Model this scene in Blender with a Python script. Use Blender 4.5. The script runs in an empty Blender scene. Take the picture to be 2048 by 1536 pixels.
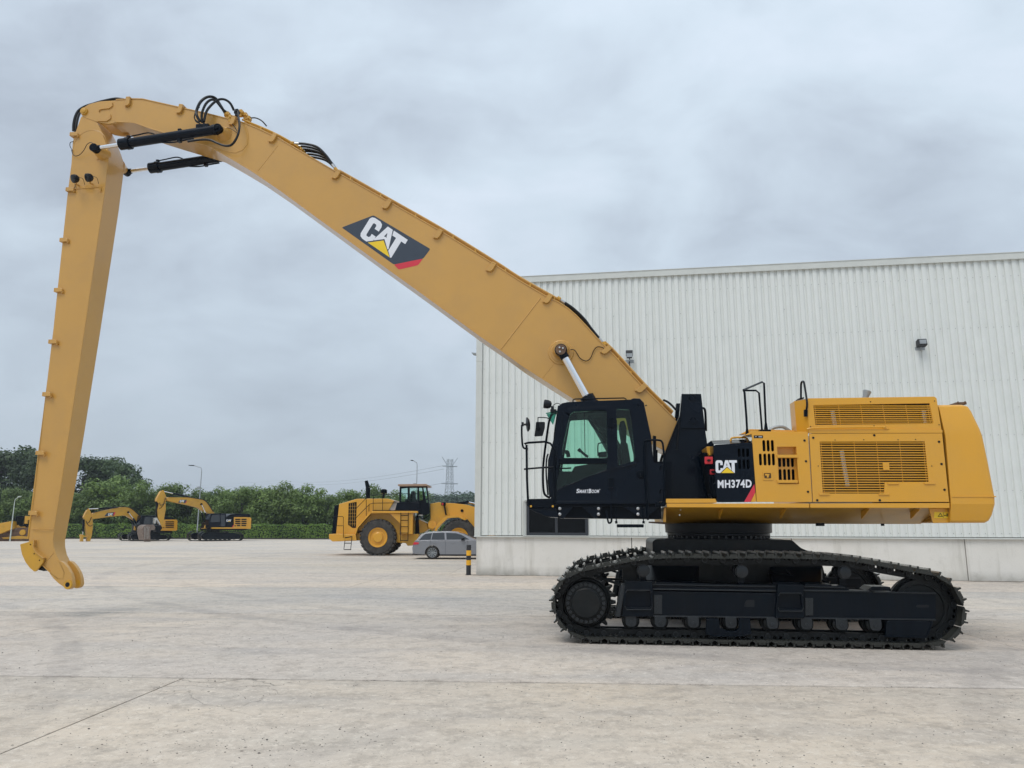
import bpy, bmesh, math, random
from math import sin, cos, pi, radians as R, sqrt, atan2
from mathutils import Vector, Matrix
from mathutils.geometry import tessellate_polygon
random.seed(7)
S = bpy.context.scene
COL = S.collection

# ------------------------------------------------------------------ camera
F_PX, PITCH, ROLL, CAM_H = 1525.3, .1832, -.002, 1.8
cd = bpy.data.cameras.new('camera'); cam = bpy.data.objects.new('camera', cd); COL.objects.link(cam)
cd.sensor_width = 36; cd.lens = 36 * F_PX / 2048; cd.clip_start = .05; cd.clip_end = 6000
_cp, _sp, _cr, _sr = cos(PITCH), sin(PITCH), cos(ROLL), sin(ROLL)
FW = Vector((0, _cp, _sp)); _r = Vector((1, 0, 0)); _u = Vector((0, -_sp, _cp))
RT = _r * _cr - _u * _sr; UP = _u * _cr + _r * _sr
CP = Vector((0, 0, CAM_H))
mw = Matrix((RT, UP, -FW)).transposed().to_4x4(); mw.translation = CP
cam.matrix_world = mw
S.camera = cam

# ------------------------------------------------------------------ world, sun, exposure
SUN_EL, SUN_AZ = R(58), R(212)          # azimuth from +Y, clockwise: behind the camera, a little to its left
w = bpy.data.worlds.new('World'); S.world = w; w.use_nodes = True
nt = w.node_tree; N = nt.nodes; LK = nt.links; N.clear()
def nd(t, **k):
    n = N.new(t)
    for a, b in k.items(): setattr(n, a, b)
    return n
out = nd('ShaderNodeOutputWorld'); bg = nd('ShaderNodeBackground'); bg.inputs['Strength'].default_value = .1
sky = nd('ShaderNodeTexSky', sky_type='NISHITA', sun_disc=False, sun_elevation=SUN_EL, sun_rotation=SUN_AZ, air_density=1.4, dust_density=3.0)
tc = nd('ShaderNodeTexCoord'); sep = nd('ShaderNodeSeparateXYZ'); LK.new(tc.outputs['Generated'], sep.inputs[0])
def mth(op, a, b=None, c=None, cl=False):
    n = nd('ShaderNodeMath', operation=op, use_clamp=cl)
    for i, v in enumerate((a, b, c)):
        if v is None: continue
        if isinstance(v, (int, float)): n.inputs[i].default_value = v
        else: LK.new(v, n.inputs[i])
    return n.outputs[0]
zc = mth('MAXIMUM', sep.outputs[2], 0.0)
den = mth('ADD', zc, .42)
cx = mth('DIVIDE', sep.outputs[0], den); cy = mth('DIVIDE', sep.outputs[1], den)
cmb = nd('ShaderNodeCombineXYZ'); LK.new(cx, cmb.inputs[0]); LK.new(cy, cmb.inputs[1])
n1 = nd('ShaderNodeTexNoise'); n1.inputs['Scale'].default_value = 1.35; n1.inputs['Detail'].default_value = 4.5; n1.inputs['Roughness'].default_value = .48; n1.inputs['Distortion'].default_value = .25
mp = nd('ShaderNodeMapping'); mp.inputs['Location'].default_value = (41.1, 22.2, 0.0); mp.inputs['Scale'].default_value = (1, 1.25, 1)
LK.new(cmb.outputs[0], mp.inputs[0]); LK.new(mp.outputs[0], n1.inputs['Vector'])
n2 = nd('ShaderNodeTexNoise'); n2.inputs['Scale'].default_value = 4.2; n2.inputs['Detail'].default_value = 7; n2.inputs['Roughness'].default_value = .56; n2.inputs['Distortion'].default_value = .35
LK.new(mp.outputs[0], n2.inputs['Vector'])
nn = mth('ADD', mth('MULTIPLY', n1.outputs[0], .62), mth('MULTIPLY', n2.outputs[0], .38))
rmp = nd('ShaderNodeValToRGB'); LK.new(nn, rmp.inputs[0])
e = rmp.color_ramp.elements
e[0].position = .36; e[0].color = (.43, .49, .575, 1)
e[1].position = .62; e[1].color = (.72, .81, .92, 1)
e2 = rmp.color_ramp.elements.new(.44); e2.color = (.54, .62, .715, 1)
e3 = rmp.color_ramp.elements.new(.53); e3.color = (.64, .74, .84, 1)
# overcast brightening towards the zenith, plain haze colour near the horizon
hz = nd('ShaderNodeValToRGB'); LK.new(zc, hz.inputs[0])
h = hz.color_ramp.elements; h[0].position = .0; h[0].color = (1, 1, 1, 1); h[1].position = .42; h[1].color = (0, 0, 0, 1)
mx = nd('ShaderNodeMix', data_type='RGBA'); LK.new(mth('MULTIPLY', hz.outputs[0], .85), mx.inputs['Factor'])
LK.new(rmp.outputs[0], mx.inputs['A']); mx.inputs['B'].default_value = (.53, .615, .715, 1)
lum = mth('MULTIPLY_ADD', zc, 3.6, 7.6)     # the cloud cover's radiance, before the background strength of 0.1
ml = nd('ShaderNodeVectorMath', operation='SCALE'); LK.new(mx.outputs['Result'], ml.inputs[0]); LK.new(lum, ml.inputs['Scale'])
mx2 = nd('ShaderNodeMix', data_type='RGBA'); mx2.inputs['Factor'].default_value = .93
LK.new(sky.outputs[0], mx2.inputs['A']); LK.new(ml.outputs[0], mx2.inputs['B'])
LK.new(mx2.outputs['Result'], bg.inputs['Color']); LK.new(bg.outputs[0], out.inputs['Surface'])
sd = bpy.data.lights.new('sun', 'SUN'); sd.energy = 1.25; sd.angle = R(30); sd.color = (1, .96, .9)
so = bpy.data.objects.new('sun', sd); COL.objects.link(so)
sdir = Vector((sin(SUN_AZ) * cos(SUN_EL), cos(SUN_AZ) * cos(SUN_EL), sin(SUN_EL)))
so.rotation_euler = (-sdir).to_track_quat('-Z', 'Y').to_euler(); so.location = sdir * 60
S.view_settings.view_transform = 'Standard'; S.view_settings.look = 'None'
S.view_settings.exposure = .24; S.view_settings.gamma = 1; S.view_settings.use_curve_mapping = False
S.cycles.max_bounces = 8; S.cycles.transparent_max_bounces = 12

# ------------------------------------------------------------------ materials
MATS = {}
def mat(name, col, rough=.5, metal=0., coat=0., var=.06, scale=3., bump=0., bscale=40., dirt=None, dirt_amt=0., dirt_scale=1.5, spec=.5, rnd=0., streak=False):
    m = bpy.data.materials.new(name); m.use_nodes = True
    n = m.node_tree.nodes; l = m.node_tree.links; b = n['Principled BSDF']
    tc = n.new('ShaderNodeTexCoord')
    no = n.new('ShaderNodeTexNoise'); no.inputs['Scale'].default_value = scale; no.inputs['Detail'].default_value = 6
    if streak:
        mpn = n.new('ShaderNodeMapping'); mpn.inputs['Scale'].default_value = (6, 6, .35)
        l.new(tc.outputs['Object'], mpn.inputs[0]); l.new(mpn.outputs[0], no.inputs['Vector'])
    else: l.new(tc.outputs['Object'], no.inputs['Vector'])
    cr = n.new('ShaderNodeValToRGB'); l.new(no.outputs[0], cr.inputs[0])
    c = Vector(col)
    cr.color_ramp.elements[0].position = .3; cr.color_ramp.elements[1].position = .7
    cr.color_ramp.elements[0].color = (*(c * (1 - var)), 1); cr.color_ramp.elements[1].color = (*(c * (1 + var)), 1)
    last = cr.outputs[0]
    if rnd:
        oi = n.new('ShaderNodeObjectInfo'); mr = n.new('ShaderNodeMapRange'); l.new(oi.outputs['Random'], mr.inputs[0])
        mr.inputs[3].default_value = 1 - rnd; mr.inputs[4].default_value = 1 + rnd
        vm = n.new('ShaderNodeVectorMath'); vm.operation = 'SCALE'; l.new(last, vm.inputs[0]); l.new(mr.outputs[0], vm.inputs['Scale']); last = vm.outputs[0]
    if dirt:
        d2 = n.new('ShaderNodeTexNoise'); d2.inputs['Scale'].default_value = dirt_scale; d2.inputs['Detail'].default_value = 9; d2.inputs['Roughness'].default_value = .65
        l.new(tc.outputs['Object'], d2.inputs['Vector'])
        mr2 = n.new('ShaderNodeMapRange'); l.new(d2.outputs[0], mr2.inputs[0]); mr2.inputs[1].default_value = .45; mr2.inputs[2].default_value = .75; mr2.inputs[4].default_value = dirt_amt
        mxn = n.new('ShaderNodeMix'); mxn.data_type = 'RGBA'; l.new(mr2.outputs[0], mxn.inputs['Factor']); l.new(last, mxn.inputs['A']); mxn.inputs['B'].default_value = (*dirt, 1); last = mxn.outputs['Result']
    l.new(last, b.inputs['Base Color'])
    rr = n.new('ShaderNodeMapRange'); l.new(no.outputs[0], rr.inputs[0]); rr.inputs[3].default_value = max(.02, rough - .05); rr.inputs[4].default_value = rough + .05
    l.new(rr.outputs[0], b.inputs['Roughness'])
    b.inputs['Metallic'].default_value = metal; b.inputs['Coat Weight'].default_value = coat; b.inputs['Coat Roughness'].default_value = .12
    b.inputs['Specular IOR Level'].default_value = spec
    if bump:
        bn = n.new('ShaderNodeTexNoise'); bn.inputs['Scale'].default_value = bscale; bn.inputs['Detail'].default_value = 4
        l.new(tc.outputs['Object'], bn.inputs['Vector'])
        bp = n.new('ShaderNodeBump'); bp.inputs['Strength'].default_value = bump; bp.inputs['Distance'].default_value = .01
        l.new(bn.outputs[0], bp.inputs['Height']); l.new(bp.outputs[0], b.inputs['Normal'])
    MATS[name] = m
    return m
YEL = mat('yellow_paint', (.56, .308, .070), .30, coat=.35, var=.03, scale=.8, bump=.35, bscale=1.1, dirt=(.40, .24, .09), dirt_amt=.34, dirt_scale=1.3)
YELH = mat('yellow_panel_paint', (.70, .345, .024), .30, coat=.3, var=.02, scale=.8, dirt=(.48, .29, .09), dirt_amt=.22, dirt_scale=1.2, bump=.2, bscale=1.5)
YELB = mat('weathered_yellow_paint', (.60, .32, .025), .42, coat=.1, var=.08, scale=1.2, dirt=(.2, .13, .06), dirt_amt=.5, dirt_scale=1.2)
YELT = mat('bright_yellow_print', (.85, .58, .02), .35)
BLK = mat('black_gloss_paint', (.001, .004, .010), .16, spec=.20, var=.1)
BLKM = mat('black_satin_paint', (.0015, .004, .008), .3, spec=.12, var=.15, dirt=(.015, .015, .017), dirt_amt=.15)
TRK = mat('track_black_steel', (.006, .008, .009), .38, spec=.24, var=.25, scale=6, bump=.25, bscale=60, dirt=(.035, .031, .026), dirt_amt=.35, dirt_scale=5)
FRM = mat('track_frame_paint', (.0015, .0045, .009), .3, spec=.15, var=.2, scale=5, dirt=(.016, .015, .014), dirt_amt=.25, dirt_scale=3, streak=True)
WORN = mat('worn_steel', (.66, .65, .62), .34, metal=.85, var=.2, scale=20, dirt=(.25, .2, .15), dirt_amt=.5, dirt_scale=14)
RUB = mat('hose_rubber', (.006, .008, .011), .38, spec=.3, var=.1)
TYR = mat('tyre_rubber', (.035, .034, .033), .8, var=.2, scale=4, dirt=(.14, .12, .10), dirt_amt=.6, dirt_scale=3)
CHR = mat('chrome', (.82, .83, .85), .1, metal=1, var=.02)
ALU = mat('galvanised_fitting', (.5, .5, .5), .35, metal=.9, var=.1)
RED = mat('red_paint', (.55, .02, .03), .4)
REDT = mat('red_print', (.62, .025, .05), .35, coat=.2)
WHT = mat('white_print', (.75, .77, .82), .4, coat=.2, var=.01)
NAVY = mat('navy_print', (.028, .040, .062), .3, coat=.35, var=.02)
RIB = mat('warehouse_cladding', (.735, .76, .735), .42, var=.03, scale=.7, dirt=(.42, .45, .43), dirt_amt=.2, dirt_scale=.6, streak=False)
CAPM = mat('flashing_grey', (.60, .62, .59), .4, var=.04)
SCR = mat('screw_heads', (.26, .28, .28), .4)
WFR = mat('window_frame_anthracite', (.03, .036, .045), .4)
SEAT = mat('seat_fabric', (.006, .008, .011), .85)
BUCK = mat('worn_bucket_steel', (.22, .17, .14), .5, metal=.2, var=.25, scale=6, dirt=(.12, .06, .04), dirt_amt=.7, dirt_scale=4)
RUST = mat('rusty_brown_steel', (.10, .055, .035), .7, var=.3, scale=3, dirt=(.3, .2, .1), dirt_amt=.5)
GRILLE = mat('radiator_core', (.085, .045, .014), .6, var=.3, scale=4)  # darkened in colour for the shade in the gaps between grille bars
GALV = mat('lamp_post_galvanised', (.33, .36, .38), .5, metal=.2)
PYL = mat('pylon_steel', (.36, .40, .42), .6)
CARP = mat('metallic_grey_car_paint', (.24, .245, .265), .25, metal=.3, coat=.8, var=.0)
FRL = mat('frame_highlight_paint', (.012, .016, .020), .3, spec=.42, var=.2)  # frame paint lightened in colour to give highlights on ribs, brackets and bolts
SHOE = mat('track_shoe_steel', (.022, .024, .021), .36, spec=.42, var=.3, scale=6, dirt=(.07, .06, .05), dirt_amt=.4, dirt_scale=5)
CARG = mat('dark_car_glass', (.02, .025, .03), .05, spec=.8, var=.01)
BOLY = mat('bollard_yellow', (.82, .42, .02), .5)
BOLB = mat('bollard_black', (.02, .022, .026), .55)
BARK = mat('bark', (.07, .062, .052), .9, var=.25, scale=3)
def leafmat(name, a, b2):
    m = bpy.data.materials.new(name); m.use_nodes = True; n = m.node_tree.nodes; l = m.node_tree.links; b = n['Principled BSDF']
    tc = n.new('ShaderNodeTexCoord'); no = n.new('ShaderNodeTexNoise'); no.inputs['Scale'].default_value = .55; no.inputs['Detail'].default_value = 5; l.new(tc.outputs['Object'], no.inputs[0])
    cr = n.new('ShaderNodeValToRGB'); l.new(no.outputs[0], cr.inputs[0]); cr.color_ramp.elements[0].position = .35; cr.color_ramp.elements[1].position = .65
    cr.color_ramp.elements[0].color = (*a, 1); cr.color_ramp.elements[1].color = (*b2, 1)
    oi = n.new('ShaderNodeObjectInfo'); mr = n.new('ShaderNodeMapRange'); l.new(oi.outputs['Random'], mr.inputs[0]); mr.inputs[3].default_value = .8; mr.inputs[4].default_value = 1.2
    vm = n.new('ShaderNodeVectorMath'); vm.operation = 'SCALE'; l.new(cr.outputs[0], vm.inputs[0]); l.new(mr.outputs[0], vm.inputs['Scale'])
    l.new(vm.outputs[0], b.inputs['Base Color']); b.inputs['Roughness'].default_value = .6
    tr = n.new('ShaderNodeBsdfTranslucent'); l.new(vm.outputs[0], tr.inputs[0]); ms = n.new('ShaderNodeMixShader'); ms.inputs[0].default_value = .3
    l.new(b.outputs[0], ms.inputs[1]); l.new(tr.outputs[0], ms.inputs[2]); l.new(ms.outputs[0], n['Material Output'].inputs[0])
    return m
LEAF = leafmat('leaf_green', (.095, .155, .035), (.19, .275, .07))
LEAFD = leafmat('leaf_dark', (.045, .08, .032), (.09, .14, .05))
LEAFF = leafmat('leaf_far', (.045, .085, .045), (.08, .13, .07))
HEDG = leafmat('hedge_leaf', (.075, .15, .022), (.20, .32, .05))
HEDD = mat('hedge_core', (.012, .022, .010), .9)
def glass(name, tint, refl=.6):
    m = bpy.data.materials.new(name); m.use_nodes = True; n = m.node_tree.nodes; l = m.node_tree.links
    n.remove(n['Principled BSDF'])
    t = n.new('ShaderNodeBsdfTransparent'); t.inputs[0].default_value = (*tint, 1)
    g = n.new('ShaderNodeBsdfGlossy'); g.inputs['Roughness'].default_value = .02; g.inputs[0].default_value = (refl, refl, refl, 1)
    fr = n.new('ShaderNodeFresnel'); fr.inputs[0].default_value = 1.45
    ms = n.new('ShaderNodeMixShader'); l.new(fr.outputs[0], ms.inputs[0]); l.new(t.outputs[0], ms.inputs[1]); l.new(g.outputs[0], ms.inputs[2]); l.new(ms.outputs[0], n['Material Output'].inputs[0])
    return m
GRN = glass('green_tinted_glass', (.80, .96, .90))
VIS = glass('green_visor_plastic', (.22, .55, .47))
DGL = glass('dark_window_glass', (.12, .13, .14))

def concrete(name, base, warm, joints=False, plinth=False, size=(1, 1)):
    m = bpy.data.materials.new(name); m.use_nodes = True; n = m.node_tree.nodes; l = m.node_tree.links; b = n['Principled BSDF']
    geo = n.new('ShaderNodeNewGeometry'); pos = geo.outputs['Position']
    def noise(sc, det, rough=.6, scale3=(1, 1, 1), dist=0., loc=(0, 0, 0)):
        mp = n.new('ShaderNodeMapping'); mp.inputs['Scale'].default_value = scale3; mp.inputs['Location'].default_value = loc; l.new(pos, mp.inputs[0])
        t = n.new('ShaderNodeTexNoise'); t.inputs['Scale'].default_value = sc; t.inputs['Detail'].default_value = det; t.inputs['Roughness'].default_value = rough; t.inputs['Distortion'].default_value = dist
        l.new(mp.outputs[0], t.inputs['Vector']); return t.outputs[0]
    def mr(v, a, b_, c=0., d=1.):
        x = n.new('ShaderNodeMapRange'); l.new(v, x.inputs[0]); x.inputs[1].default_value = a; x.inputs[2].default_value = b_; x.inputs[3].default_value = c; x.inputs[4].default_value = d; return x.outputs[0]
    def mix(f, a, b_, bt='MIX'):
        x = n.new('ShaderNodeMix'); x.data_type = 'RGBA'; x.blend_type = bt
        for s_, v in (('Factor', f), ('A', a), ('B', b_)):
            if isinstance(v, tuple): x.inputs[s_].default_value = (*v, 1)
            elif isinstance(v, float): x.inputs[s_].default_value = v
            else: l.new(v, x.inputs[s_])
        return x.outputs['Result']
    def mul(a, v):
        x = n.new('ShaderNodeMath'); x.operation = 'MULTIPLY'; l.new(a, x.inputs[0])
        if isinstance(v, float): x.inputs[1].default_value = v
        else: l.new(v, x.inputs[1])
        return x.outputs[0]
    if plinth:
        c = mix(mr(noise(.7, 7), .35, .65), base, warm)
        st = noise(2.2, 5, .6, (1, 1, .10))                   # water runs down the wall
        c = mix(mul(mr(st, .52, .72), .42), c, (.27, .25, .19))
        c = mix(mul(mr(noise(5, 8, .7), .55, .8), .3), c, (.33, .32, .29))
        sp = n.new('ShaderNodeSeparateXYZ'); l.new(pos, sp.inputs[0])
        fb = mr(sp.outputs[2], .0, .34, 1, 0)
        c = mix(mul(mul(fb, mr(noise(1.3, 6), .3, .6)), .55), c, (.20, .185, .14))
        bh = noise(30, 5)
        bstr = .25
    else:
        c = mix(mr(noise(.16, 5, .55), .40, .60), base, warm)
        c = mix(mul(mr(noise(.5, 6, .6, (.35, 1.6, 1)), .5, .72), .5), c, (.30, .30, .31))   # long wheel wear
        c = mix(mul(mr(noise(.8, 7, .6, (.5, 1.3, 1), .4, (9, 3, 0)), .52, .72), .5), c, (.52, .48, .42))
        c = mix(mul(mr(noise(2.6, 10, .82), .48, .62), .5), c, (.26, .23, .20))
        c = mix(mul(mr(noise(9, 10, .88, loc=(1, 5, 0)), .53, .64), .6), c, (.22, .19, .165))
        c = mix(mul(mr(noise(8, 10, .88, loc=(4, 4, 4)), .52, .60), .8), c, (.72, .66, .58))
        vo = n.new('ShaderNodeTexVoronoi'); vo.inputs['Scale'].default_value = 55; l.new(pos, vo.inputs['Vector'])   # exposed stones
        c = mix(mul(mr(vo.outputs['Distance'], .05, .28, 1, 0), mr(noise(3.2, 6, .6, loc=(2, 1, 0)), .42, .62)), c, mix(vo.outputs['Color'], (.25, .22, .19), (.50, .46, .40)))
        for sc_, th_ in ((7., .13), (17., .16)):        # pits and dark aggregate
            vp = n.new('ShaderNodeTexVoronoi'); vp.inputs['Scale'].default_value = sc_; l.new(pos, vp.inputs['Vector'])
            sr = n.new('ShaderNodeSeparateColor'); l.new(vp.outputs['Color'], sr.inputs[0])
            pk = mul(mr(vp.outputs['Distance'], th_ * .6, th_, 1, 0), mr(sr.outputs[0], .62, .66, 0, 1))
            c = mix(mul(mul(pk, mr(noise(.9, 5, .6, loc=(2, 6, sc_)), .4, .6)), .85), c, (.10, .09, .08))
        # cracks
        dn = n.new('ShaderNodeTexNoise'); dn.inputs['Scale'].default_value = 1.4; dn.inputs['Detail'].default_value = 6; l.new(pos, dn.inputs['Vector'])
        va = n.new('ShaderNodeVectorMath'); va.operation = 'MULTIPLY_ADD'; l.new(dn.outputs['Color'], va.inputs[0]); va.inputs[1].default_value = (1.3, 1.3, 0); l.new(pos, va.inputs[2])
        vc = n.new('ShaderNodeTexVoronoi'); vc.feature = 'DISTANCE_TO_EDGE'; vc.inputs['Scale'].default_value = .16; l.new(va.outputs[0], vc.inputs['Vector'])
        ck = mul(mr(vc.outputs['Distance'], .0, .0011, 1, 0), mr(noise(.35, 4, .6, loc=(7, 0, 0)), .46, .56))
        c = mix(mul(ck, .45), c, (.14, .125, .11))
        # curved tyre marks, damp stains
        spx = n.new('ShaderNodeVectorMath'); spx.operation = 'MULTIPLY'; l.new(pos, spx.inputs[0]); spx.inputs[1].default_value = (1, 1, 0)
        for (ax, ay, rad, wd, st_) in ((14, 40, 31.0, .28, .30), (14, 40, 28.8, .28, .26), (-30, -2, 27.2, .22, .26), (-30, -2, 25.4, .22, .22), (26, -4, 24.5, .25, .24), (-6, 60, 46.0, .3, .24), (5, 1, 8.6, .16, .16)):
            dn_ = n.new('ShaderNodeVectorMath'); dn_.operation = 'DISTANCE'; l.new(spx.outputs[0], dn_.inputs[0]); dn_.inputs[1].default_value = (ax, ay, 0)
            sb = n.new('ShaderNodeMath'); sb.operation = 'SUBTRACT'; l.new(dn_.outputs['Value'], sb.inputs[0]); sb.inputs[1].default_value = rad
            ab = n.new('ShaderNodeMath'); ab.operation = 'ABSOLUTE'; l.new(sb.outputs[0], ab.inputs[0])
            c = mix(mul(mul(mr(ab.outputs[0], wd * .6, wd, 1, 0), mr(noise(.7, 6, .7, loc=(rad, 1, 0)), .40, .62)), st_ * 1.2), c, (.24, .22, .21))
        oi = n.new('ShaderNodeObjectInfo')
        bri = mr(oi.outputs['Random'], 0, 1, .97, 1.03)
        c = mix(1., c, oi.outputs['Color'], 'MULTIPLY')
        vm = n.new('ShaderNodeVectorMath'); vm.operation = 'SCALE'; l.new(c, vm.inputs[0]); l.new(bri, vm.inputs['Scale']); c = vm.outputs[0]
        if joints:      # grime and broken arrises along the slab joints, in each slab's own coordinates
            tco = n.new('ShaderNodeTexCoord'); sx_ = n.new('ShaderNodeSeparateXYZ'); l.new(tco.outputs['Object'], sx_.inputs[0])
            def fn(op, a, b_):
                x = n.new('ShaderNodeMath'); x.operation = op
                for i_, v_ in enumerate((a, b_)):
                    if isinstance(v_, (int, float)): x.inputs[i_].default_value = v_
                    else: l.new(v_, x.inputs[i_])
                return x.outputs[0]
            dx_ = fn('MINIMUM', sx_.outputs[0], fn('SUBTRACT', size[0], sx_.outputs[0])); dy_ = fn('MINIMUM', sx_.outputs[1], fn('SUBTRACT', size[1], sx_.outputs[1]))
            wob = fn('MULTIPLY', noise(3.5, 8, .8, loc=(3, 8, 1)), noise(1.1, 3, .6, loc=(5, 8, 1)))
            dd_ = fn('MINIMUM', fn('MULTIPLY', dx_, 3.6), dy_)
            jf = mr(fn('SUBTRACT', dd_, fn('MULTIPLY', mr(wob, .2, .45), .09)), -.02, .02, 1, 0)
            jf = fn('MAXIMUM', mul(jf, mr(noise(9, 6, .8, loc=(3, 1, 8)), .38, .55)), mr(dd_, .012, .028, .8, 0))
            c = mix(mul(jf, .6), c, (.15, .13, .11))
        ad = n.new('ShaderNodeMath'); ad.operation = 'MULTIPLY_ADD'; l.new(ck, ad.inputs[0]); ad.inputs[1].default_value = -2.5; l.new(noise(22, 8, .75), ad.inputs[2])
        bh = ad.outputs[0]; bstr = .55
    l.new(c, b.inputs['Base Color']); b.inputs['Roughness'].default_value = .85; b.inputs['Specular IOR Level'].default_value = .35
    bp = n.new('ShaderNodeBump'); bp.inputs['Strength'].default_value = bstr; bp.inputs['Distance'].default_value = .012; l.new(bh, bp.inputs['Height']); l.new(bp.outputs[0], b.inputs['Normal'])
    return m
SLAB = concrete('worn_yard_concrete', (.56, .505, .445), (.64, .555, .455))
SLABJ = concrete('worn_slab_concrete', (.56, .505, .445), (.64, .555, .455), joints=True, size=(16.0, 6.62))
PLIN = concrete('plinth_concrete', (.72, .70, .65), (.79, .77, .73), plinth=True)
SOIL = mat('soil', (.06, .05, .035), .95)

# ------------------------------------------------------------------ mesh helpers
class Frame:
    """a vertical working plane family: x along, y into depth, z up"""
    def __init__(s, o, yaw):
        s.o = Vector(o); s.yaw = yaw
        s.ex = Vector((cos(yaw), -sin(yaw), 0)); s.ey = Vector((sin(yaw), cos(yaw), 0))
    def at(s, x, y, d=0.):
        v = FW * F_PX + RT * (x - 1024) - UP * (y - 768)
        t = ((s.o + s.ey * d - CP).dot(s.ey)) / v.dot(s.ey)
        p = CP + v * t - s.o
        return (p.dot(s.ex), p.z)
    def pts(s, l, d): return [s.at(x, y, d) for x, y in l]
    def p3(s, x, y, d):
        a = s.at(x, y, d); return (a[0], d, a[1])
    def root(s, name, label, cat, group=None):
        o = bpy.data.objects.new(name, None); COL.objects.link(o); o.location = s.o; o.rotation_euler = (0, 0, -s.yaw)
        o['label'] = label; o['category'] = cat; o.empty_display_size = .3
        if group: o['group'] = group
        return o
class MB:
    def __init__(s): s.v = []; s.f = []; s.m = []; s.mats = []; s.cur = 0
    def use(s, m):
        if m not in s.mats: s.mats.append(m)
        s.cur = s.mats.index(m); return s
    def add(s, vs, fs):
        o = len(s.v); s.v += [tuple(v) for v in vs]
        for f in fs: s.f.append([i + o for i in f]); s.m.append(s.cur)
        return s
    def box(s, x0, x1, y0, y1, z0, z1):
        return s.add([(x, y, z) for x in (x0, x1) for y in (y0, y1) for z in (z0, z1)], [(0, 1, 3, 2), (4, 6, 7, 5), (0, 4, 5, 1), (2, 3, 7, 6), (0, 2, 6, 4), (1, 5, 7, 3)])
    def prism(s, loop, d0, d1, holes=(), chamfer=0.):
        """extrude an (x,z) outline from depth d0 to d1, optionally with holes"""
        loops = [list(loop)] + [list(h) for h in holes]
        if not holes:
            n = len(loop)
            vs = [(x, d0, z) for x, z in loop] + [(x, d1, z) for x, z in loop]
            return s.add(vs, [list(range(n)), list(range(2 * n - 1, n - 1, -1))] + [(i, i + n, (i + 1) % n + n, (i + 1) % n) for i in range(n)])
        flat = [p for lp in loops for p in lp]; n = len(flat)
        tr = tessellate_polygon([[Vector((x, z, 0)) for x, z in lp] for lp in loops])
        fs = [tuple(t) for t in tr] + [tuple(i + n for i in reversed(t)) for t in tr]
        k = 0
        for lp in loops:
            m = len(lp); fs += [(k + i, k + i + n, k + (i + 1) % m + n, k + (i + 1) % m) for i in range(m)]; k += m
        return s.add([(x, d0, z) for x, z in flat] + [(x, d1, z) for x, z in flat], fs)
    def cyl(s, p0, p1, r0, r1=None, n=16, cap=True):
        p0, p1 = Vector(p0), Vector(p1); r1 = r0 if r1 is None else r1
        a = (p1 - p0).normalized(); b = a.orthogonal().normalized(); c = a.cross(b)
        vs = [p + (b * cos(2 * pi * i / n) + c * sin(2 * pi * i / n)) * r for p, r in ((p0, r0), (p1, r1)) for i in range(n)]
        fs = [(i, (i + 1) % n, (i + 1) % n + n, i + n) for i in range(n)]
        if cap: fs += [list(range(n - 1, -1, -1)), list(range(n, 2 * n))]
        return s.add(vs, fs)
    def lathe(s, c, axis, prof, n=24, cap=True):
        """prof: list of (radius, offset along axis)"""
        c = Vector(c); a = Vector(axis).normalized(); b = a.orthogonal().normalized(); d = a.cross(b)
        vs = [c + a * h + (b * cos(2 * pi * i / n) + d * sin(2 * pi * i / n)) * max(r, 1e-4) for r, h in prof for i in range(n)]
        fs = [(j * n + i, j * n + (i + 1) % n, (j + 1) * n + (i + 1) % n, (j + 1) * n + i) for j in range(len(prof) - 1) for i in range(n)]
        if cap: fs += [list(range(n - 1, -1, -1)), list(range((len(prof) - 1) * n, len(prof) * n))]
        return s.add(vs, fs)
    def tube(s, pts, r, n=8, smooth=True, closed=False):
        P = [Vector(p) for p in pts]
        if smooth and len(P) > 2:
            Q = []
            for i in range(len(P) - 1):
                p0, p1, p2, p3 = P[max(i - 1, 0)], P[i], P[i + 1], P[min(i + 2, len(P) - 1)]
                for k in range(5):
                    t = k / 5; Q.append(.5 * ((2 * p1) + (p2 - p0) * t + (2 * p0 - 5 * p1 + 4 * p2 - p3) * t * t + (3 * p1 - p0 - 3 * p2 + p3) * t ** 3))
            P = Q + [P[-1]]
        vs = []; up = None
        for i, p in enumerate(P):
            t = (P[min(i + 1, len(P) - 1)] - P[max(i - 1, 0)]).normalized()
            if up is None: up = t.orthogonal().normalized()
            up = (up - t * up.dot(t)).normalized(); q = t.cross(up)
            vs += [p + (up * cos(2 * pi * k / n) + q * sin(2 * pi * k / n)) * r for k in range(n)]
        fs = [(j * n + i, j * n + (i + 1) % n, (j + 1) * n + (i + 1) % n, (j + 1) * n + i) for j in range(len(P) - 1) for i in range(n)]
        fs += [list(range(n - 1, -1, -1)), list(range((len(P) - 1) * n, len(P) * n))]
        return s.add(vs, fs)
    def strip(s, path, t, d0, d1):
        """a bent plate following an (x,z) path, t thick to the left of travel"""
        out = []
        n = len(path)
        for i in range(n):
            a = Vector(path[max(i - 1, 0)]); b = Vector(path[min(i + 1, n - 1)]); e = (b - a).normalized()
            out.append((path[i][0] - e.y * t, path[i][1] + e.x * t))
        vs = [(x, d, z) for d in (d0, d1) for x, z in list(path) + out]
        fs = []
        for i in range(n - 1):
            fs += [(i, i + 1, n + i + 1, n + i), (2 * n + i, 3 * n + i, 3 * n + i + 1, 2 * n + i + 1), (i, 2 * n + i, 2 * n + i + 1, i + 1), (n + i, n + i + 1, 3 * n + i + 1, 3 * n + i)]
        fs += [(0, n, 3 * n, 2 * n), (n - 1, 3 * n - 1, 4 * n - 1, 2 * n - 1)]
        return s.add(vs, fs)
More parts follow.
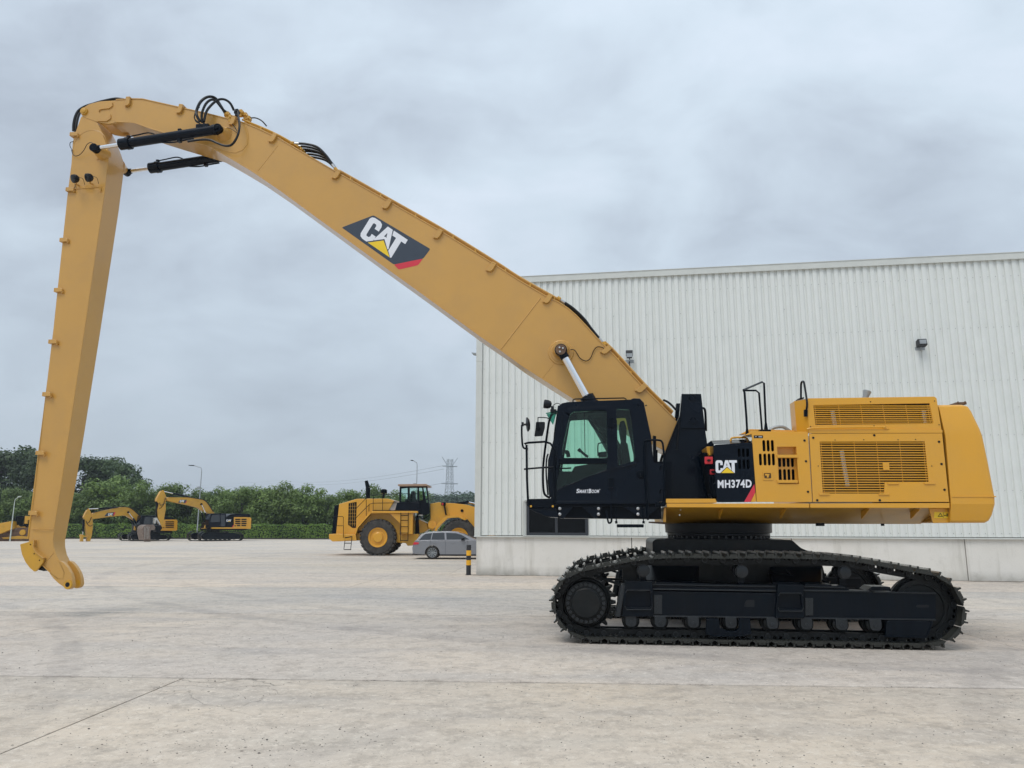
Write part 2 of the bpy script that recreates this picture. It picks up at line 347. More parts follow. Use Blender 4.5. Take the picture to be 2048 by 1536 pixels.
    def mesh(s, name, ang=32):
        me = bpy.data.meshes.new(name); me.from_pydata(s.v, [], s.f)
        for m in s.mats: me.materials.append(m)
        me.polygons.foreach_set('material_index', s.m)
        bm = bmesh.new(); bm.from_mesh(me); bmesh.ops.recalc_face_normals(bm, faces=bm.faces); bm.to_mesh(me); bm.free()
        me.polygons.foreach_set('use_smooth', [True] * len(me.polygons)); me.set_sharp_from_angle(angle=R(ang)); me.update()
        return me
    def obj(s, name, m=None, parent=None, bevel=0., seg=2, **k):
        if m is not None and not s.mats: s.mats = [m]
        return put(name, s.mesh(name), parent, bevel, seg, **k)
def put(name, me, parent=None, bevel=0., seg=2, **k):
    o = bpy.data.objects.new(name, me); COL.objects.link(o)
    if parent: o.parent = parent
    if bevel:
        b = o.modifiers.new('bevel', 'BEVEL'); b.width = bevel; b.segments = seg; b.limit_method = 'ANGLE'; b.angle_limit = R(35); b.harden_normals = True
    for a, v in k.items(): o[a] = v
    return o
def children(o, kids):
    return kids.get(o.name, [])
def copy_tree(o, parent=None, kids=None):
    if kids is None:
        kids = {}
        for x in bpy.data.objects:
            if x.parent: kids.setdefault(x.parent.name, []).append(x)
    c = o.copy(); COL.objects.link(c); c.parent = parent
    for ch in children(o, kids): copy_tree(ch, c, kids)
    return c
def rrect(x0, x1, z0, z1, r, n=4):
    o = []
    for cx, cz, a in ((x1 - r, z1 - r, 0), (x0 + r, z1 - r, 90), (x0 + r, z0 + r, 180), (x1 - r, z0 + r, 270)):
        for i in range(n + 1): t = R(a + 90 * i / n); o.append((cx + r * cos(t), cz + r * sin(t)))
    return o
def circ(cx, cz, r, n=24, a0=0): return [(cx + r * cos(2 * pi * i / n + a0), cz + r * sin(2 * pi * i / n + a0)) for i in range(n)]
def rnd_poly(pts, r, n=3):
    """round the corners of a polygon"""
    o = []; m = len(pts)
    for i in range(m):
        p = Vector(pts[i]); a = Vector(pts[i - 1]) - p; b = Vector(pts[(i + 1) % m]) - p
        k = min(r, a.length * .45, b.length * .45); A = p + a.normalized() * k; B = p + b.normalized() * k
        for j in range(n + 1):
            t = j / n; q = A * (1 - t) ** 2 + p * 2 * t * (1 - t) + B * t * t; o.append((q.x, q.y))
    return o

# --- lettering: flat print, laid with an affine map of (u, v) onto a plane at depth d
def flat(polys, m, name, parent, fr, org, U, V, d, th=.002):
    b = MB(); b.mats = [m]
    P0 = Vector(fr.at(*org, d)); PU = Vector(fr.at(*U, d)) - P0; PV = Vector(fr.at(*V, d)) - P0
    f = lambda q: tuple(P0 + PU * q[0] + PV * q[1])
    for lp in polys:
        if isinstance(lp, dict): b.prism([f(q) for q in lp['o']], d - th, d, holes=[[f(q) for q in h_] for h_ in lp['h']])
        else: b.prism([f(q) for q in lp], d - th, d)
    return b.obj(name, None, parent)
LOGO_C = [(.17, 0), (.36, 0), (.57, .19), (.57, .38), (.385, .38), (.385, .26), (.34, .2), (.24, .2), (.215, .25), (.215, .75), (.24, .8), (.34, .8), (.375, .75), (.375, .62), (.57, .62), (.57, .84), (.53, .94), (.42, 1), (.16, 1), (.05, .95), (0, .85), (0, .15), (.05, .05)]
LOGO_A = {'o': [(.77, 1), (1.0, 1), (1.25, .25), (1.22, .22), (.91, .50), (.60, .22), (.56, .25)], 'h': [[(.885, .78), (.84, .57), (.91, .60), (.955, .57)]]}
LOGO_T = [(1.05, 1), (1.70, 1), (1.70, .8), (1.515, .8), (1.515, .03), (1.47, .0), (1.43, .05), (1.275, .19), (1.275, .8), (1.10, .8)]
LOGO_TRI = [(.43, 0), (1.46, 0), (.91, .43)]
def logo(parent, fr, org, U, V, d):
    flat([LOGO_C, LOGO_A, LOGO_T], WHT, 'letter_print', parent, fr, org, U, V, d)
    flat([LOGO_TRI], YELT, 'triangle_print', parent, fr, org, U, V, d)
def text(s, m, name, parent, fr, org, U, V, d, bold=.02, spacing=.92):
    """U: pixel where the text ends, V: pixel of cap height above org"""
    cu = bpy.data.curves.new('t', 'FONT'); cu.body = s; cu.offset = bold; cu.space_character = spacing; cu.resolution_u = 3
    ob = bpy.data.objects.new('t', cu); COL.objects.link(ob); bpy.context.view_layer.update()
    me = bpy.data.meshes.new_from_object(ob.evaluated_get(bpy.context.evaluated_depsgraph_get())); bpy.data.objects.remove(ob)
    xs = [v.co.x for v in me.vertices]; ys = [v.co.y for v in me.vertices]; x0, x1, y0, y1 = min(xs), max(xs), min(ys), max(ys)
    P0 = Vector(fr.at(*org, d)); PU = Vector(fr.at(*U, d)) - P0; PV = Vector(fr.at(*V, d)) - P0
    for v in me.vertices:
        q = P0 + PU * ((v.co.x - x0) / (x1 - x0)) + PV * ((v.co.y - y0) / (y1 - y0)); v.co = (q.x, d - .0025, q.y)
    me.materials.clear(); me.materials.append(m)
    return put(name, me, parent)
# ------------------------------------------------------------------ ground
b = MB(); b.add([(-1500, -60, -.022), (1500, -60, -.022), (1500, 1600, -.022), (-1500, 1600, -.022)], [(0, 1, 2, 3)])
ground = b.obj('ground', SLAB, kind='structure')
GA = R(-3.0); gx = Vector((cos(GA), sin(GA), 0)); gy = Vector((-sin(GA), cos(GA), 0))
slab_me = {}
ROW0, RP, CW = 9.36, 6.62, 16.0
for r_ in range(-2, 7):
    for c_ in range(-3, 3):
        x0 = {-1: -4.42, 0: -9.0, 1: -12.5, 2: -6.0}.get(r_, -9.0 + r_ * 1.7) + c_ * CW; y0 = ROW0 + r_ * RP
        q = MB(); j = .008; ch = .006; W, D_ = CW - j, RP - j
        rn = random.Random(r_ * 31 + c_)
        # worn, slightly irregular arrises round each slab
        def edge(ax, ay, bx, by, n):
            return [(ax + (bx - ax) * i / n + (rn.uniform(-.004, .009) if 0 < i < n else 0) * (1 if ay != by else 0), ay + (by - ay) * i / n + (rn.uniform(-.004, .009) if 0 < i < n else 0) * (1 if ax != bx else 0)) for i in range(n)]
        lp = edge(j, j, W, j, 14) + edge(W, j, W, D_, 10) + edge(W, D_, j, D_, 14) + edge(j, D_, j, j, 10)
        n = len(lp); cxm, cym = W / 2, D_ / 2
        inn = [(x + (cxm - x) * .004, y + (cym - y) * .003) for x, y in lp]
        dz = rn.uniform(-.0015, .0015)
        q.add([(x, y, -.02) for x, y in lp] + [(x, y, dz - ch) for x, y in lp] + [(x, y, dz) for x, y in inn],
              [(i, (i + 1) % n, (i + 1) % n + n, i + n) for i in range(n)] + [(i + n, (i + 1) % n + n, (i + 1) % n + 2 * n, i + 2 * n) for i in range(n)] + [list(range(2 * n, 3 * n))])
        o = q.obj('concrete_slab', SLABJ, ground)
        o.location = gx * x0 + gy * y0; o.rotation_euler = (0, 0, GA); o.color = {-2: (1.03, 1, .96, 1), -1: (1.03, 1, .96, 1), 0: (.95, .94, .945, 1), 1: (.93, .94, .96, 1), 2: (1.0, .97, .95, 1)}.get(r_, (.98, .97, .96, 1))
GRIT1 = mat('dark_grit', (.08, .075, .07), .9); GRIT2 = mat('pale_grit', (.4, .36, .3), .9)
# loose grit on the yard
q = MB(); rn = random.Random(5)
cl = [(rn.uniform(-7, 7), rn.uniform(5, 15), rn.uniform(.3, 1.4)) for k in range(26)]
for i in range(5200):
    if rn.random() < .5: q_ = cl[rn.randrange(26)]; xx = q_[0] + rn.gauss(0, 1.6) * q_[2]; yy = q_[1] + rn.gauss(0, .5) * q_[2]
    else: yy = 3.5 + 16 * rn.random() ** 1.3; xx = (rn.random() - .5) * yy * 1.5
    s_ = rn.uniform(.003, .010)
    if rn.random() < .04: s_ *= 1.8
    vs = [(xx + s_ * rn.uniform(.6, 1.1) * a, yy + s_ * rn.uniform(.6, 1.1) * b_, .0 + s_ * .7 * c_) for a, b_, c_ in ((1, 0, .3), (0, 1, .3), (-1, 0, .3), (0, -1, .3), (0, 0, 1), (0, 0, -.2))]
    q.use(GRIT1 if rn.random() < .6 else GRIT2)
    q.add(vs, [(0, 1, 4), (1, 2, 4), (2, 3, 4), (3, 0, 4), (1, 0, 5), (2, 1, 5), (3, 2, 5), (0, 3, 5)])
g_ = q.obj('grit', None); g_['kind'] = 'stuff'; g_['category'] = 'grit'; g_['label'] = 'loose dark grit and pebbles scattered over the concrete yard'

# ------------------------------------------------------------------ warehouse
WF = Frame((-1.3144, 28.9565, 0), atan2(28.9565 - 26.1516, 16.2569 + 1.3144))
WH, PH, WL, WD = 11.37, 1.404, 26.0, 22.0
wr = WF.root('warehouse', 'large pale ribbed metal warehouse on a concrete plinth behind the excavator', 'warehouse')
def wx(x, y): return WF.at(x, y, 0)[0]
# plinth of precast panels
joints = [0, wx(1264, 1110), wx(1585, 1115), wx(1933, 1120)]
st = joints[3] - joints[2]
while joints[-1] + st < WL: joints.append(joints[-1] + st)
joints.append(WL)
for i in range(len(joints) - 1):
    b = MB(); b.box(joints[i] + (.0 if i == 0 else .012), joints[i + 1] - .012, .0, .22, -.02, PH - .03); b.obj('plinth_panel', PLIN, wr, .008)
b = MB(); b.box(0, .22, .22, WD, -.02, PH - .03); b.obj('plinth_panel', PLIN, wr, .008)
b = MB(); b.box(.05, WL, .14, .20, -.02, PH); b.obj('plinth_core', BOLB, wr)
# ribbed cladding panels: 5 ribs each
RW = .25; PWD = RW * 5
def panel_mesh(h):
    m = MB(); m.use(RIB); prof = []
    for k in range(5):
        x = k * RW
        prof += [(x, .052), (x + .080, .052), (x + .098, 0), (x + .230, 0), (x + .25, .052)]
    prof = [prof[0]] + [p for i, p in enumerate(prof[1:]) if p != prof[i]]
    n = len(prof); m.add([(x, y, z) for z in (0, h) for x, y in prof], [(i, i + 1, i + 1 + n, i + n) for i in range(n - 1)])
    m.add([(PWD - .004, .048, 0), (PWD + .012, .048, 0), (PWD - .004, .048, h), (PWD + .012, .048, h)], [(0, 1, 3, 2)])
    m.use(SCR)
    for z in [v for v in (.12, 1.55, 3.45, 5.35, 7.25, 9.1) if v < h]:
        for k in range(5):
            x = k * RW + .038; m.box(x - .009, x + .009, .040, .054, z - .009, z + .009)
    for z in [v for v in (.8, 2.5, 4.4, 6.3, 8.2) if v < h]: m.box(.026, .044, .038, .054, z - .009, z + .009)
    return m.mesh('cladding_panel', 20)
ZB = PH + .035; TOPZ = WH - .24
full = panel_mesh(TOPZ - ZB)
wx0, wx1 = wx(1053.5, 1040), wx(1176, 1040); WZ1 = WF.at(1110, 1003, 0)[1]; WZ0 = PH + .03
high = panel_mesh(TOPZ - WZ1 - .05)
x = .21; k = 0
while x < WL - .1:
    # panels the window interrupts start above it
    if x < wx1 and x + PWD > wx0:
        o = put('cladding_panel', high, wr); o.location = (x, -.075, WZ1 + .05)
        for a, c in ((x, min(x + PWD, wx0)), (max(x, wx1), x + PWD)):
            if c - a > .03:
                m = MB(); m.use(RIB); k0 = a
                prof = [(a, -.01)]
                t = x
                while t < x + PWD - .001:
                    for dx_, dy_ in ((0, .052), (.08, .052), (.098, 0), (.23, 0), (.25, .052)):
                        if a < t + dx_ < c: prof.append((t + dx_, dy_ - .075))
                    t += RW
                prof.append((c, -.01)); n = len(prof)
                m.add([(px_, py_, z) for z in (ZB, WZ1 + .05) for px_, py_ in prof], [(i, i + 1, i + 1 + n, i + n) for i in range(n - 1)])
                m.obj('cladding_panel', None, wr)
    else:
        o = put('cladding_panel', full, wr); o.location = (x, -.075, ZB)
    x += PWD
y = .2
while y < WD - .1:
    o = put('cladding_panel', full, wr); o.location = (-.03, y + PWD, ZB); o.rotation_euler = (0, 0, R(-90)); y += PWD
b = MB(); b.box(-.0, WL, .03, .12, ZB - .01, wx0 * 0 + WZ0); b.obj('wall_liner', RIB, wr)
b = MB(); b.box(.0, wx0, .0, .12, WZ0 + .002, WH - .35); b.box(wx1, WL, .0, .12, WZ0 + .002, WH - .35); b.box(wx0, wx1, .0, .12, WZ1 + .03, WH - .35); b.box(.03, .12, .12, WD, PH, WH - .35); b.obj('backing_wall', RIB, wr)
# flashings
b = MB(); zs = WF.at(960, 722.5, 0)[1]
b.box(-.06, .17, -.088, .04, PH, zs - .004); b.box(-.062, .175, -.092, .04, zs, WH - .24); b.box(-.075, .03, .04, .25, PH, WH - .24)
b.box(-.068, .19, -.097, .03, zs - .015, zs + .008); b.obj('corner_flashing', CAPM, wr, .006)
b = MB(); b.box(-.10, WL, -.15, .0, WH - .24, WH - .02); b.box(-.11, WL, -.17, .05, WH - .02, WH); b.box(-.10, .0, -.0, WD, WH - .24, WH); b.box(-.1, WL, -.15, -.148, WH - .255, WH - .24); b.obj('parapet_cap', CAPM, wr, .008)
b = MB(); b.box(-.07, WL, -.10, .0, PH - .012, PH + .012); b.box(-.07, WL, -.104, -.096, PH - .035, PH + .0); b.box(-.09, .0, .0, WD, PH - .012, PH + .012); b.obj('drip_flashing', CAPM, wr)
b = MB(); b.box(.1, WL, .12, WD, WH - .45, WH - .40); b.obj('roof', CAPM, wr)
b = MB(); b.box(.0, .1, WD - .1, WD, 0, WH - .4); b.box(.1, WL, WD - .1, WD, 0, WH - .4); b.box(WL - .1, WL, .2, WD - .1, 0, WH - .4); b.obj('rear_wall', RIB, wr)
# window with anthracite frame
b = MB(); xm = wx(1113, 1040)
b.prism([(wx0, WZ0), (wx1, WZ0), (wx1, WZ1), (wx0, WZ1)], -.07, .05, holes=[[(wx0 + .1, WZ0 + .10), (xm - .05, WZ0 + .10), (xm - .05, WZ1 - .1), (wx0 + .1, WZ1 - .1)], [(xm + .05, WZ0 + .10), (wx1 - .1, WZ0 + .1), (wx1 - .1, WZ1 - .1), (xm + .05, WZ1 - .1)]])
wf = b.obj('window_frame', WFR, wr, .006)
for a, c in ((wx0 + .09, xm - .04), (xm + .04, wx1 - .09)):
    b = MB(); b.box(a, c, .0, .012, WZ0 + .09, WZ1 - .09); b.obj('window_pane', DGL, wf)
b = MB(); b.box(wx0 + .05, wx1 - .05, .13, 2.5, WZ0 - .2, WZ0 - .15); b.box(wx0 - .5, wx1 + .5, 2.5, 2.55, 0.2, WZ1 + .3)
for q_ in (.5, 1.0, 1.45): b.box(wx0 + q_, wx0 + q_ + .05, .6, .64, WZ0, WZ1)
b.box(wx0 + .2, wx0 + .9, .5, .9, WZ0 - .1, WZ0 + .28); b.obj('room_behind_window', BLKM, wr)
b = MB(); b.box(wx0 - .13, wx0 + .0, -.10, -.055, WZ1 - .0, WZ1 + .03); b.box(wx0 - .12, wx0 - .1, -.10, -.055, PH, WZ1); b.box(wx0 - .13, wx1 + .05, -.13, -.05, PH + .012, PH + .032); b.obj('window_sill', CAPM, wr)

# wall floodlights
def flood(px, py, sc, label, yaw_=0, side=False):
    x, z = WF.at(px, py, 0)
    t = WF.root('wall_floodlight', label, 'floodlight', 'floodlights fixed to the warehouse wall')
    t.location = WF.o + WF.ex * x + Vector((0, 0, z)) - WF.ey * .06
    b = MB(); b.box(-.16, .16, -.03, .03, -.10, .02); b.box(-.02, .02, -.14, -.03, -.05, .03); b.obj('bracket', GALV, t, .004)
    b = MB()
    if side:
        b.add([(-.13, -.34, .10), (.13, -.34, .10), (.13, -.30, .34), (-.13, -.30, .34), (-.09, -.12, .06), (.09, -.12, .06), (.09, -.12, .24), (-.09, -.12, .24)], [(0, 1, 2, 3), (4, 7, 6, 5), (0, 3, 7, 4), (1, 5, 6, 2), (0, 4, 5, 1), (3, 2, 6, 7)])
        b.cyl((0, -.1, -.3), (0, -.1, .1), .02)
    else:
        b.add([(-.15, -.36, .02), (.15, -.36, .02), (.15, -.30, .25), (-.15, -.30, .25), (-.15, -.1, -.02), (.15, -.1, -.02), (.15, -.1, .2), (-.15, -.1, .2)], [(0, 1, 2, 3), (4, 7, 6, 5), (0, 3, 7, 4), (1, 5, 6, 2), (0, 4, 5, 1), (3, 2, 6, 7)])
    b.obj('lamp_housing', BOLB, t, .012)
    b = MB(); b.box(-.11, .11, -.372, -.362, .06, .20); o = b.obj('lens', GALV, t); o.rotation_euler = (0, 0, 0)
    return t
flood(1259, 722, 1, 'small dark floodlight on the wall beside the top of the sloping boom', side=True)
flood(1838, 696, 1, 'dark rectangular floodlight on the ribbed wall above the engine hood')
t = WF.root('wall_floodlight', 'floodlight sticking out sideways from the left corner of the warehouse', 'floodlight', 'floodlights fixed to the warehouse wall')
x, z = WF.at(948, 709, .6); t.location = WF.o + Vector((0, 0, z)) + WF.ey * .6
b = MB(); b.box(-.12, -.0, -.03, .03, -.04, .02); b.obj('bracket', GALV, t)
b = MB(); b.add([(-.38, -.15, .06), (-.38, .15, .06), (-.1, .15, .02), (-.1, -.15, .02), (-.34, -.15, .0), (-.34, .15, .0), (-.1, .15, -.06), (-.1, -.15, -.06)], [(0, 1, 2, 3), (4, 7, 6, 5), (0, 3, 7, 4), (1, 5, 6, 2), (0, 4, 5, 1), (3, 2, 6, 7)]); b.obj('lamp_housing', GALV, t, .01)

# striped bollard at the corner
gv = FW * F_PX + RT * (937 - 1024) - UP * (1150 - 768); gp = CP + gv * (-CAM_H / gv.z)
t = bpy.data.objects.new('bollard', None); COL.objects.link(t); t.location = (gp.x, gp.y, 0); t['label'] = 'black and yellow banded steel bollard at the warehouse corner'; t['category'] = 'bollard'
BH, BR = 1.09, .088
b = MB(); b.cyl((0, 0, 0), (0, 0, BH - .02), BR, n=28); b.lathe((0, 0, BH - .02), (0, 0, 1), [(BR, 0), (BR * .9, .015), (.01, .02)], 28); b.cyl((0, 0, 0), (0, 0, .012), .13, n=28); b.obj('post', BOLB, t, .004)
for z0, z1 in ((.355, .535), (.70, .885)):
    b = MB(); b.cyl((0, 0, z0), (0, 0, z1), BR + .003, n=28); b.obj('yellow_band', BOLY, t)

# dark strip along the plinth foot: dirt plus contact shade put into the colour
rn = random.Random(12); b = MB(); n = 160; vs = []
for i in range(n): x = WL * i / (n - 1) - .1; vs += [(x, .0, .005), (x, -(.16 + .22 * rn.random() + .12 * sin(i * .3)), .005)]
b.add(vs, [(2 * i, 2 * i + 1, 2 * i + 3, 2 * i + 2) for i in range(n - 1)]); b.mats = [mat('dirt_contact_shade', (.20, .175, .145), .95, var=.35, scale=4)]
o = put('dirt_shade_strip', b.mesh('dirt_shade_strip'), None, kind='structure'); o.location = WF.o; o.rotation_euler = (0, 0, -WF.yaw)
# ------------------------------------------------------------------ the big excavator
X = Frame((1.10, 12.30, 0), R(6.5))
ex = X.root('long_reach_excavator', 'huge yellow excavator with a long bent boom, black cab and crawler tracks in the foreground', 'excavator')
MID = 2.075
# ---- crawler tracks
PIT = .457; SC, IC, CZ = (.054, .597), (5.11, .597), .597
path = []
for i in range(25): a = R(270 - i * 172 / 24); path.append((SC[0] + PIT * cos(a), SC[1] + PIT * sin(a)))
for p in [(.42, 1.14), (.8, 1.215), (1.2, 1.262), (1.7, 1.272), (2.25, 1.262), (2.8, 1.276), (3.3, 1.268), (3.75, 1.262), (4.1, 1.235), (4.5, 1.165), (4.85, 1.10)]: path.append(p)
for i in range(25): a = R(80 - i * 170 / 24); path.append((IC[0] + PIT * cos(a), IC[1] + PIT * sin(a)))
def resample(P, n, closed=True):
    Q = [Vector(p) for p in P] + ([Vector(P[0])] if closed else []); Ls = [0]
    for i in range(len(Q) - 1): Ls.append(Ls[-1] + (Q[i + 1] - Q[i]).length)
    o = []; j = 0
    for k in range(n):
        s_ = Ls[-1] * k / n
        while Ls[j + 1] < s_: j += 1
        t = (s_ - Ls[j]) / (Ls[j + 1] - Ls[j]); o.append(Q[j].lerp(Q[j + 1], t))
    return o
NS = 47
pins = resample(path, NS)
plen = (pins[1] - pins[0]).length
# shoe in local coords: x along travel, z outward, y across (0 = outer edge)
b = MB(); SW = .78; h = plen / 2
plate = [(-h + .012, .040), (-h + .03, .056), (h - .045, .056), (h - .018, .048), (h + .012, .032), (h + .018, .040), (h - .012, .060), (h - .04, .070), (-h + .02, .070), (-h - .002, .052)]
b.use(SHOE).prism(plate, 0, SW)
for gx_, gh in ((-h + .048, .066), (h - .058, .066)):
    b.use(SHOE).prism([(gx_ - .018, .069), (gx_ + .018, .069), (gx_ + .013, .069 + gh * .6), (gx_ - .013, .069 + gh * .6)], .004, SW - .004).prism([(gx_ - .013, .069 + gh * .6), (gx_ + .013, .069 + gh * .6), (gx_ + .010, .069 + gh), (gx_ - .010, .069 + gh)], .004, .03)
    b.use(WORN).prism([(gx_ - .0135, .069 + gh * .6), (gx_ + .0135, .069 + gh * .6), (gx_ + .0102, .0692 + gh), (gx_ - .0102, .0692 + gh)], .028, SW - .006)
b.use(SHOE).prism([(-h + .03, .036), (h - .03, .036), (h - .008, .044), (h - .03, .074), (-h + .03, .074), (-h + .018, .05)], -.006, .006)
for y in (.0, SW - .02): b.prism([(-h + .075, .070), (h - .085, .070), (h - .09, .100), (-h + .08, .100)], y, y + .018)
shoe_me = b.mesh('track_shoe')
b = MB(); b.use(TRK)
for y0 in (.225, .505):
    b.prism([(-h - .058, -.035), (-h - .03, -.066), (h - .05, -.066), (h + .02, -.058), (h + .055, -.02), (h + .05, .02), (h + .01, .05), (h - .03, .067), (-h + .03, .067), (-h + .012, .045), (-h - .045, .02)], y0, y0 + .05,
            holes=[rrect(-.072, -.022, .005, .046, .010, 2), rrect(.012, .062, .005, .046, .010, 2)])
    b.use(FRL).cyl((-h, y0 - .014 if y0 < .4 else y0 + .05, 0), (-h, y0 if y0 < .4 else y0 + .064, 0), .042, n=12); b.use(TRK)
b.cyl((-h, .21, 0), (-h, .57, 0), .030, n=10)
link_me = b.mesh('track_link')
def crawler(dx, flip):
    t = bpy.data.objects.new('crawler_track', None); COL.objects.link(t); t.parent = ex; t.location = (0, dx, 0)
    for i in range(NS):
        a, c = pins[i], pins[(i + 1) % NS]; m_ = (a + c) / 2; d = c - a
        # outward normal: path runs clockwise seen from the camera side (left up, then right)
        ang = atan2(d.y, d.x)
        for nm, me in (('track_shoe', shoe_me), ('track_link', link_me)):
            o = put(nm, me, t); o.location = (m_.x, 0, m_.y); o.rotation_euler = (0, -ang, 0)
    return t
crawler(0, False); FARD = 2 * MID - SW; crawler(FARD, True)

def P(l, d): return X.pts(l, d)
def track_frame(dx):
    D = .16
    b = MB(); b.use(FRM)
    # side beam with a sloping top, from just behind the sprocket to the idler
    b.prism(rnd_poly(P([(1242, 1181), (1556, 1186), (1560, 1180), (1872, 1187), (1872, 1240), (1556, 1238), (1238, 1232)], D), .02), D, .60)
    b.prism(P([(1300, 1166), (1690, 1172), (1700, 1181), (1560, 1181), (1552, 1184), (1304, 1180)], D + .05), D + .05, .56)
    fr_ = b.obj('track_frame', None, ex, .012); fr_.location = (0, dx, 0)
    # ribs along top and bottom of the beam
    b = MB(); b.strip(P([(1304, 1179.5), (1550, 1183), (1552, 1183)], D), .022, D - .018, D + .02); b.strip(P([(1608, 1182), (1740, 1184)], D), .022, D - .018, D + .02); b.strip(P([(1746, 1185), (1871, 1188)], D), .02, D - .018, D + .02)
    b.strip(P([(1250, 1232.5), (1871, 1241)], D), .022, D - .02, D + .02)
    b.strip(P([(1304, 1170), (1550, 1174)], D + .05), .016, D + .03, D + .08); b.strip(P([(1608, 1174), (1690, 1176)], D + .05), .016, D + .03, D + .08)
    b.obj('beam_rib', FRL, fr_, .004)
    b = MB(); b.prism(P([(1242, 1169), (1252, 1169), (1240, 1234), (1230, 1233)], D), D - .04, .5); b.obj('end_plate', FRL, fr_, .008)
    # step boxes
    for x0, x1, y0, y1 in ((1246, 1306, 1162, 1233), (1552, 1608, 1168, 1236)):
        b = MB(); b.prism(P([(x0 + 4, y0), (x1 - 1, y0 + 1), (x1 + 1, y1), (x0 - 1, y1)], D - .06), D - .06, D + .02, holes=[rnd_poly(P([(x0 + 7, y0 + 19), (x1 - 6, y0 + 19), (x1 - 3, y1 - 18), (x0 + 4, y1 - 18)], D - .06), .03)]); b.obj('step_box', FRM, fr_, .010)
        b = MB(); b.strip(P([(x0 + 3, y1 - 20), (x0 + 7, y1 - 13), (x1 - 4, y1 - 13), (x1 - 1, y1 - 20)], D - .06), .014, D - .085, D - .05); b.strip(P([(x0 + 6, y0 + 24), (x0 + 8, y0 + 19), (x1 - 6, y0 + 19), (x1 - 4, y0 + 24)], D - .06), .012, D - .075, D - .05); b.obj('step_rim', FRL, fr_, .003)
        for xx in (x1 + 6, ):
            b = MB(); b.prism(P([(xx - 4, y0 + 28), (xx + 12, y0 + 28), (xx + 12, y1 - 5), (xx - 4, y1 - 5)], D), D - .014, D)
            for k in range(4): b.cyl(X.p3(xx + 4, y0 + 34 + k * 9, D - .014), tuple(Vector(X.p3(xx + 4, y0 + 34 + k * 9, D - .014)) + Vector((0, -.012, 0))), .012, n=8)
            b.obj('bolt_plate', FRL, fr_, .003)
    # slots
    for pl in ([(1489, 1207), (1494, 1200), (1509, 1200), (1509, 1214), (1489, 1214)], [(1833, 1210), (1858, 1210), (1858, 1215), (1833, 1215)]):
        b = MB(); b.prism(rnd_poly(P(pl, D), .015), D - .003, D + .002); b.obj('slot', RUB, fr_)
    # top plate lugs and bits between the tracks
    for pl in ([(1311, 1163), (1412, 1166), (1412, 1172), (1311, 1170)], [(1606, 1166), (1660, 1168), (1660, 1174), (1606, 1173)], [(1740, 1172), (1776, 1173), (1778, 1181), (1730, 1180)]):
        b = MB(); b.prism(P(pl, .3), .2, .6); b.obj('top_plate', FRM, fr_, .008)
    # rollers
    zr = .207 + .12
    for px_ in (1262, 1320, 1386, 1461, 1543, 1611, 1681, 1748):
        s_ = X.at(px_, 1245, .2)[0]
        b = MB(); b.lathe((s_, .20, zr), (0, 1, 0), [(.06, -.03), (.09, -.02), (.118, .0), (.118, .10), (.14, .10), (.14, .13), (.10, .13), (.10, .23), (.14, .23), (.14, .26), (.118, .26), (.118, .36), (.06, .38)], 20)
        b.obj('track_roller', TRK, fr_)
        b = MB(); b.prism(rnd_poly([(s_ - .085, zr + .09), (s_ - .085, zr - .035), (s_ - .05, zr - .075), (s_ + .05, zr - .075), (s_ + .085, zr - .035), (s_ + .085, zr + .09)], .02), .135, .19); b.cyl((s_, .125, zr - .01), (s_, .14, zr - .01), .032, n=10); b.obj('roller_bracket', FRL, fr_, .006)
    # guards
    b = MB(); gl = P([(1413, 1237), (1437, 1237), (1440, 1256), (1455, 1262), (1472, 1262), (1478, 1256), (1478, 1237), (1500, 1237), (1502, 1268), (1480, 1272), (1430, 1272), (1412, 1268)], .11); b.prism(gl, .09, .16)
    b.strip(P([(1411, 1268), (1430, 1273), (1480, 1273), (1503, 1268)], .08), .014, .06, .17); b.obj('roller_guard', FRM, fr_, .006)
    b = MB(); b.prism(rnd_poly(P([(1773, 1241), (1866, 1242), (1854, 1276), (1772, 1275)], .14), .05), .14, .55); b.strip(P([(1768, 1273.5), (1850, 1276), (1856, 1270), (1866, 1243)], .14), .016, .12, .2); b.obj('roller_guard', FRM, fr_, .008)
    # carrier rollers
    for px_, py_ in ((1287, 1146), (1484, 1146), (1690, 1148)):
        s_, z_ = X.at(px_, py_, .2); z_ = 1.205 - .105
        b = MB(); b.lathe((s_, .22, z_), (0, 1, 0), [(.05, -.05), (.085, -.04), (.085, .0), (.102, .0), (.102, .09), (.08, .09), (.08, .24), (.102, .24), (.102, .33), (.05, .35)], 22); b.obj('carrier_roller', FRL, fr_)
        b = MB(); b.box(s_ - .05, s_ + .05, .34, .46, .9, z_); b.obj('roller_bracket', FRM, fr_)
    # sprocket with its hub
    b = MB(); n = 23; lp = []
    for i in range(n):
        for da, rr in ((-.30, .40), (-.12, .472), (.12, .472), (.30, .40)): a = 2 * pi * (i + da) / n; lp.append((SC[0] + rr * cos(a), SC[1] + rr * sin(a)))
    b.prism(lp, .30, .355); b.prism(lp, .435, .49); b.lathe((SC[0], .28, SC[1]), (0, 1, 0), [(.36, 0), (.385, .02), (.385, .23), (.36, .25)], 40)
    sp_ = b.obj('sprocket', TRK, ex); sp_.location = (0, dx, 0)
    b = MB(); b.lathe((SC[0], .10, SC[1]), (0, 1, 0), [(.215, 0), (.232, .012), (.232, .05), (.325, .06), (.33, .12), (.35, .17), (.35, .3), (.3, .55)], 48); b.obj('final_drive', TRK, sp_)
    for i in range(24):
        a = 2 * pi * i / 24; c_ = (SC[0] + .282 * cos(a), SC[1] + .282 * sin(a)); b = MB(); b.cyl((c_[0], .128, c_[1]), (c_[0], .162, c_[1]), .027, n=8); b.obj('hub_bolt', FRL, sp_)
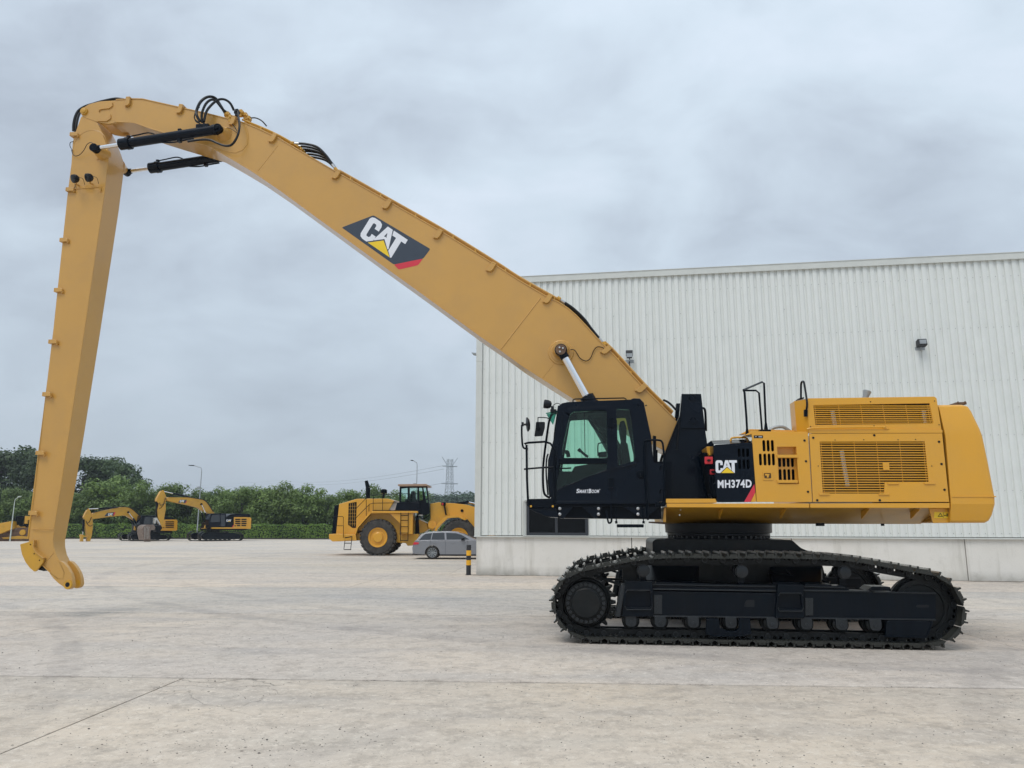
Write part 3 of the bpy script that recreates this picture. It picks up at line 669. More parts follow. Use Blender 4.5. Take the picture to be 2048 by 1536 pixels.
    # guide bar from frame to sprocket top, recoil parts
    b = MB(); b.tube([X.p3(1187, 1151, .3), X.p3(1243, 1170, .3)], .022); b.tube([X.p3(1276, 1160, .5), X.p3(1215, 1158, .6)], .02); b.prism(P([(1244, 1130), (1275, 1130), (1275, 1175), (1246, 1172)], .45), .45, .56); b.obj('guide_bar', TRK, fr_)
    # idler
    b = MB(); b.lathe((IC[0], .24, IC[1]), (0, 1, 0), [(.10, 0), (.32, .02), (.33, .0), (.40, .0), (.40, .09), (.44, .09), (.44, .18), (.40, .18), (.40, .27), (.33, .27), (.10, .25)], 48); o = b.obj('idler', TRK, ex); o.location = (0, dx, 0)
track_frame(0); track_frame(FARD)
# ---- car body between the tracks
b = MB()
b.prism(rnd_poly(P([(1305, 1083), (1312, 1078), (1584, 1080), (1602, 1096), (1640, 1112), (1655, 1168), (1300, 1163), (1305, 1110)], 1.1), .03), 1.1, 3.05)
b.obj('car_body', TRK, ex, .02)
for s0, s1 in ((1.0, 1.75), (3.0, 3.75)):
    for d0, d1 in ((.5, 1.15), (3.0, 3.6)):
        b = MB(); zt = 1.05; b.add([(s0, d0, .62), (s1, d0, .62), (s1, d0, zt - .12), (s0, d0, zt - .12), (s0 + .1, d1, .62), (s1 + .2, d1, .62), (s1 + .2, d1, zt + .1), (s0 + .1, d1, zt + .1)] if d0 < 1 else [(s0 + .1, d0, .62), (s1 + .2, d0, .62), (s1 + .2, d0, zt + .1), (s0 + .1, d0, zt + .1), (s0, d1, .62), (s1, d1, .62), (s1, d1, zt - .12), (s0, d1, zt - .12)], [(0, 1, 2, 3), (4, 7, 6, 5), (0, 4, 5, 1), (1, 5, 6, 2), (2, 6, 7, 3), (3, 7, 4, 0)])
        b.obj('axle_beam', FRM, ex, .02)
b = MB(); b.cyl((2.45, 1.6, .95), (2.45, 2.5, .95), .25, n=24); b.tube([(3.3, .8, 1.1), (3.42, .75, .95), (3.46, .7, .85)], .02); b.tube([(3.0, .8, 1.05), (3.6, .75, .98), (3.9, .6, .92)], .02); b.box(3.6, 3.75, .62, .8, .82, .97); b.box(1.9, 2.15, .6, .8, .82, .9); b.obj('travel_hose', RUB, ex)
# ---- slewing ring
tcx = 2.42
b = MB(); b.lathe((tcx, MID, 1.47), (0, 0, 1), [(.93, 0), (.93, .11), (.80, .11), (.80, .15), (.90, .16), (.90, .20), (.935, .21), (.94, .37)], 64)
sl = b.obj('slewing_ring', FRM, ex)
for i in range(48):
    a = 2 * pi * i / 48
    if sin(a) < .35: b = MB(); b.cyl((tcx + .875 * cos(a), MID + .875 * sin(a), 1.585), (tcx + .875 * cos(a), MID + .875 * sin(a), 1.63), .022, n=6); b.obj('ring_bolt', FRL, sl)

# ---- upper frame
DF = .36
b = MB(); dA_, dB_ = DF + .12, DF + 1.25
(xa, za), (xb, zb) = X.at(1328, 1014, dA_), X.at(1899, 1014, dA_); (xc, zc_), (xd, _z) = X.at(1331, 1047, dB_), X.at(1890, 1047, dB_)
b.add([(xa, dA_, za), (xb, dA_, zb), (xb, dB_, zc_), (xa, dB_, zc_), (xa, 2 * MID - dA_, za), (xb, 2 * MID - dA_, zb), (xb, 2 * MID - dB_, zc_), (xa, 2 * MID - dB_, zc_)], [(0, 1, 2, 3), (3, 2, 6, 7), (7, 6, 5, 4), (0, 3, 7, 4), (1, 5, 6, 2), (0, 4, 5, 1)])
uf = b.obj('upper_frame', YELB, ex, .012)
b = MB(); b.prism(P([(1858, 1016.5), (1899, 1016.5), (1900, 1045.5), (1866, 1046)], DF + .10), DF + .10, DF + .13); b.obj('frame_side_plate', YELH, uf, .006)
for px_, w_ in ((1445, 10), (1572, 10), (1740, 26), (1842, 28)):
    a = X.at(px_, 1017, DF)[0]; wd = w_ / 140; zt = X.at(px_, 1017, DF)[1]
    b = MB(); b.add([(a, DF + .012, zt), (a + .02, DF + .012, zt), (a + .02, DF + .45, zt), (a, DF + .45, zt), (a, DF + .45, zt - .16), (a + .02, DF + .45, zt - .16), (a + wd, DF + .012, zt), (a + wd, DF + .45, zt)], [(0, 1, 2, 3), (0, 4, 5, 1), (3, 2, 5, 4), (0, 3, 4), (1, 5, 2)])
    b.obj('gusset', YELH, uf)
for l in ([(1333, 1007), (1619, 1007), (1619, 1015.8), (1334, 1014.8)], [(1620.5, 1007), (1899.5, 1006), (1899.5, 1016.3), (1620.5, 1015.8)]):
    b = MB(); b.prism(P(l, DF - .03), DF - .03, 1.4); b.obj('deck_edge', YELH, ex, .008)
b = MB(); b.prism(rnd_poly(P([(1332, 997.5), (1431, 997.5), (1434, 1005.5), (1332, 1006)], DF - .02), .012), DF - .02, 1.3); b.obj('deck_step', YELH, ex, .006)
b = MB(); b.prism(P([(1328, 1016), (1332, 1016), (1332, 1044), (1326, 1044)], DF + .2), DF + .2, 1.3); b.obj('frame_end', YELH, uf)
# bolts on the frame side
for px_, py_ in ((1361, 1019), (1359, 1030)):
    b = MB(); p = X.p3(px_, py_, DF + .30); b.cyl(p, (p[0], p[1] - .015, p[2]), .014, n=8); b.obj('bolt', ALU, uf)
b = MB(); b.use(YELT).prism(rnd_poly(P([(1868.5, 1024), (1896.5, 1024.5), (1896, 1036.5), (1868, 1036)], DF + .10), .01), DF + .095, DF + .10)
wl = b.obj('warning_label', None, uf)
q = lambda l: P(l, DF + .095)
b = MB(); b.use(RUB)
b.prism(q([(1875.5, 1033.6), (1886, 1033.6), (1880.6, 1025.6)]), DF + .092, DF + .0945, holes=[q([(1877.6, 1032.6), (1884, 1032.6), (1880.7, 1027.6)])]); b.prism(q([(1882.9 + 4, 1024.8), (1883.3 + 4, 1024.8), (1883.1 + 4, 1036), (1882.7 + 4, 1036)]), DF + .092, DF + .0945)
b.prism(q([(1888, 1030.2), (1892, 1030.2), (1892, 1031.6), (1888, 1031.6)]), DF + .092, DF + .0945); b.prism(q([(1893, 1027), (1895.3, 1027), (1895.2, 1033), (1893, 1033)]), DF + .092, DF + .0945); b.obj('label_symbol', None, wl)
# underside frame stubs
b = MB(); b.cyl(X.p3(1640, 1046, 1.0), tuple(Vector(X.p3(1640, 1046, 1.0)) + Vector((0, 0, -.05))), .07, n=16); b.cyl(X.p3(1765, 1047, 1.4), tuple(Vector(X.p3(1765, 1047, 1.4)) + Vector((0, 0, -.04))), .03, n=8)
b.obj('drain_plug', FRM, uf)

# ---- body panels
def panel(nm, pl, d, th, m, holes=(), rc=.015, parent=ex, bev=.006, hrc=.02):
    b = MB(); b.prism(rnd_poly(P(pl, d), rc), d, d + th, holes=[rnd_poly(P(h_, d), hrc) for h_ in holes]); return b.obj(nm, m, parent, bev)
def slot(x0, x1, y0, y1, sk=0): return [(x0, y0), (x1, y0), (x1 + sk, y1), (x0 + sk, y1)]
def stadium(x, y0, y1, r, sk):
    o = []
    for i in range(7): a = R(180 + 180 * i / 6); o.append((x + r * cos(a), y0 + r * 1.0 + r * sin(a)))
    for i in range(7): a = R(180 * i / 6); o.append((x + sk + r * cos(a), y1 - r + r * sin(a)))
    return o
DP = .33
# inner machinery box seen through slots
b = MB(); b.prism(P([(1440, 900), (1508, 895), (1508, 878), (1612, 872), (1612, 1000), (1440, 1002)], DP + .3), DP + .3, 1.2); b.obj('inner_bulkhead', BLKM, ex)
b = MB(); b.prism(P([(1622, 812), (1872, 806), (1890, 1000), (1628, 1002)], DP + .22), DP + .22, DP + .26); b.obj('radiator_core', GRILLE, ex)
for i, px_ in enumerate((1664, 1682, 1846)):
    b = MB(); p0 = X.p3(px_, 822 if i != 1 else 900, DP + .17); b.tube([p0, (p0[0] + .02, p0[1], p0[2] - .25), (p0[0] + .05, p0[1], p0[2] - .33 - (.25 if i == 1 else 0))], .045); b.obj('air_duct', ALU, ex)
b = MB(); b.prism(P([(1628, 802), (1868, 798), (1880, 866), (1634, 868)], DP + .30), DP + .30, DP + .5); b.prism(P([(1628, 866), (1880, 866), (1888, 1003), (1628, 1003)], DP + .34), DP + .34, 2 * MID - DP - .2); b.obj('engine_bay', YELH, ex, .02)
# yellow service door with rows of slots
st = []
for x in (1527.5, 1536, 1544.5): st.append([tuple(q_) for q_ in stadium(x, 880, 903, 2.9, .9)])
for x in (1520.5, 1529.5, 1538, 1546.5): st.append([tuple(q_) for q_ in stadium(x, 907, 931, 2.9, .9)])
def raw_prism(nm, pl, d, th, m, holes, parent, bev=.004):
    b = MB(); b.prism(P(pl, d), d, d + th, holes=[P(h_, d) for h_ in holes]); return b.obj(nm, m, parent, bev)
rec = [(1553.5, 893), (1593, 893), (1598.5, 968), (1557, 968)]
dA = raw_prism('service_door', [(1503.5, 868), (1616, 867.5), (1624.5, 1004), (1513.5, 1004)], DP, .03, YELH, st + [rec], ex)
lat = rnd_poly([(1525, 941), (1545, 941), (1546.5, 960), (1526.5, 960)], 2)
raw_prism('latch_plate', lat, DP - .012, .012, YELH, [rnd_poly([(1527.5, 946), (1542, 946), (1543, 957), (1528.5, 957)], 2)], dA, .003)
b = MB(); b.prism(P([(1530, 947.5), (1539, 948), (1539, 950.5), (1537.5, 951), (1537.5, 955), (1534, 955.5), (1533.8, 951.4), (1530, 951)], DP - .012), DP - .014, DP + .0); b.obj('latch_handle', YELH, dA, .002)
b = MB(); b.prism(rnd_poly(P([(1528, 946.4), (1541.6, 946.4), (1542.6, 956.6), (1529, 956.6)], DP), .015), DP - .003, DP - .001); b.obj('latch_recess', GRILLE, dA)
# the recessed step pocket
rows = [[tuple(q_) for q_ in stadium(x, 912, 934, 2.9, .6)] for x in (1559, 1567.5, 1576, 1584.5)] + [[tuple(q_) for q_ in stadium(x, 938, 962, 2.9, .8)] for x in (1560, 1569, 1577.5, 1586)]
raw_prism('pocket_back', [(1550, 888), (1597, 888), (1602, 974), (1554, 974)], DP + .12, .01, YELH, rows, dA, 0)
b = MB()
b.strip(P(rec + [rec[0]], DP), -.006, DP, DP + .12); b.obj('pocket_wall', YELH, dA)
for y0, y1, dd in ((909.5, 914.5, 0), (960, 965, .0)):
    b = MB(); b.prism(P([(1553, y0), (1595, y0), (1596, y1 + 1), (1555, y1 + 1)], DP - .012), DP - .02, DP + .10); b.obj('step_tread', YELH, dA, .004)
b = MB(); b.prism(P([(1507.5, 870.8), (1526, 870.8), (1526, 876.4), (1507.8, 876.4)], DP), DP - .002, DP); bl = b.obj('small_decal', RUB, dA)
b = MB(); b.prism(P([(1509.5, 872.4), (1513.5, 872.4), (1511.8, 875)], DP), DP - .004, DP - .002); b.prism(P([(1517, 872.4), (1524, 872.4), (1524, 874.8), (1517, 874.8)], DP), DP - .004, DP - .002); b.obj('decal_mark', ALU, bl)
def bolt(px_, py_, d, r, m, parent):
    b = MB(); p = X.p3(px_, py_, d); b.lathe((p[0], d - .012, p[2]), (0, 1, 0), [(r * .5, .0), (r * .55, .003), (r * .9, .004), (r, .012)], 12); b.obj('bolt', m, parent)
for x, y in ((1609, 881), (1612, 922.5), (1616, 983.5)): bolt(x, y, DP, .019, TRK, dA)
# grille door
gB = [(1639.5, 883.5), (1849.6, 883), (1857.5, 964.5), (1769.5, 965.5), (1768.4, 987), (1646, 987)]
dB = raw_prism('grille_door', [(1618.5, 867), (1884.5, 866.3), (1898.5, 1004), (1626, 1004)], DP, .03, YELH, [gB], ex)
for x, y in ((1626.5, 875.5), (1748.5, 870.5), (1878, 883.5), (1883, 928), (1889, 979.5), (1634.5, 1000.5), (1759.5, 1000.5)): bolt(x, y, DP, .019, TRK, dB)
for x, y in ((1670, 880), (1727.5, 879.5), (1796, 879.5), (1831, 879), (1636.5, 932), (1863.5, 932)): bolt(x, y, DP, .008, TRK, dB)
def grille(parent, lx, rx, y0, y1, n, bars, d, step=None):
    """thin horizontal bars between slanted left and right edges; lx, rx: x at the top and the bottom"""
    for i in range(n):
        t = (i + .5) / n; y = y0 + (y1 - y0) * t
        xa = lx[0] + (lx[1] - lx[0]) * t; xb = rx[0] + (rx[1] - rx[0]) * t
        if step and y > step[1]: xb = step[0]
        b = MB(); b.cyl(X.p3(xa, y, d), X.p3(xb, y, d), .0088, n=6, cap=False); b.obj('grille_bar', YELH, parent)
    for xt, xb, yb in bars:
        b = MB(); b.tube([X.p3(xt, y0, d + .012), X.p3(xb, yb, d + .012)], .006, 6); b.obj('grille_rod', YELH, parent)
grille(dB, (1639, 1646), (1850, 1859), 883.5, 987, 21, [(1639.8 + 2, 1646.5 + 2, 987), (1663, 1671, 987), (1708, 1716, 987), (1753, 1761, 987), (1799, 1806, 965), (1846, 1853, 965), (1850, 1857, 965)], DP + .012, (1768.4, 965))
b = MB(); b.prism(P([(1765, 925), (1778, 925.3), (1779, 940), (1766.5, 939.6)], DP), DP - .004, DP + .004); b.cyl(X.p3(1770, 932, DP - .004), X.p3(1770, 932, DP - .012), .004, n=6); b.cyl(X.p3(1774, 932, DP - .004), X.p3(1774, 932, DP - .012), .004, n=6); b.obj('grille_plate', YELH, dB)
for x0, x1, y in ((1638, 1659, 988), (1757, 1778, 988), (1775, 1797, 966.5), (1848, 1870, 966.5)):
    b = MB(); b.prism(P([(x0, y - 1.5), (x1, y - 1.5), (x1, y + 2), (x0, y + 2)], DP), DP - .018, DP); b.obj('catch', YELH, dB, .003)
# upper hood
gH = [(1627, 810.5), (1859.4, 806.8), (1867, 847.5), (1631, 849.5)]
hd = raw_prism('hood_panel', [(1612, 799), (1617, 796.5), (1869, 793), (1873.4, 796), (1884, 863.5), (1619, 865.5)], DP + .02, .03, YELH, [gH], ex, .006)
s0, z0 = X.at(1612, 799, DP + .02); s1, z1 = X.at(1619, 865.5, DP + .02)
b = MB(); b.add([(s0, DP + .02, z0), (s1, DP + .02, z1), (s1 - .14, DP + .25, z1), (s0 - .13, DP + .25, z0 + .01), (s0, DP + .75, z0), (s1, DP + .75, z1), (s1 - .14, DP + .55, z1), (s0 - .13, DP + .55, z0 + .01)], [(0, 1, 2, 3), (3, 2, 6, 7), (7, 6, 5, 4)]); put('hood_end', (setattr(b, 'mats', [YELH]) or b.mesh('hood_end', 8)), ex)
b = MB(); q2 = P([(1612, 799), (1617, 796.5), (1869, 793), (1873.4, 796)], DP + .02); zt = q2[1][1]
b.add([(q2[1][0], DP + .03, q2[1][1]), (q2[2][0], DP + .03, q2[2][1]), (q2[2][0], .95, q2[2][1]), (q2[1][0] - .1, .95, q2[1][1]), (q2[1][0] - .16, DP + .3, q2[1][1])], [(0, 1, 2, 3, 4)])
b.obj('hood_top', YELH, ex)
grille(hd, (1627, 1631), (1859.4, 1867), 810, 848.5, 9, [(1629.5, 1632.5, 849), (1677, 1681, 849), (1721, 1726, 848.5), (1765, 1771, 848), (1811, 1817, 848), (1855, 1861, 847.5), (1858.5, 1865, 847.5)], DP + .032)
for x, y in ((1621, 853), (1741, 803.5), (1869, 802), (1748, 851.5), (1878, 849.5)): bolt(x, y, DP + .02, .008, TRK, hd)
b = MB(); b.tube([X.p3(1617, 861, DP), X.p3(1628, 856, DP - .03), X.p3(1760, 854, DP - .03), X.p3(1766, 855, DP - .03), X.p3(1778, 858.5, DP)], .011, 8); b.obj('grab_rail', YELH, ex)
b = MB(); b.prism(rnd_poly(P([(1614, 858), (1780, 858), (1884, 860), (1884.5, 866), (1618, 866.5)], DP + .01), .01), DP - .005, DP + .03); b.obj('hood_lip', YELH, hd, .004)
# counterweight: rounded in plan, lip near its base
LV = [(808, 1880, 1934, .10), (812, 1880, 1943, .06), (822, 1882, 1949, .045), (858, 1888, 1963.5, .0), (873, 1891, 1969, 0), (930, 1896, 1981, 0), (994, 1901, 1993.4, 0), (1008, 1902, 1994, 0), (1030, 1903, 1990.5, .04), (1041, 1903.5, 1986, .065), (1045.5, 1904, 1980, .10)]
b = MB(); vs = []
for y_, xl, xr, ins in LV:
    l_, z_ = X.at(xl, y_, DP); r_, _z = X.at(xr, y_, DP); d0 = DP + ins; d1 = 2 * MID - d0
    rr = [(l_, d0), (r_ - .16, d0), (r_ - .06, d0 + .006), (r_ - .02, d0 + .025), (r_, d0 + .07), (r_ + .05, d0 + .5), (r_ + .14, MID), (r_ + .05, d1 - .5), (r_, d1 - .11), (r_ - .03, d1 - .045), (r_ - .22, d1), (l_, d1)]
    vs += [(x_, yy, z_) for x_, yy in rr]
n = 12
b.add(vs, [tuple(range(n)), tuple(range(len(vs) - 1, len(vs) - n - 1, -1))] + [(j * n + i, (j + 1) * n + i, (j + 1) * n + (i + 1) % n, j * n + (i + 1) % n) for j in range(len(LV) - 1) for i in range(n)])
cw = put('counterweight', b.use(YELH).mesh('counterweight', 14) if False else None, ex) if False else None
b.mats = [YELH]; cw = put('counterweight', b.mesh('counterweight', 11), ex, .012, 2)
b = MB(); b.strip(P([(1903, 994.2), (1992, 994.2)], DP), .016, DP - .010, DP + .1); b.obj('counterweight_lip', YELH, cw, .004)
b = MB(); b.prism(P([(1912, 804.5), (1933, 803.5), (1934, 808.5), (1911, 808.5)], .8), .8, 1.3); b.cyl(X.p3(1916, 803, .8), X.p3(1916, 806, .8), .012, n=8); b.cyl(X.p3(1930, 802.5, .8), X.p3(1930, 806, .8), .012, n=8); b.obj('lifting_lug', RUST, cw, .004)
b = MB(); b.prism(P([(1876, 810), (1880, 810), (1903.5, 1045), (1899, 1045)], DP + .1), DP + .1, DP + .12); b.obj('gap_seal', RUST, ex)
# exhaust tip and hood-top bits
b = MB(); p = Vector(X.p3(1727, 794, 1.3)); b.lathe(tuple(p + Vector((0, 0, -.1))), (.35, 0, 1), [(.045, 0), (.05, .12), (.07, .21), (.065, .22)], 18); b.obj('exhaust_stack', GALV, ex)
b = MB(); p = Vector(X.p3(1552, 868, 1.0)); b.tube([p + Vector((-.15, 0, 0)), p + Vector((-.05, 0, .1)), p + Vector((.12, 0, .12)), p + Vector((.25, 0, .03))], .028); b.obj('intake_pipe', GALV, ex)
b = MB(); b.prism(P([(1480, 868), (1500, 858), (1616, 861), (1617, 868)], .75), .75, .95); b.obj('fender_top', YELH, ex, .01)
b = MB(); b.prism(P([(1486, 872), (1504, 862.5), (1617, 863.5), (1617, 868), (1503, 868.5)], DP + .01), DP + .01, .8); b.obj('deck_top', YELH, ex, .006)
# black badge door
bd = raw_prism('badge_door', rnd_poly([(1427, 893), (1430, 889.5), (1500, 885), (1504.5, 886), (1512.5, 1004), (1434, 1004.5)], 3), DP, .03, BLK, [[tuple(q_) for q_ in stadium(x, 897, 914, 2.7, .4)] for x in (1478, 1486.5, 1495)] + [[tuple(q_) for q_ in stadium(x, 919, 938, 2.7, .5)] for x in (1479, 1487.5, 1496)], ex, .004)
b = MB(); zt_ = X.at(1465, 888, DP)[1]; a_ = X.at(1428, 890, DP)[0]; c_ = X.at(1504, 886, DP)[0]
b.add([(a_, DP + .01, zt_), (c_, DP + .01, zt_ + .015), (c_, DP + .3, zt_ + .11), (a_, DP + .3, zt_ + .09), (a_, DP + .9, zt_ + .09), (c_, DP + .9, zt_ + .11), (a_, DP + .9, zt_ - .8), (a_, DP + .01, zt_ - .85)], [(0, 1, 2, 3), (3, 2, 5, 4), (0, 3, 4, 6, 7)])
b.obj('badge_door_top', BLK, bd)
logo(bd, X, (1431.5, 946), (1431.5 + 25.2, 946), (1431.5 - .6, 920.5), DP)
text('MH374D', WHT, 'model_lettering', bd, X, (1435.5, 976.5), (1503.5, 975.5), (1435.2, 960), DP, .035, 1.12)
b = MB(); b.prism(P([(1508.5, 968), (1510.8, 984), (1501, 1003.8), (1488, 1004)], DP), DP - .002, DP); b.obj('red_stripe', REDT, bd)
b = MB(); b.prism(P([(1510.8, 984.6), (1512.2, 1003.8), (1501.5, 1003.8)], DP), DP - .002, DP); b.obj('yellow_corner', YELH, bd)
b = MB(); b.tube([X.p3(1461.5, 889, .55), X.p3(1461.5, 881, .55), X.p3(1466, 875.5, .55), X.p3(1490, 875.5, .55), X.p3(1496, 881, .55), X.p3(1496.5, 889, .55)], .016, 8); b.obj('grab_handle', YELH, ex)
# shapes behind: hoses and boxes between the tower and the badge door
b = MB(); b.prism(P([(1405, 905), (1432, 905), (1440, 1000), (1425, 1000)], .9), .9, 1.4); b.obj('pump_bay', BLKM, ex)
b = MB(); b.prism(P([(1413, 893), (1428, 893), (1428, 903), (1419, 912), (1414, 903)], .8), .8, 1.4); b.obj('pump_bracket', YELH, ex, .01)
for i, (px_, py_) in enumerate(((1418, 921), (1426, 944))):
    b = MB(); dd = .30 if i == 0 else .5; sz = 8.5 if i == 0 else 6
    b.prism(rnd_poly(P([(px_ - sz, py_ - sz * .9), (px_ + sz * .9, py_ - sz * .9), (px_ + sz * .9, py_ + sz * .8), (px_ - sz, py_ + sz * .8)], dd), .012), dd, dd + .04); rb = b.obj('red_switch_box', RED, ex, .005)
    b = MB(); p = X.p3(px_ - .5, py_, dd); b.cyl(p, (p[0], p[1] - .03, p[2]), .02, n=10); b.box(p[0] - .03, p[0] + .03, p[1] - .04, p[1] - .02, p[2] - .008, p[2] + .01); b.obj('switch_lever', TRK, rb)
    b = MB(); p = X.p3(px_ + 10, py_ + 3, dd + .05); b.tube([p, (p[0] + .03, p[1], p[2] - .05), (p[0] + .04, p[1], p[2] - .2), (p[0], p[1] + .05, p[2] - .35)], .012, 6); b.obj('switch_cable', RUB, rb)
# handrails on the deck
def rail(nm, l, r=.017, m=BLKM, parent=ex, sm=True):
    b = MB(); b.tube([X.p3(x, y, d) for x, y, d in l], r, 8, sm); return b.obj(nm, m, parent)
rail('handrail', [(1494.5, 868, .5), (1493, 838, .5), (1489, 785, .5), (1487, 780, .5), (1524, 764, 1.3), (1528, 766, 1.3), (1532, 857, 1.3)], .018, sm=False)
rail('handrail', [(1487, 781, .5), (1512, 781, .5), (1518, 786, .55), (1524, 861, .6)], .016, sm=False)
b = MB(); b.cyl(X.p3(1494.5, 872, .5), X.p3(1494, 858, .5), .032, .02, 10); b.cyl(X.p3(1532, 862, 1.3), X.p3(1531.6, 846, 1.3), .04, .02, 10); b.prism(P([(1520, 859), (1542, 859), (1542, 863), (1520, 863)], .6), .6, .75); b.obj('rail_foot', BLKM, ex)
rail('hood_rail', [(1602, 797, .7), (1602, 772, .7), (1603, 765, .66), (1606, 763, .6), (1608.5, 768, .5), (1614, 805, .32), (1612.5, 822, .32)], .017)
b = MB(); b.prism(rnd_poly(P([(1608.5, 819), (1615.5, 819), (1615.5, 833), (1608.5, 833)], .32), .01), .32, .36); b.prism(P([(1597, 797), (1608, 794), (1608, 797), (1598, 800)], .6), .6, .8); b.obj('rail_foot', BLKM, ex)
# ---- boom support tower
def tower(d0, d1, dx=0):
    b = MB(); q_ = X.pts([(1363.5, 789), (1401.5, 789), (1410, 857), (1431, 1000), (1336, 1000), (1341, 945), (1322, 934), (1331, 902), (1359.5, 832)], 1.5)
    b.prism(rnd_poly(q_, .012), d0, d1); o = b.obj('boom_tower', BLK, ex, .008); return o
t1 = tower(1.50, 1.66); t2 = tower(2.52, 2.68)
b = MB(); b.prism(P([(1334, 944), (1430, 944), (1433, 1000), (1334, 1000)], 1.55), 1.53, 3.1); b.obj('tower_base', BLK, ex, .01)
b = MB(); b.prism(P([(1363, 788), (1402, 788), (1410, 857), (1361, 857)], 1.49), 1.475, 1.5); b.obj('tower_face_plate', BLK, t1, .004)
b = MB(); b.strip(P([(1359, 832), (1331, 902), (1321, 936)], 1.5), .02, 1.46, 1.68); b.obj('tower_front_flange', BLKM, t1, .003)
b = MB(); b.tube([X.p3(1358, 838, 1.47), X.p3(1353.5, 900, 1.47)], .012, 6); b.obj('tower_cable', RUB, t1)
for x, y in ((1384, 796), (1386, 842.5)):
    p = X.p3(x, y, 1.475); b = MB(); b.cyl(p, (p[0], p[1] - .025, p[2]), .05, n=20); o = b.obj('tower_pin', BLK, t1, .004)
    b = MB(); b.strip([(p[0] + .062 * cos(R(a)), p[2] + .062 * sin(R(a))) for a in range(10, 171, 20)], .01, 1.445, 1.475); b.obj('pin_hood', BLKM, o)
b = MB(); b.tube([X.p3(1403, 816, 1.75), X.p3(1409, 818, 1.75), X.p3(1411, 830, 1.75), X.p3(1412, 862, 1.75)], .022, 8); b.obj('tower_pipe', BLK, ex)
b = MB(); b.box(1.85, 2.05, 1.66, 2.52, 2.45, 2.75); b.box(2.0, 2.2, 1.66, 2.52, 3.35, 3.5); b.obj('tower_cross_beam', BLKM, ex)
# ---- boom
BN, BF = 1.725, 2.425
top = [(232, 200.5), (262, 198.5), (285, 199), (345, 212.5), (410, 227), (452, 237.5), (488, 246.5), (520, 260), (555, 276.5), (600, 303), (672, 344.5), (777, 404), (879, 462), (985, 527.5), (1035, 560), (1090, 592.5), (1117, 605.5), (1136, 618), (1152, 632), (1172, 653), (1195, 679), (1225, 709), (1289, 779), (1350, 839.5), (1392, 878)]
bot = [(232, 243), (269, 244.5), (297, 255), (334, 266.5), (420, 292), (468, 319.5), (504, 341), (560, 379), (640, 437.5), (660, 452), (760, 525), (845.5, 586.5), (960, 670.5), (1002, 699), (1046, 731), (1083.5, 755), (1153, 799.5), (1303, 886), (1332, 900.5), (1368, 916), (1396, 900)]
tl, bl_ = P(top, BN), P(bot, BN)
b = MB(); b.use(YEL).prism(tl + bl_[::-1], BN, BN + .02); b.prism(tl + bl_[::-1], BF - .02, BF)
b.prism([(x, z - .01) for x, z in tl] + [(x, z + .01) for x, z in bl_[::-1]], BN + .02, BF - .02)
boom = b.obj('boom', None, ex)
b = MB(); b.strip(bl_[:20], -.022, BN - .016, BF + .016); b.obj('bottom_flange', YEL, boom, .004)
b = MB(); b.strip(tl[:24], .022, BN - .014, BF + .014); b.obj('top_flange', YEL, boom, .004)
# underside box at the nose is narrower and deeper
nose = P([(163, 231), (160, 222), (165, 216.5), (178, 208), (200, 202.5), (232, 200.5), (246, 199.5), (246, 243), (234, 241), (228, 246), (216, 248), (200, 245.5), (172, 236)], 1.79)
b = MB(); b.prism(rnd_poly(nose, .05), 1.79, 1.84); b.prism(rnd_poly(nose, .05), 2.31, 2.36); fk = b.obj('boom_nose_plate', YEL, boom, .006)
b = MB(); q_ = P([(214, 205), (246, 199.5), (246, 243), (220, 246)], 1.84); b.prism(q_, 1.84, 2.31); b.obj('boom_nose_box', YEL, boom, .02)
# chamfer between the nose plate and the boom side
b = MB(); za, zb = P([(244, 200)], BN)[0], P([(244, 243)], BN)[0]; sa = P([(236, 200)], 1.79)[0][0]
for (da, dn) in ((1.788, BN), (2.362, BF)):
    b.add([(sa, da, za[1] + .0), (sa, da, zb[1]), (za[0] + .07, dn, zb[1]), (za[0] + .07, dn, za[1])], [(0, 1, 2, 3)])
b.obj('boom_nose_chamfer', YEL, boom)
for k, l in enumerate(([(193, 203), (222, 199.5)], [(200, 243), (222, 236)])): pass
rib1 = P([(190, 207), (220, 203), (227, 206), (227, 213), (219, 217.5), (204, 218.5), (201, 224), (196.5, 225), (195, 219), (198, 215.5), (214, 213), (213, 211), (190, 216)], 1.79)
rib2 = P([(172, 234), (172, 222), (200, 224), (217, 231), (222, 235), (221, 242), (212, 243.5), (198, 242.5)], 1.79)
b = MB(); b.strip(P([(224, 206), (224.5, 212), (219, 216), (205, 217.5), (199, 219.5), (197.5, 224)], 1.79), .022, 1.765, 1.79); b.strip(P([(196, 241.5), (214, 241.5), (221, 237), (220, 230)], 1.79), -.022, 1.765, 1.79); b.obj('reinforcing_rib', YEL, fk, .006)
p = X.p3(169, 223, 1.79); b = MB(); b.lathe((p[0], 1.755, p[2]), (0, 1, 0), [(.04, -.015), (.055, -.01), (.055, 0), (.078, 0), (.082, .04)], 24); b.cyl((p[0], 1.75, p[2]), (p[0], 2.40, p[2]), .055, n=20); b.obj('nose_pin', YELB, fk)
# weld seams
for a_, c_, r_ in (((556, 291), (516, 342), .006), ((1081, 596), (1002, 698), .011), ((1112, 722), (1086, 755), .005)):
    b = MB(); b.tube([X.p3(*a_, BN), X.p3(*c_, BN)], r_, 6); b.obj('weld_seam', YEL, boom)
b = MB(); b.strip(P([(490, 250), (492, 262), (494, 270), (492, 288), (484, 298), (472, 303), (460, 302), (440, 295), (418, 288)], BN), .035, BN - .008, BN + .004); b.obj('doubler_edge', YEL, boom, .003)
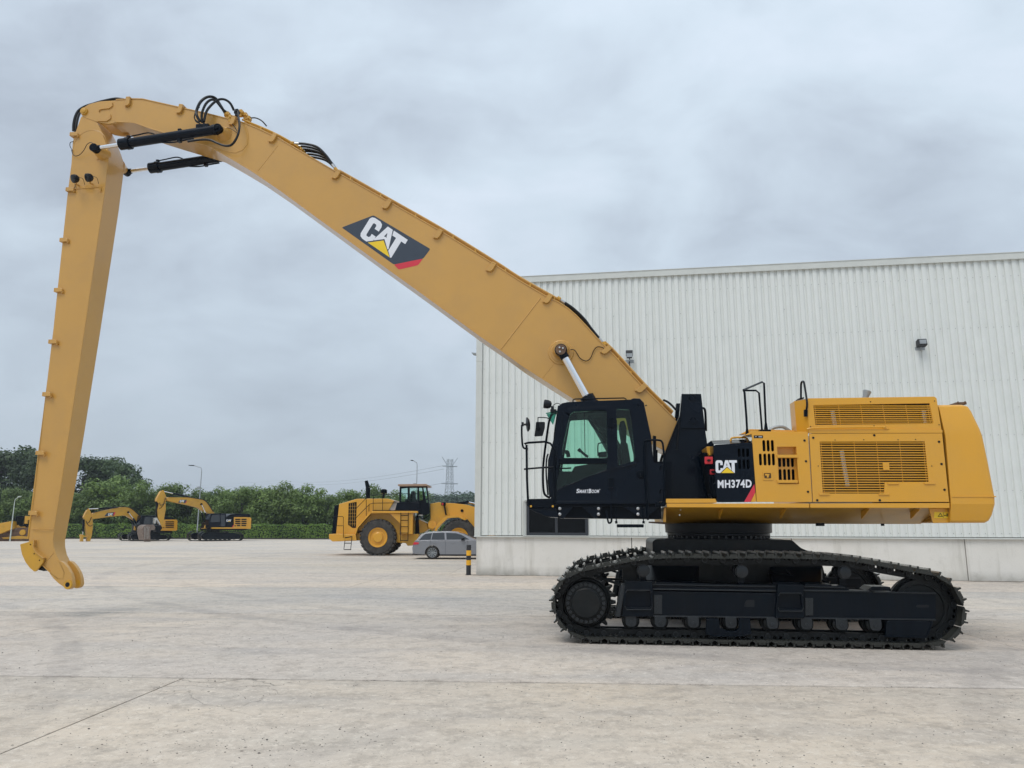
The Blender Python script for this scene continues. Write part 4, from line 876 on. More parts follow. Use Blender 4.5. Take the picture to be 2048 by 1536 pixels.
# decal with logo
dec = [(684.5, 452.5), (687.5, 450), (745, 431.5), (750, 431), (756, 433), (860.5, 497.5), (835.5, 530.5), (799, 538.5), (794, 537.5), (685, 458)]
flat([X and [(0, 0)]][:0], NAVY, 'x', boom, X, (0, 0), (1, 0), (0, 1), BN) if False else None
b = MB(); b.prism(rnd_poly(P([(683.5, 455), (747, 430.5), (860.8, 498), (846.5, 517), (787.5, 529)], BN), .03), BN - .003, BN); dp = b.obj('logo_decal', NAVY, boom)
b = MB(); b.prism(rnd_poly(P([(787.8, 529.3), (846.3, 517.3), (836, 530.5), (797.5, 539.3)], BN), .03), BN - .003, BN); b.obj('decal_red_stripe', REDT, dp)
logo(dp, X, (717.6, 472.8), (717.6 + 42.3, 472.8 + 28.8), (717.6 + 25.6, 472.8 - 41.5), BN - .003)
# hose clamps hooked over the top edge
def clamp(px_, py_, ang, d, parent, s=1., th=.05):
    """px_,py_: middle of the hook on the near face, ang: direction of the plate edge"""
    c = X.at(px_, py_, d); u = Vector((cos(ang), sin(ang))); v = Vector((-u.y, u.x))
    def L(a, b_): return (c[0] + u.x * a * s + v.x * b_ * s, c[1] + u.y * a * s + v.y * b_ * s)
    b = MB(); b.prism([L(-.045, .085), L(.045, .085), L(.045, -.03), L(.02, -.075), L(-.03, -.085), L(-.052, -.072), L(-.045, -.055), L(-.045, -.03)], d - th, d - .006)
    b.prism([L(-.055, -.06), L(-.03, -.085), L(-.045, -.10), L(-.08, -.075), L(-.075, -.06)], d - th * .8, d)
    b.prism([L(-.045, .085), L(.045, .085), L(.045, .115), L(-.045, .115)], d - th, d + .62 * (1 if d < 2 else 0) + .03)
    return b.obj('hose_clamp', YEL, parent, .006)
for x, y, a_ in ((258, 206, 0), (362, 221, -12), (467, 244, -17), (547, 279, -27), (674, 352, -30), (775, 412, -30), (877, 471, -30), (983, 537, -32), (1096, 600, -32), (1212, 702, -48), (1282, 779, -47)):
    clamp(x, y, R(a_), BN, boom, 1.05, .06)
# pipes running along the top
def offs(l, d, h): 
    q_ = P(l, d); o = []
    for i in range(len(q_)):
        a_ = Vector(q_[max(i - 1, 0)]); c_ = Vector(q_[min(i + 1, len(q_) - 1)]); e_ = (c_ - a_).normalized(); o.append((q_[i][0] - e_.y * h, q_[i][1] + e_.x * h))
    return o
def along(l, h, dd, r, nm, m, n=6):
    b = MB(); b.tube([(x, dd, z) for x, z in offs(l, BN, h)], r, n, True); return b.obj(nm, m, boom)
DDS = [1.79, 1.90, 2.01, 2.12, 2.24, 2.36]
for i, dd in enumerate(DDS):
    along([(478, 243), (520, 260), (555, 276.5), (590, 297)], .085, dd, .020, 'oil_pipe', YELB)
    along([(672, 344.5), (777, 404), (879, 462), (985, 527.5), (1035, 560), (1112, 603.5)], .085, dd, .020, 'oil_pipe', YEL)
    along([(1203, 688), (1225, 709), (1289, 779), (1340, 829)], .085, dd, .020, 'oil_pipe', YEL)
    # hoses bridging the gaps, each with its crimped ends
    def gap(pts, rr=.026):
        q_ = [(x, dd, z) for x, z in [X.at(a_, c_, BN) for a_, c_ in pts]]
        b = MB(); b.tube(q_, rr, 8); b.obj('hydraulic_hose', RUB, boom)
        for e0, e1 in ((q_[0], q_[1]), (q_[-1], q_[-2])):
            v_ = (Vector(e1) - Vector(e0)).normalized(); b = MB(); b.cyl(tuple(Vector(e0) - v_ * .07), tuple(Vector(e0) + v_ * .03), rr * 1.05, n=10); b.obj('hose_fitting', ALU, boom)
            b = MB(); b.cyl(tuple(Vector(e0) - v_ * .15), tuple(Vector(e0) - v_ * .08), rr * 1.5, n=6); b.obj('pipe_coupling', YELB, boom)
    w_ = (i % 3) * .5
    gap([(593, 284 + w_), (610, 285 + w_ * 1.5), (632, 291 + w_ * 2), (650, 308 + w_), (664, 328)])
    gap([(1127, 602 + w_ * .5), (1146, 615), (1168, 636), (1182, 655), (1200, 677)])
for l in (((520, 256), .7), ((600, 296), .8), ((700, 356), .7), ((760, 391), .6), ((830, 431), .6), ((905, 474), .6), ((950, 502), .6), ((1010, 541), .6), ((1060, 571), .6), ((1108, 598), .7), ((1210, 690), .7), ((1237, 719), .7), ((1262, 746), .7), ((1304, 793), .7), ((1325, 813), .7)):
    s_, z_ = X.at(l[0][0], l[0][1], BN); b = MB()
    b.box(s_ - .014, s_ + .014, BN + .04, BF - .04, z_ - .01, z_ + .045); b.obj('pipe_bracket', YELB, boom, .004)
# hoses round the nose and the loops by the arm cylinder
def hose(l, r=.02, m=RUB, nm='hydraulic_hose', parent=boom, n=8):
    b = MB(); b.tube([X.p3(x, y, d) for x, y, d in l], r, n); return b.obj(nm, m, parent)
hose([(247, 199, 1.95), (232, 197.5, 1.95), (212, 201, 1.95), (190, 207, 1.95), (172, 212.5, 1.95), (158, 221, 1.93), (151, 233, 1.9), (147.5, 248, 1.88), (147, 262, 1.88)], .03)
hose([(240, 198, 2.1), (210, 201, 2.1), (180, 210, 2.1), (164, 220, 2.1), (157, 232, 2.05), (153, 250, 2.0), (151, 268, 1.95)], .026)
hose([(400, 243, 1.5), (394, 232, 1.48), (393, 222, 1.5), (401, 204, 1.52), (415, 194, 1.6), (430, 196, 1.7), (441, 211, 1.8), (450, 226, 1.88)], .030)
hose([(404, 245, 1.52), (404, 226, 1.52), (414, 205, 1.56), (429, 200, 1.65), (446, 219, 1.75), (460, 229, 1.9)], .026)
hose([(408, 243, 1.52), (414, 221, 1.55), (432, 202, 1.65), (447, 198.5, 1.75), (460, 206, 1.8), (468, 221, 1.88)], .026)
hose([(399, 246, 1.5), (389, 237, 1.47), (391, 225, 1.48), (399, 214, 1.52)], .011)
hose([(402, 248, 1.5), (392, 243, 1.47), (389, 233, 1.48), (392, 220, 1.5)], .011)
hose([(475, 224, 1.66), (479, 250, 1.55), (475, 272, 1.5), (464, 289, 1.5), (450, 291.5, 1.5), (434, 286, 1.5), (420, 280, 1.5), (400, 279.5, 1.5), (375, 283, 1.46)], .024)
hose([(461, 235, 1.7), (464, 246, 1.68), (470, 255, 1.68), (474, 262, 1.66)], .008)
hose([(500, 236, 1.9), (512, 236, 1.9), (524, 242, 1.9), (533, 252, 1.9)], .014)
hose([(447, 256, 1.66), (456, 255.5, 1.66), (466, 260, 1.68), (474, 266, 1.7)], .006)
hose([(1326, 800, 1.8), (1334, 803, 1.8), (1343, 810, 1.8), (1352, 820, 1.8)], .02)
hose([(1141, 699, 1.66), (1150, 701, 1.68), (1160, 716, 1.70), (1172, 722, 1.70), (1181, 716, 1.7), (1187, 702, 1.7), (1194, 694, 1.70), (1205, 695, 1.70), (1210, 700, 1.7)], .008)
for x, y, d, r_ in ((455, 229, 1.85, .055), (474, 224, 1.68, .04), (482, 225, 1.9, .05), (491, 231, 1.95, .04), (498, 238, 1.9, .035), (461, 236, 1.7, .025)):
    p = Vector(X.p3(x, y, d)); b = MB(); b.cyl(tuple(p - Vector((.05, 0, .0))), tuple(p + Vector((.05, 0, -.02))), r_, n=12); b.cyl(tuple(p + Vector((0, -.06, 0))), tuple(p + Vector((0, .08, 0))), r_ * .7, n=8); b.box(p.x - .03, p.x + .03, p.y - .03, p.y + .03, p.z - .1, p.z + .06); b.obj('valve_block', YELB if x < 470 or x > 480 else RUB, boom, .004)
# boss rings on the side
p = X.p3(1122, 701, BN); b = MB(); b.lathe((p[0], BN - .02, p[2] - .04), (0, 1, 0), [(.225, 0), (.245, .022)], 48); b.lathe((p[0], BN - .035, p[2] - .04), (0, 1, 0), [(.185, 0), (.205, .02)], 48); b.lathe((p[0], 1.56, p[2]), (0, 1, 0), [(.13, 0), (.15, .05), (.165, .15)], 32); b.obj('cylinder_boss', YEL, boom)
p = X.p3(455, 264, 1.6); b = MB(); q0 = X.p3(440, 259, 1.53); b.lathe((q0[0], 1.56, q0[2]), (0, 1, 0), [(.09, 0), (.10, .03), (.17, .17)], 28); b.obj('cylinder_boss', YEL, boom); b = MB(); b.lathe((q0[0], BF, q0[2]), (0, 1, 0), [(.17, 0), (.10, .14), (.09, .17)], 28); b.obj('cylinder_boss', YEL, boom)
# ---- boom cylinders
def cylinder(nm, A, B, rod_r, bar_r, split, knuckle, parent=ex, gland=None, capm=BLK):
    """A: rod eye, B: barrel end (local points); split: where along A-B the barrel starts"""
    A, B = Vector(A), Vector(B); u = (B - A).normalized(); Ln = (B - A).length; k = A + u * split
    g = bpy.data.objects.new(nm, None); COL.objects.link(g); g.parent = parent
    b = MB(); b.cyl(tuple(A + u * knuckle * .7), tuple(k + u * .05), rod_r, n=24); b.obj('rod', CHR, g)
    b = MB(); b.cyl(tuple(k), tuple(B - u * .05), bar_r, n=28); b.cyl(tuple(B - u * .12), tuple(B - u * .04), bar_r * 1.12, n=20); b.obj('barrel', BLK, g, .006)
    b = MB(); b.lathe(tuple(k - u * .05), tuple(u), [(bar_r * .9, 0), (bar_r * 1.22, .02), (bar_r * 1.22, .16), (bar_r * 1.35, .17), (bar_r * 1.35, .25), (bar_r * 1.05, .26)], 28); b.obj('gland', BLK, g)
    b = MB(); b.cyl((A.x, A.y - .07, A.z), (A.x, A.y + .07, A.z), knuckle, n=28); b.cyl(tuple(A), tuple(A + u * knuckle * 1.5), knuckle * .75, rod_r * 1.25, 20); b.obj('rod_eye', BLKM, g, .008)
    b = MB(); b.cyl((B.x, B.y - .075, B.z), (B.x, B.y + .075, B.z), knuckle * 1.08, n=28); b.cyl((B.x, B.y - .095, B.z), (B.x, B.y - .07, B.z), knuckle * .5, n=16); b.obj('end_eye', BLKM, g, .008)
    return g
for dd in (1.47, 2.70):
    pa = X.at(1122, 701, 1.47); g = cylinder('boom_cylinder', (pa[0], dd, pa[1]), (.95, dd, 2.5), .068, .11, 1.02, .115)
    if dd < 2:
        b = MB(); b.cyl((pa[0], 1.38, pa[1]), (pa[0], 1.40, pa[1]), .098, n=28); o = b.obj('pin_cap', RUST, g, .004)
        for a_ in (90 + 30, 90 - 60, 270 - 30 + 10): 
            b = MB(); b.cyl((pa[0] + .045 * cos(R(a_)), 1.365, pa[1] + .045 * sin(R(a_))), (pa[0] + .045 * cos(R(a_)), 1.382, pa[1] + .045 * sin(R(a_))), .018, n=6); b.obj('cap_bolt', WORN, g)
# ---- arm cylinders
pa, pb = X.at(190, 297, 1.53), X.at(437, 258.5, 1.53)
for dd in (1.53, 2 * MID - 1.53):
    g = cylinder('arm_cylinder', (pa[0], dd, pa[1]), (pb[0], dd, pb[1]), .044, .098, .60, .088)
    A, B = Vector((pa[0], dd, pa[1])), Vector((pb[0], dd, pb[1])); u = (B - A).normalized(); v = Vector((-u.z, 0, u.x))
    b = MB(); b.tube([tuple(A + u * .74 + v * .15), tuple(A + u * .95 + v * .16), tuple(A + u * 1.2 + v * .17), tuple(A + u * 1.36 + v * .10)], .015, 6); b.box(A.x + u.x * .74 - .03, A.x + u.x * .74 + .03, dd - .03, dd + .03, A.z + u.z * .74 + .08, A.z + u.z * .74 + .17); b.obj('port_pipe', BLK, g)
    b = MB(); b.tube([tuple(A + u * 1.5 - v * .10), tuple(A + u * 1.75 - v * .14), tuple(A + u * 2.05 - v * .13), tuple(A + u * 2.2 - v * .13)], .016, 6); b.obj('port_pipe', BLK, g)
    b = MB(); k = A + u * 1.9; b.cyl(tuple(k - u * .04), tuple(k + u * .04), .098, n=20); b.box(k.x - .035, k.x + .035, dd - .04, dd + .04, k.z - .16, k.z - .08); b.box(k.x - .05, k.x + .02, dd - .03, dd + .03, k.z + .08, k.z + .14); b.obj('barrel_band', BLK, g, .004)
    b = MB(); k = B - u * .32; b.box(k.x - .16, k.x + .12, dd - .06, dd + .06, k.z + .06, k.z + .15); b.box(k.x - .03, k.x + .0, dd - .02, dd + .02, k.z + .14, k.z + .25); b.obj('valve_block', BLK, g, .012)
# ---- arm
def hwid(y):
    k = [(0, .275), (320, .275), (900, .228), (1050, .20), (1120, .15), (1200, .125)]
    for (a_, b_), (c_, d_) in zip(k, k[1:]):
        if y <= c_: return b_ + (d_ - b_) * (y - a_) / (c_ - a_)
    return .125
def ANf(y): return MID - hwid(y)
AN, AF = ANf(1110), 2 * MID - ANf(1110)
arm_l = [(161.6, 234), (153, 258), (148, 271), (145, 285), (142.5, 326.5), (135, 385), (106, 660), (94, 760), (81.5, 860), (68, 975), (57, 1082), (70, 1110), (82, 1129), (93.7, 1140.6)]
arm_r = [(182, 232), (195, 246), (202.6, 262), (212, 287), (218, 305), (216.5, 321), (207, 400), (169, 660), (139, 860), (123, 965), (108.4, 1057), (106, 1082), (107.5, 1094), (112.5, 1110), (121.5, 1126), (132, 1150), (126, 1157)]
bot_l = [(117, 1157.5), (108, 1151)]
arm_px = arm_l + bot_l[::-1] + arm_r[::-1] + [(170, 228)]
# split tall sides so that the plates can taper in width
A3 = [X.p3(x, y, ANf(y)) for x, y in arm_px]; n = len(A3)
b = MB(); b.add(A3 + [(x, 2 * MID - y, z) for x, y, z in A3], [tuple(range(n)), tuple(range(2 * n - 1, n - 1, -1))] + [(i, i + n, (i + 1) % n + n, (i + 1) % n) for i in range(n)]); arm = b.obj('arm', YEL, ex, .012)
fork = P([(99.6, 1146.5), (108.4, 1158), (118, 1167), (129, 1174.5), (134, 1178), (140, 1178), (145.5, 1174), (146.5, 1166), (145.8, 1158), (142, 1146), (135, 1134), (127, 1125), (121, 1122), (108, 1135)], AN)
b = MB(); b.prism(rnd_poly(fork, .02), AN - .012, AN + .075); b.obj('arm_tip_fork', YEL, arm, .008); b = MB(); b.prism(rnd_poly(fork, .02), AF - .075, AF + .012); b.obj('arm_tip_fork', YEL, arm, .008)
p = X.p3(137, 1169, AN); b = MB(); b.lathe((p[0], AN - .03, p[2]), (0, 1, 0), [(.055, 0), (.085, .0), (.092, .02), (.092, .11), (.05, .11)], 28); b.obj('tip_boss', YELB, arm); b = MB(); b.lathe((p[0], AF - .08, p[2]), (0, 1, 0), [(.06, 0), (.092, .01), (.092, .10), (.06, .11)], 28); b.obj('tip_boss', YELB, arm)
b = MB(); b.cyl((p[0], AN - .034, p[2]), (p[0], AN - .02, p[2]), .045, n=20); b.obj('tip_bore', RUB, arm)
fan = P([(40.3, 1088.6), (68.8, 1080.5), (67.5, 1094), (73, 1105.5), (88, 1117.5), (86.4, 1124.5), (73, 1142), (68.8, 1143.5), (60, 1136), (51.3, 1124.5), (44, 1108.4)], AN - .05)
b = MB(); b.prism(rnd_poly(fan, .02), AN - .055, AN - .02); fg = b.obj('hose_guard', YELB, arm, .006)
b = MB(); b.strip(P([(68.8, 1080.5), (67.5, 1094), (73, 1105.5), (88, 1117.5)], AN - .05), .018, AN - .085, AN + .03); b.obj('guard_rim', YEL, fg, .004)
for x, y in ((61, 1089), (68.5, 1107.5), (79, 1120.5)):
    p = X.p3(x, y, AN - .055); b = MB(); b.cyl(p, (p[0], p[1] - .006, p[2]), .012, n=8); b.obj('bolt', TRK, fg)
b = MB(); b.prism(P([(86, 1130), (94, 1138), (90, 1142), (76, 1139)], AN + .05), AN + .02, AN + .3); b.obj('guard_shadow_box', TRK, arm)
b = MB(); b.strip(P([(84, 1128), (100, 1143), (117, 1157), (126, 1157), (129, 1146), (121, 1128), (119, 1124)], AN), -.016, AN - .012, AN + .01); b.obj('tip_weld', YEL, arm)
for a_, c_ in (((64, 1058), (107, 1058)), ((90, 1126), (108, 1105)), ((142, 379), (206, 373))):
    b = MB(); b.tube([X.p3(*a_, ANf(a_[1])), X.p3(*c_, ANf(c_[1]))], .007, 6); b.obj('weld_seam', YEL, arm)
for z_ in (.0, ): pass
p = X.at(180, 291, ANf(291)); ring = [(p[0] + .38 * cos(R(a_)), ANf(291), p[1] - .02 + .38 * sin(R(a_))) for a_ in range(-60, 181, 12)]
b = MB(); b.tube([q_ for q_ in ring if True], .006, 6); b.obj('weld_seam', YEL, arm)
p = X.p3(190, 297, 1.53); b = MB(); b.lathe((p[0] + .0, 1.60, p[2]), (0, 1, 0), [(.085, 0), (.10, .04), (.15, .25)], 28); b.obj('cylinder_boss', YEL, arm); b = MB(); b.lathe((p[0], 2.34, p[2]), (0, 1, 0), [(.15, 0), (.10, .17), (.085, .2)], 28); b.obj('cylinder_boss', YEL, arm)
# dark hose strip running down the back edge of the arm
for dd, r_ in ((1.93, .022), (2.0, .022), (2.1, .02)):
    b = MB(); b.tube([(X.at(x, y, ANf(y))[0] - .035, dd, X.at(x, y, ANf(y))[1]) for x, y in ((147, 275), (142, 327), (135, 385), (120, 525), (106, 660), (94, 760), (81.5, 860), (68, 975), (57.5, 1078))], r_, 6); b.obj('arm_pipe', YELB if dd < 1.95 else RUB, arm)
for x, y in ((143, 380), (131, 481), (120, 581), (109, 684), (97, 789), (84, 906), (70, 1026), (151, 270)):
    e_ = Vector(X.at(106, 660, 1.85)) - Vector(X.at(135, 385, 1.8)); a_ = atan2(-e_.y, -e_.x)
    clamp(x + 1, y, a_, ANf(y), arm, .95, .06)
AN = ANf(350)
# work lights on the arm
for x, y in ((152, 357), (180, 355)):
    p = Vector(X.p3(x, y, AN - .22)); q_ = Vector(X.p3(x + 3, y + 5, AN))
    b = MB(); b.lathe(tuple(p), (.55, .9, .5), [(.07, -.075), (.088, -.07), (.092, -.02), (.08, .02), (.05, .05), (.03, .06)], 18); lt = b.obj('work_light', RUB, arm)
    b = MB(); b.tube([tuple(p + Vector((.02, .02, -.05))), tuple(q_ + Vector((.05, -.1, -.12))), tuple(q_ + Vector((.04, 0, -.10)))], .016, 6); b.obj('light_bracket', YEL, lt)
    b = MB(); b.tube([tuple(p + Vector((.03, .05, .05))), tuple(p + Vector((.10, .08, .02))), tuple(p + Vector((.10, .15, -.08)))], .005, 5); b.obj('light_cable', RUB, lt)
hose([(150, 367, AN - .02), (150, 374, AN - .02), (146, 378, AN - .02), (140, 379, AN - .02)], .007, parent=arm)
hose([(143, 300, AN - .02), (146, 309, AN - .03), (152, 312, AN - .04), (160, 309, AN - .05), (168, 300, AN - .1), (174, 289, AN - .15), (181, 285, AN - .2), (186, 287, AN - .25)], .007, parent=arm)
hose([(147, 283, AN - .02), (141, 285, AN - .02), (140, 292, AN - .02), (145, 301, AN - .02)], .007, parent=arm)
b = MB(); b.prism(P([(200, 376), (203, 376), (203, 384), (200, 384)], AN), AN - .03, AN); b.obj('lug', YEL, arm, .004)
# ---- cab
CN, CF_ = .42, 1.40
cabp = [(1117, 812), (1124, 806.5), (1136, 804), (1262, 799), (1276, 799), (1284, 806), (1288, 815), (1302.5, 873), (1304.5, 901), (1307.5, 925), (1326, 927), (1330, 1003), (1111, 1008), (1102, 998), (1097.5, 962), (1098.5, 921), (1109, 881)]
w1 = rnd_poly([(1127, 916), (1124, 902), (1139, 832), (1146, 824), (1207, 821), (1213.5, 822), (1214.5, 916)], 3)
w1b = [(1122, 928), (1214.5, 928), (1213.5, 939), (1124, 974), (1113, 981), (1114, 960)]
w2 = rnd_poly([(1232.5, 818), (1260, 819.5), (1270, 915), (1268, 922), (1235, 932)], 3)
cabw = [w1, w1b, w2]
b = MB(); b.prism(P(cabp, CN), CN, CN + .05, holes=[P(h_, CN) for h_ in cabw])
cab = b.obj('cab', BLK, ex, .02, 3)
farp = [(1117, 812), (1136, 804), (1276, 799), (1288, 815), (1302.5, 873), (1307.5, 925), (1307, 1003), (1111, 1008), (1098.5, 960), (1109, 881)]
wf_ = rnd_poly([(1118, 935), (1136, 826), (1255, 820), (1272, 900), (1272, 935)], 4)
b = MB(); b.prism(P(farp, CN), CF_ - .05, CF_, holes=[P(wf_, CN)]); b.obj('cab_far_wall', BLK, cab, .015)
b = MB(); b.strip(P([(1117, 812), (1124, 806.5), (1136, 804), (1262, 799), (1276, 799), (1284, 806), (1288, 815), (1302.5, 873), (1304.5, 901)], CN), -.03, CN + .05, CF_ - .05); b.obj('cab_roof', BLK, cab)
b = MB(); b.strip(P([(1304.5, 901), (1307.5, 925), (1308, 1003)], CN), -.03, CN + .05, CF_ - .05); b.box(X.at(1100, 985, CN)[0], X.at(1305, 1003, CN)[0], CN + .05, CF_ - .05, X.at(1200, 1004, CN)[1], X.at(1200, 996, CN)[1]); b.obj('cab_floor', BLKM, cab)
# raised door frame round the front window
fr_o = rnd_poly([(1111, 985), (1112, 925), (1128, 826), (1136, 816.5), (1148, 814.5), (1222, 811), (1222.5, 943), (1110, 990)], 4)
b = MB(); b.prism(P([(1110, 990), (1111, 940), (1128, 824), (1136, 816.5), (1222, 812), (1223, 1003), (1113, 1004)], CN), CN - .022, CN - .001, holes=[P(w1, CN), P(w1b, CN)]); dr = b.obj('cab_door', BLK, cab, .008)
b = MB(); b.prism(P([(1118, 917), (1214.5, 917), (1214.5, 927), (1117, 927)], CN - .022), CN - .035, CN - .022); b.obj('window_bar', BLKM, dr, .003)
b = MB(); b.tube([X.p3(1114, 937, CN - .05), X.p3(1134, 936.5, CN - .06), X.p3(1142, 936, CN - .03)], .012, 6); b.obj('door_handle', BLKM, dr)
b = MB(); b.box(X.at(1172, 0, CN)[0] if False else X.at(1169.5, 870, CN)[0] - .006, X.at(1169.5, 870, CN)[0] + .006, CN, CN + .02, X.at(1169, 916, CN)[1], X.at(1169, 821, CN)[1]); b.obj('window_divider', RUB, dr)
for wi, par in ((w1, dr), (w1b, dr), (w2, cab)):
    b = MB(); b.prism(P(wi, CN + .02), CN + .02, CN + .026); b.obj('window_pane', GRN, par)
b = MB(); b.prism(P(wf_, CN), CF_ - .03, CF_ - .024); b.obj('window_pane', GRN, cab)
for y0, y1 in ((836, 855), (956, 976)):
    b = MB(); b.prism(P([(1216.5, y0), (1226.5, y0), (1226.5, y1), (1216.5, y1)], CN - .02), CN - .045, CN - .02); b.obj('door_hinge', BLKM, cab, .004)
b = MB(); b.strip(P([(1115, 984), (1130, 975), (1175, 955), (1228, 938), (1262, 931), (1271, 928), (1275, 915)], CN), .012, CN - .028, CN); b.obj('body_crease', BLK, cab, .003)
b = MB(); b.tube([X.p3(1245, 971, CN - .001), X.p3(1256, 945, CN - .001), X.p3(1264, 930, CN - .001)], .003, 4); b.obj('panel_seam', BLKM, cab)
b = MB(); p = X.p3(1282, 949, CN); b.lathe((p[0], CN - .012, p[2]), (0, 1, 0), [(.05, 0), (.072, .006), (.075, .012)], 20); b.box(p[0] - .012, p[0] + .012, CN - .03, CN - .01, p[2] - .03, p[2] + .03); b.obj('fuel_lock', BLKM, cab)
b = MB(); p = X.p3(1277, 811, CN); b.cyl((p[0], CN - .006, p[2]), (p[0], CN, p[2]), .022, n=12); p = X.p3(1290, 812, CN); b.cyl((p[0], CN - .02, p[2]), (p[0] + .03, CN - .02, p[2] + .01), .01, n=6); b.obj('cab_fitting', BLKM, cab)
# print: small capitals with tall initials
yb0, yb1 = 986.2, 985.4; hU, hS = 8.4, 6.9
for s_, x0, x1, hh in (('S', 1152.5, 1158.0, hU), ('MART', 1158.6, 1176.3, hS), ('B', 1177.0, 1182.4, hU), ('OOM', 1182.9, 1197.4, hS)):
    text(s_, WHT, 'cab_lettering', dr, X, (x0 - .0, yb0), (x1, yb0 - .1), (x0 + hh * .14, yb0 - hh), CN - .022, .02, 1.1)
text('TM', WHT, 'cab_lettering', dr, X, (1198, 979.8), (1200.6, 979.7), (1198.1, 978.3), CN - .022, .0, 1.0)
# windscreen and front guard bars
b = MB(); b.strip(P([(1119, 812), (1110, 880), (1099, 921), (1098, 962), (1102, 997)], CN), .012, CN + .05, CF_ - .05); b.obj('windscreen', GRN, cab)
b = MB(); b.strip(P([(1116, 812), (1108, 868), (1107, 881), (1096.5, 921), (1095.5, 962), (1099, 995)], CF_), .03, CF_ - .06, CF_); b.obj('front_pillar', BLK, cab)
rail('wiper_guard', [(1112, 825, 1.0), (1104, 829, 1.0), (1099, 840, 1.0), (1095, 862, 1.0), (1087, 925, 1.0), (1086, 962, 1.0), (1088, 985, 1.0), (1093, 992, 1.0), (1099, 995, .95)], .02)
rail('front_bar', [(1096, 908, CN + .02), (1093, 920, CN), (1092.5, 950, CN), (1096, 990, CN)], .014)
# rain visor, tinted
b = MB(); q_ = [X.p3(*c_) for c_ in ((1091, 826, .5), (1114, 821, .5), (1114, 821, 1.35), (1091, 826, 1.35))]
b.add(q_ + [(a_[0] + .02, a_[1], a_[2] - .02) for a_ in q_], [(0, 1, 2, 3), (4, 7, 6, 5), (0, 4, 5, 1), (1, 5, 6, 2), (2, 6, 7, 3), (3, 7, 4, 0)]); v0 = X.p3(1093, 829, .5); v1 = X.p3(1106, 850, .5); v2 = X.p3(1114, 823, .5)
b.add([v0, v1, v2, (v0[0], .508, v0[2]), (v1[0], .508, v1[2]), (v2[0], .508, v2[2])], [(0, 1, 2), (5, 4, 3)]); b.obj('rain_visor', VIS, cab)
b = MB(); p = Vector(X.p3(1102, 809, .62)); b.lathe(tuple(p + Vector((-.03, 0, .0))), (-1, 0, .15), [(.03, -.04), (.06, -.02), (.075, .03), (.075, .09), (.06, .095)], 14); b.box(p.x + .0, p.x + .05, p.y - .02, p.y + .02, p.z - .12, p.z - .03); b.box(p.x - .01, p.x + .09, p.y - .05, p.y + .3, p.z - .13, p.z - .09); b.tube([tuple(p + Vector((.03, 0, -.02))), tuple(p + Vector((.10, 0, .02))), tuple(p + Vector((.16, 0, 0)))], .007, 5); b.obj('cab_light', RUB, cab)
rail('roof_rail', [(1146, 807, .47), (1146, 800, .47), (1150, 798, .47), (1248, 796, .47), (1252, 798, .47), (1253, 804, .47)], .011, parent=cab, sm=False)
b = MB(); b.prism(P([(1262, 797.5), (1268, 796), (1280, 796.5), (1288, 805), (1302, 871), (1296, 873), (1280, 812), (1262, 801)], CN), CN + .01, CF_ - .05); b.obj('cab_rear_shell', BLK, cab, .02)
# interior
b = MB(); b.prism(rnd_poly(P([(1239, 845), (1248, 842), (1253, 858), (1252, 888), (1243, 890), (1238, 862)], .9), .03), .78, 1.02); b.prism(rnd_poly(P([(1240, 885), (1254, 888), (1262, 935), (1246, 938)], .9), .03), .68, 1.12); b.prism(rnd_poly(P([(1196, 940), (1255, 935), (1258, 955), (1198, 955)], .9), .03), .66, 1.14); st_ = b.obj('operator_seat', SEAT, cab, .02)
b = MB(); b.prism(rnd_poly(P([(1150, 935), (1180, 930), (1235, 912), (1240, 945), (1150, 990), (1120, 990)], 1.2), .03), .95, 1.3); b.prism(P([(1197, 906), (1214, 904), (1214, 914), (1197, 914)], 1.15), 1.0, 1.3); b.prism(P([(1222, 840), (1234, 840), (1236, 930), (1222, 930)], 1.3), 1.28, 1.34); b.obj('cab_console', SEAT, cab, .01)
b = MB(); b.tube([X.p3(1176, 914, .8), X.p3(1168, 908, .8), X.p3(1160, 901, .8)], .022, 8); b.cyl(X.p3(1161, 903, .8), X.p3(1157, 898, .8), .03, n=10); b.tube([X.p3(1137, 914, .95), X.p3(1135, 905, .95), X.p3(1130, 904, .95)], .035, 8); b.tube([X.p3(1196, 912, 1.0), X.p3(1196, 890, 1.0), X.p3(1201, 886, 1.0), X.p3(1214, 885, 1.0)], .011, 6); b.obj('joystick', SEAT, cab)
b = MB(); b.tube([X.p3(1176, 836, 1.1), X.p3(1188, 855, 1.1), X.p3(1204, 870, 1.1), X.p3(1213, 886, 1.1)], .02, 6); b.tube([X.p3(1178, 830, 1.0), X.p3(1195, 850, 1.0), X.p3(1214, 862, 1.0)], .035, 6); b.prism(P([(1153, 823), (1214, 821), (1214, 829), (1153, 830)], .8), .6, 1.3); b.prism(P([(1185, 828), (1215, 826), (1214, 880), (1205, 868), (1196, 848)], 1.25), 1.2, 1.3); b.obj('cab_lining', SEAT, cab)
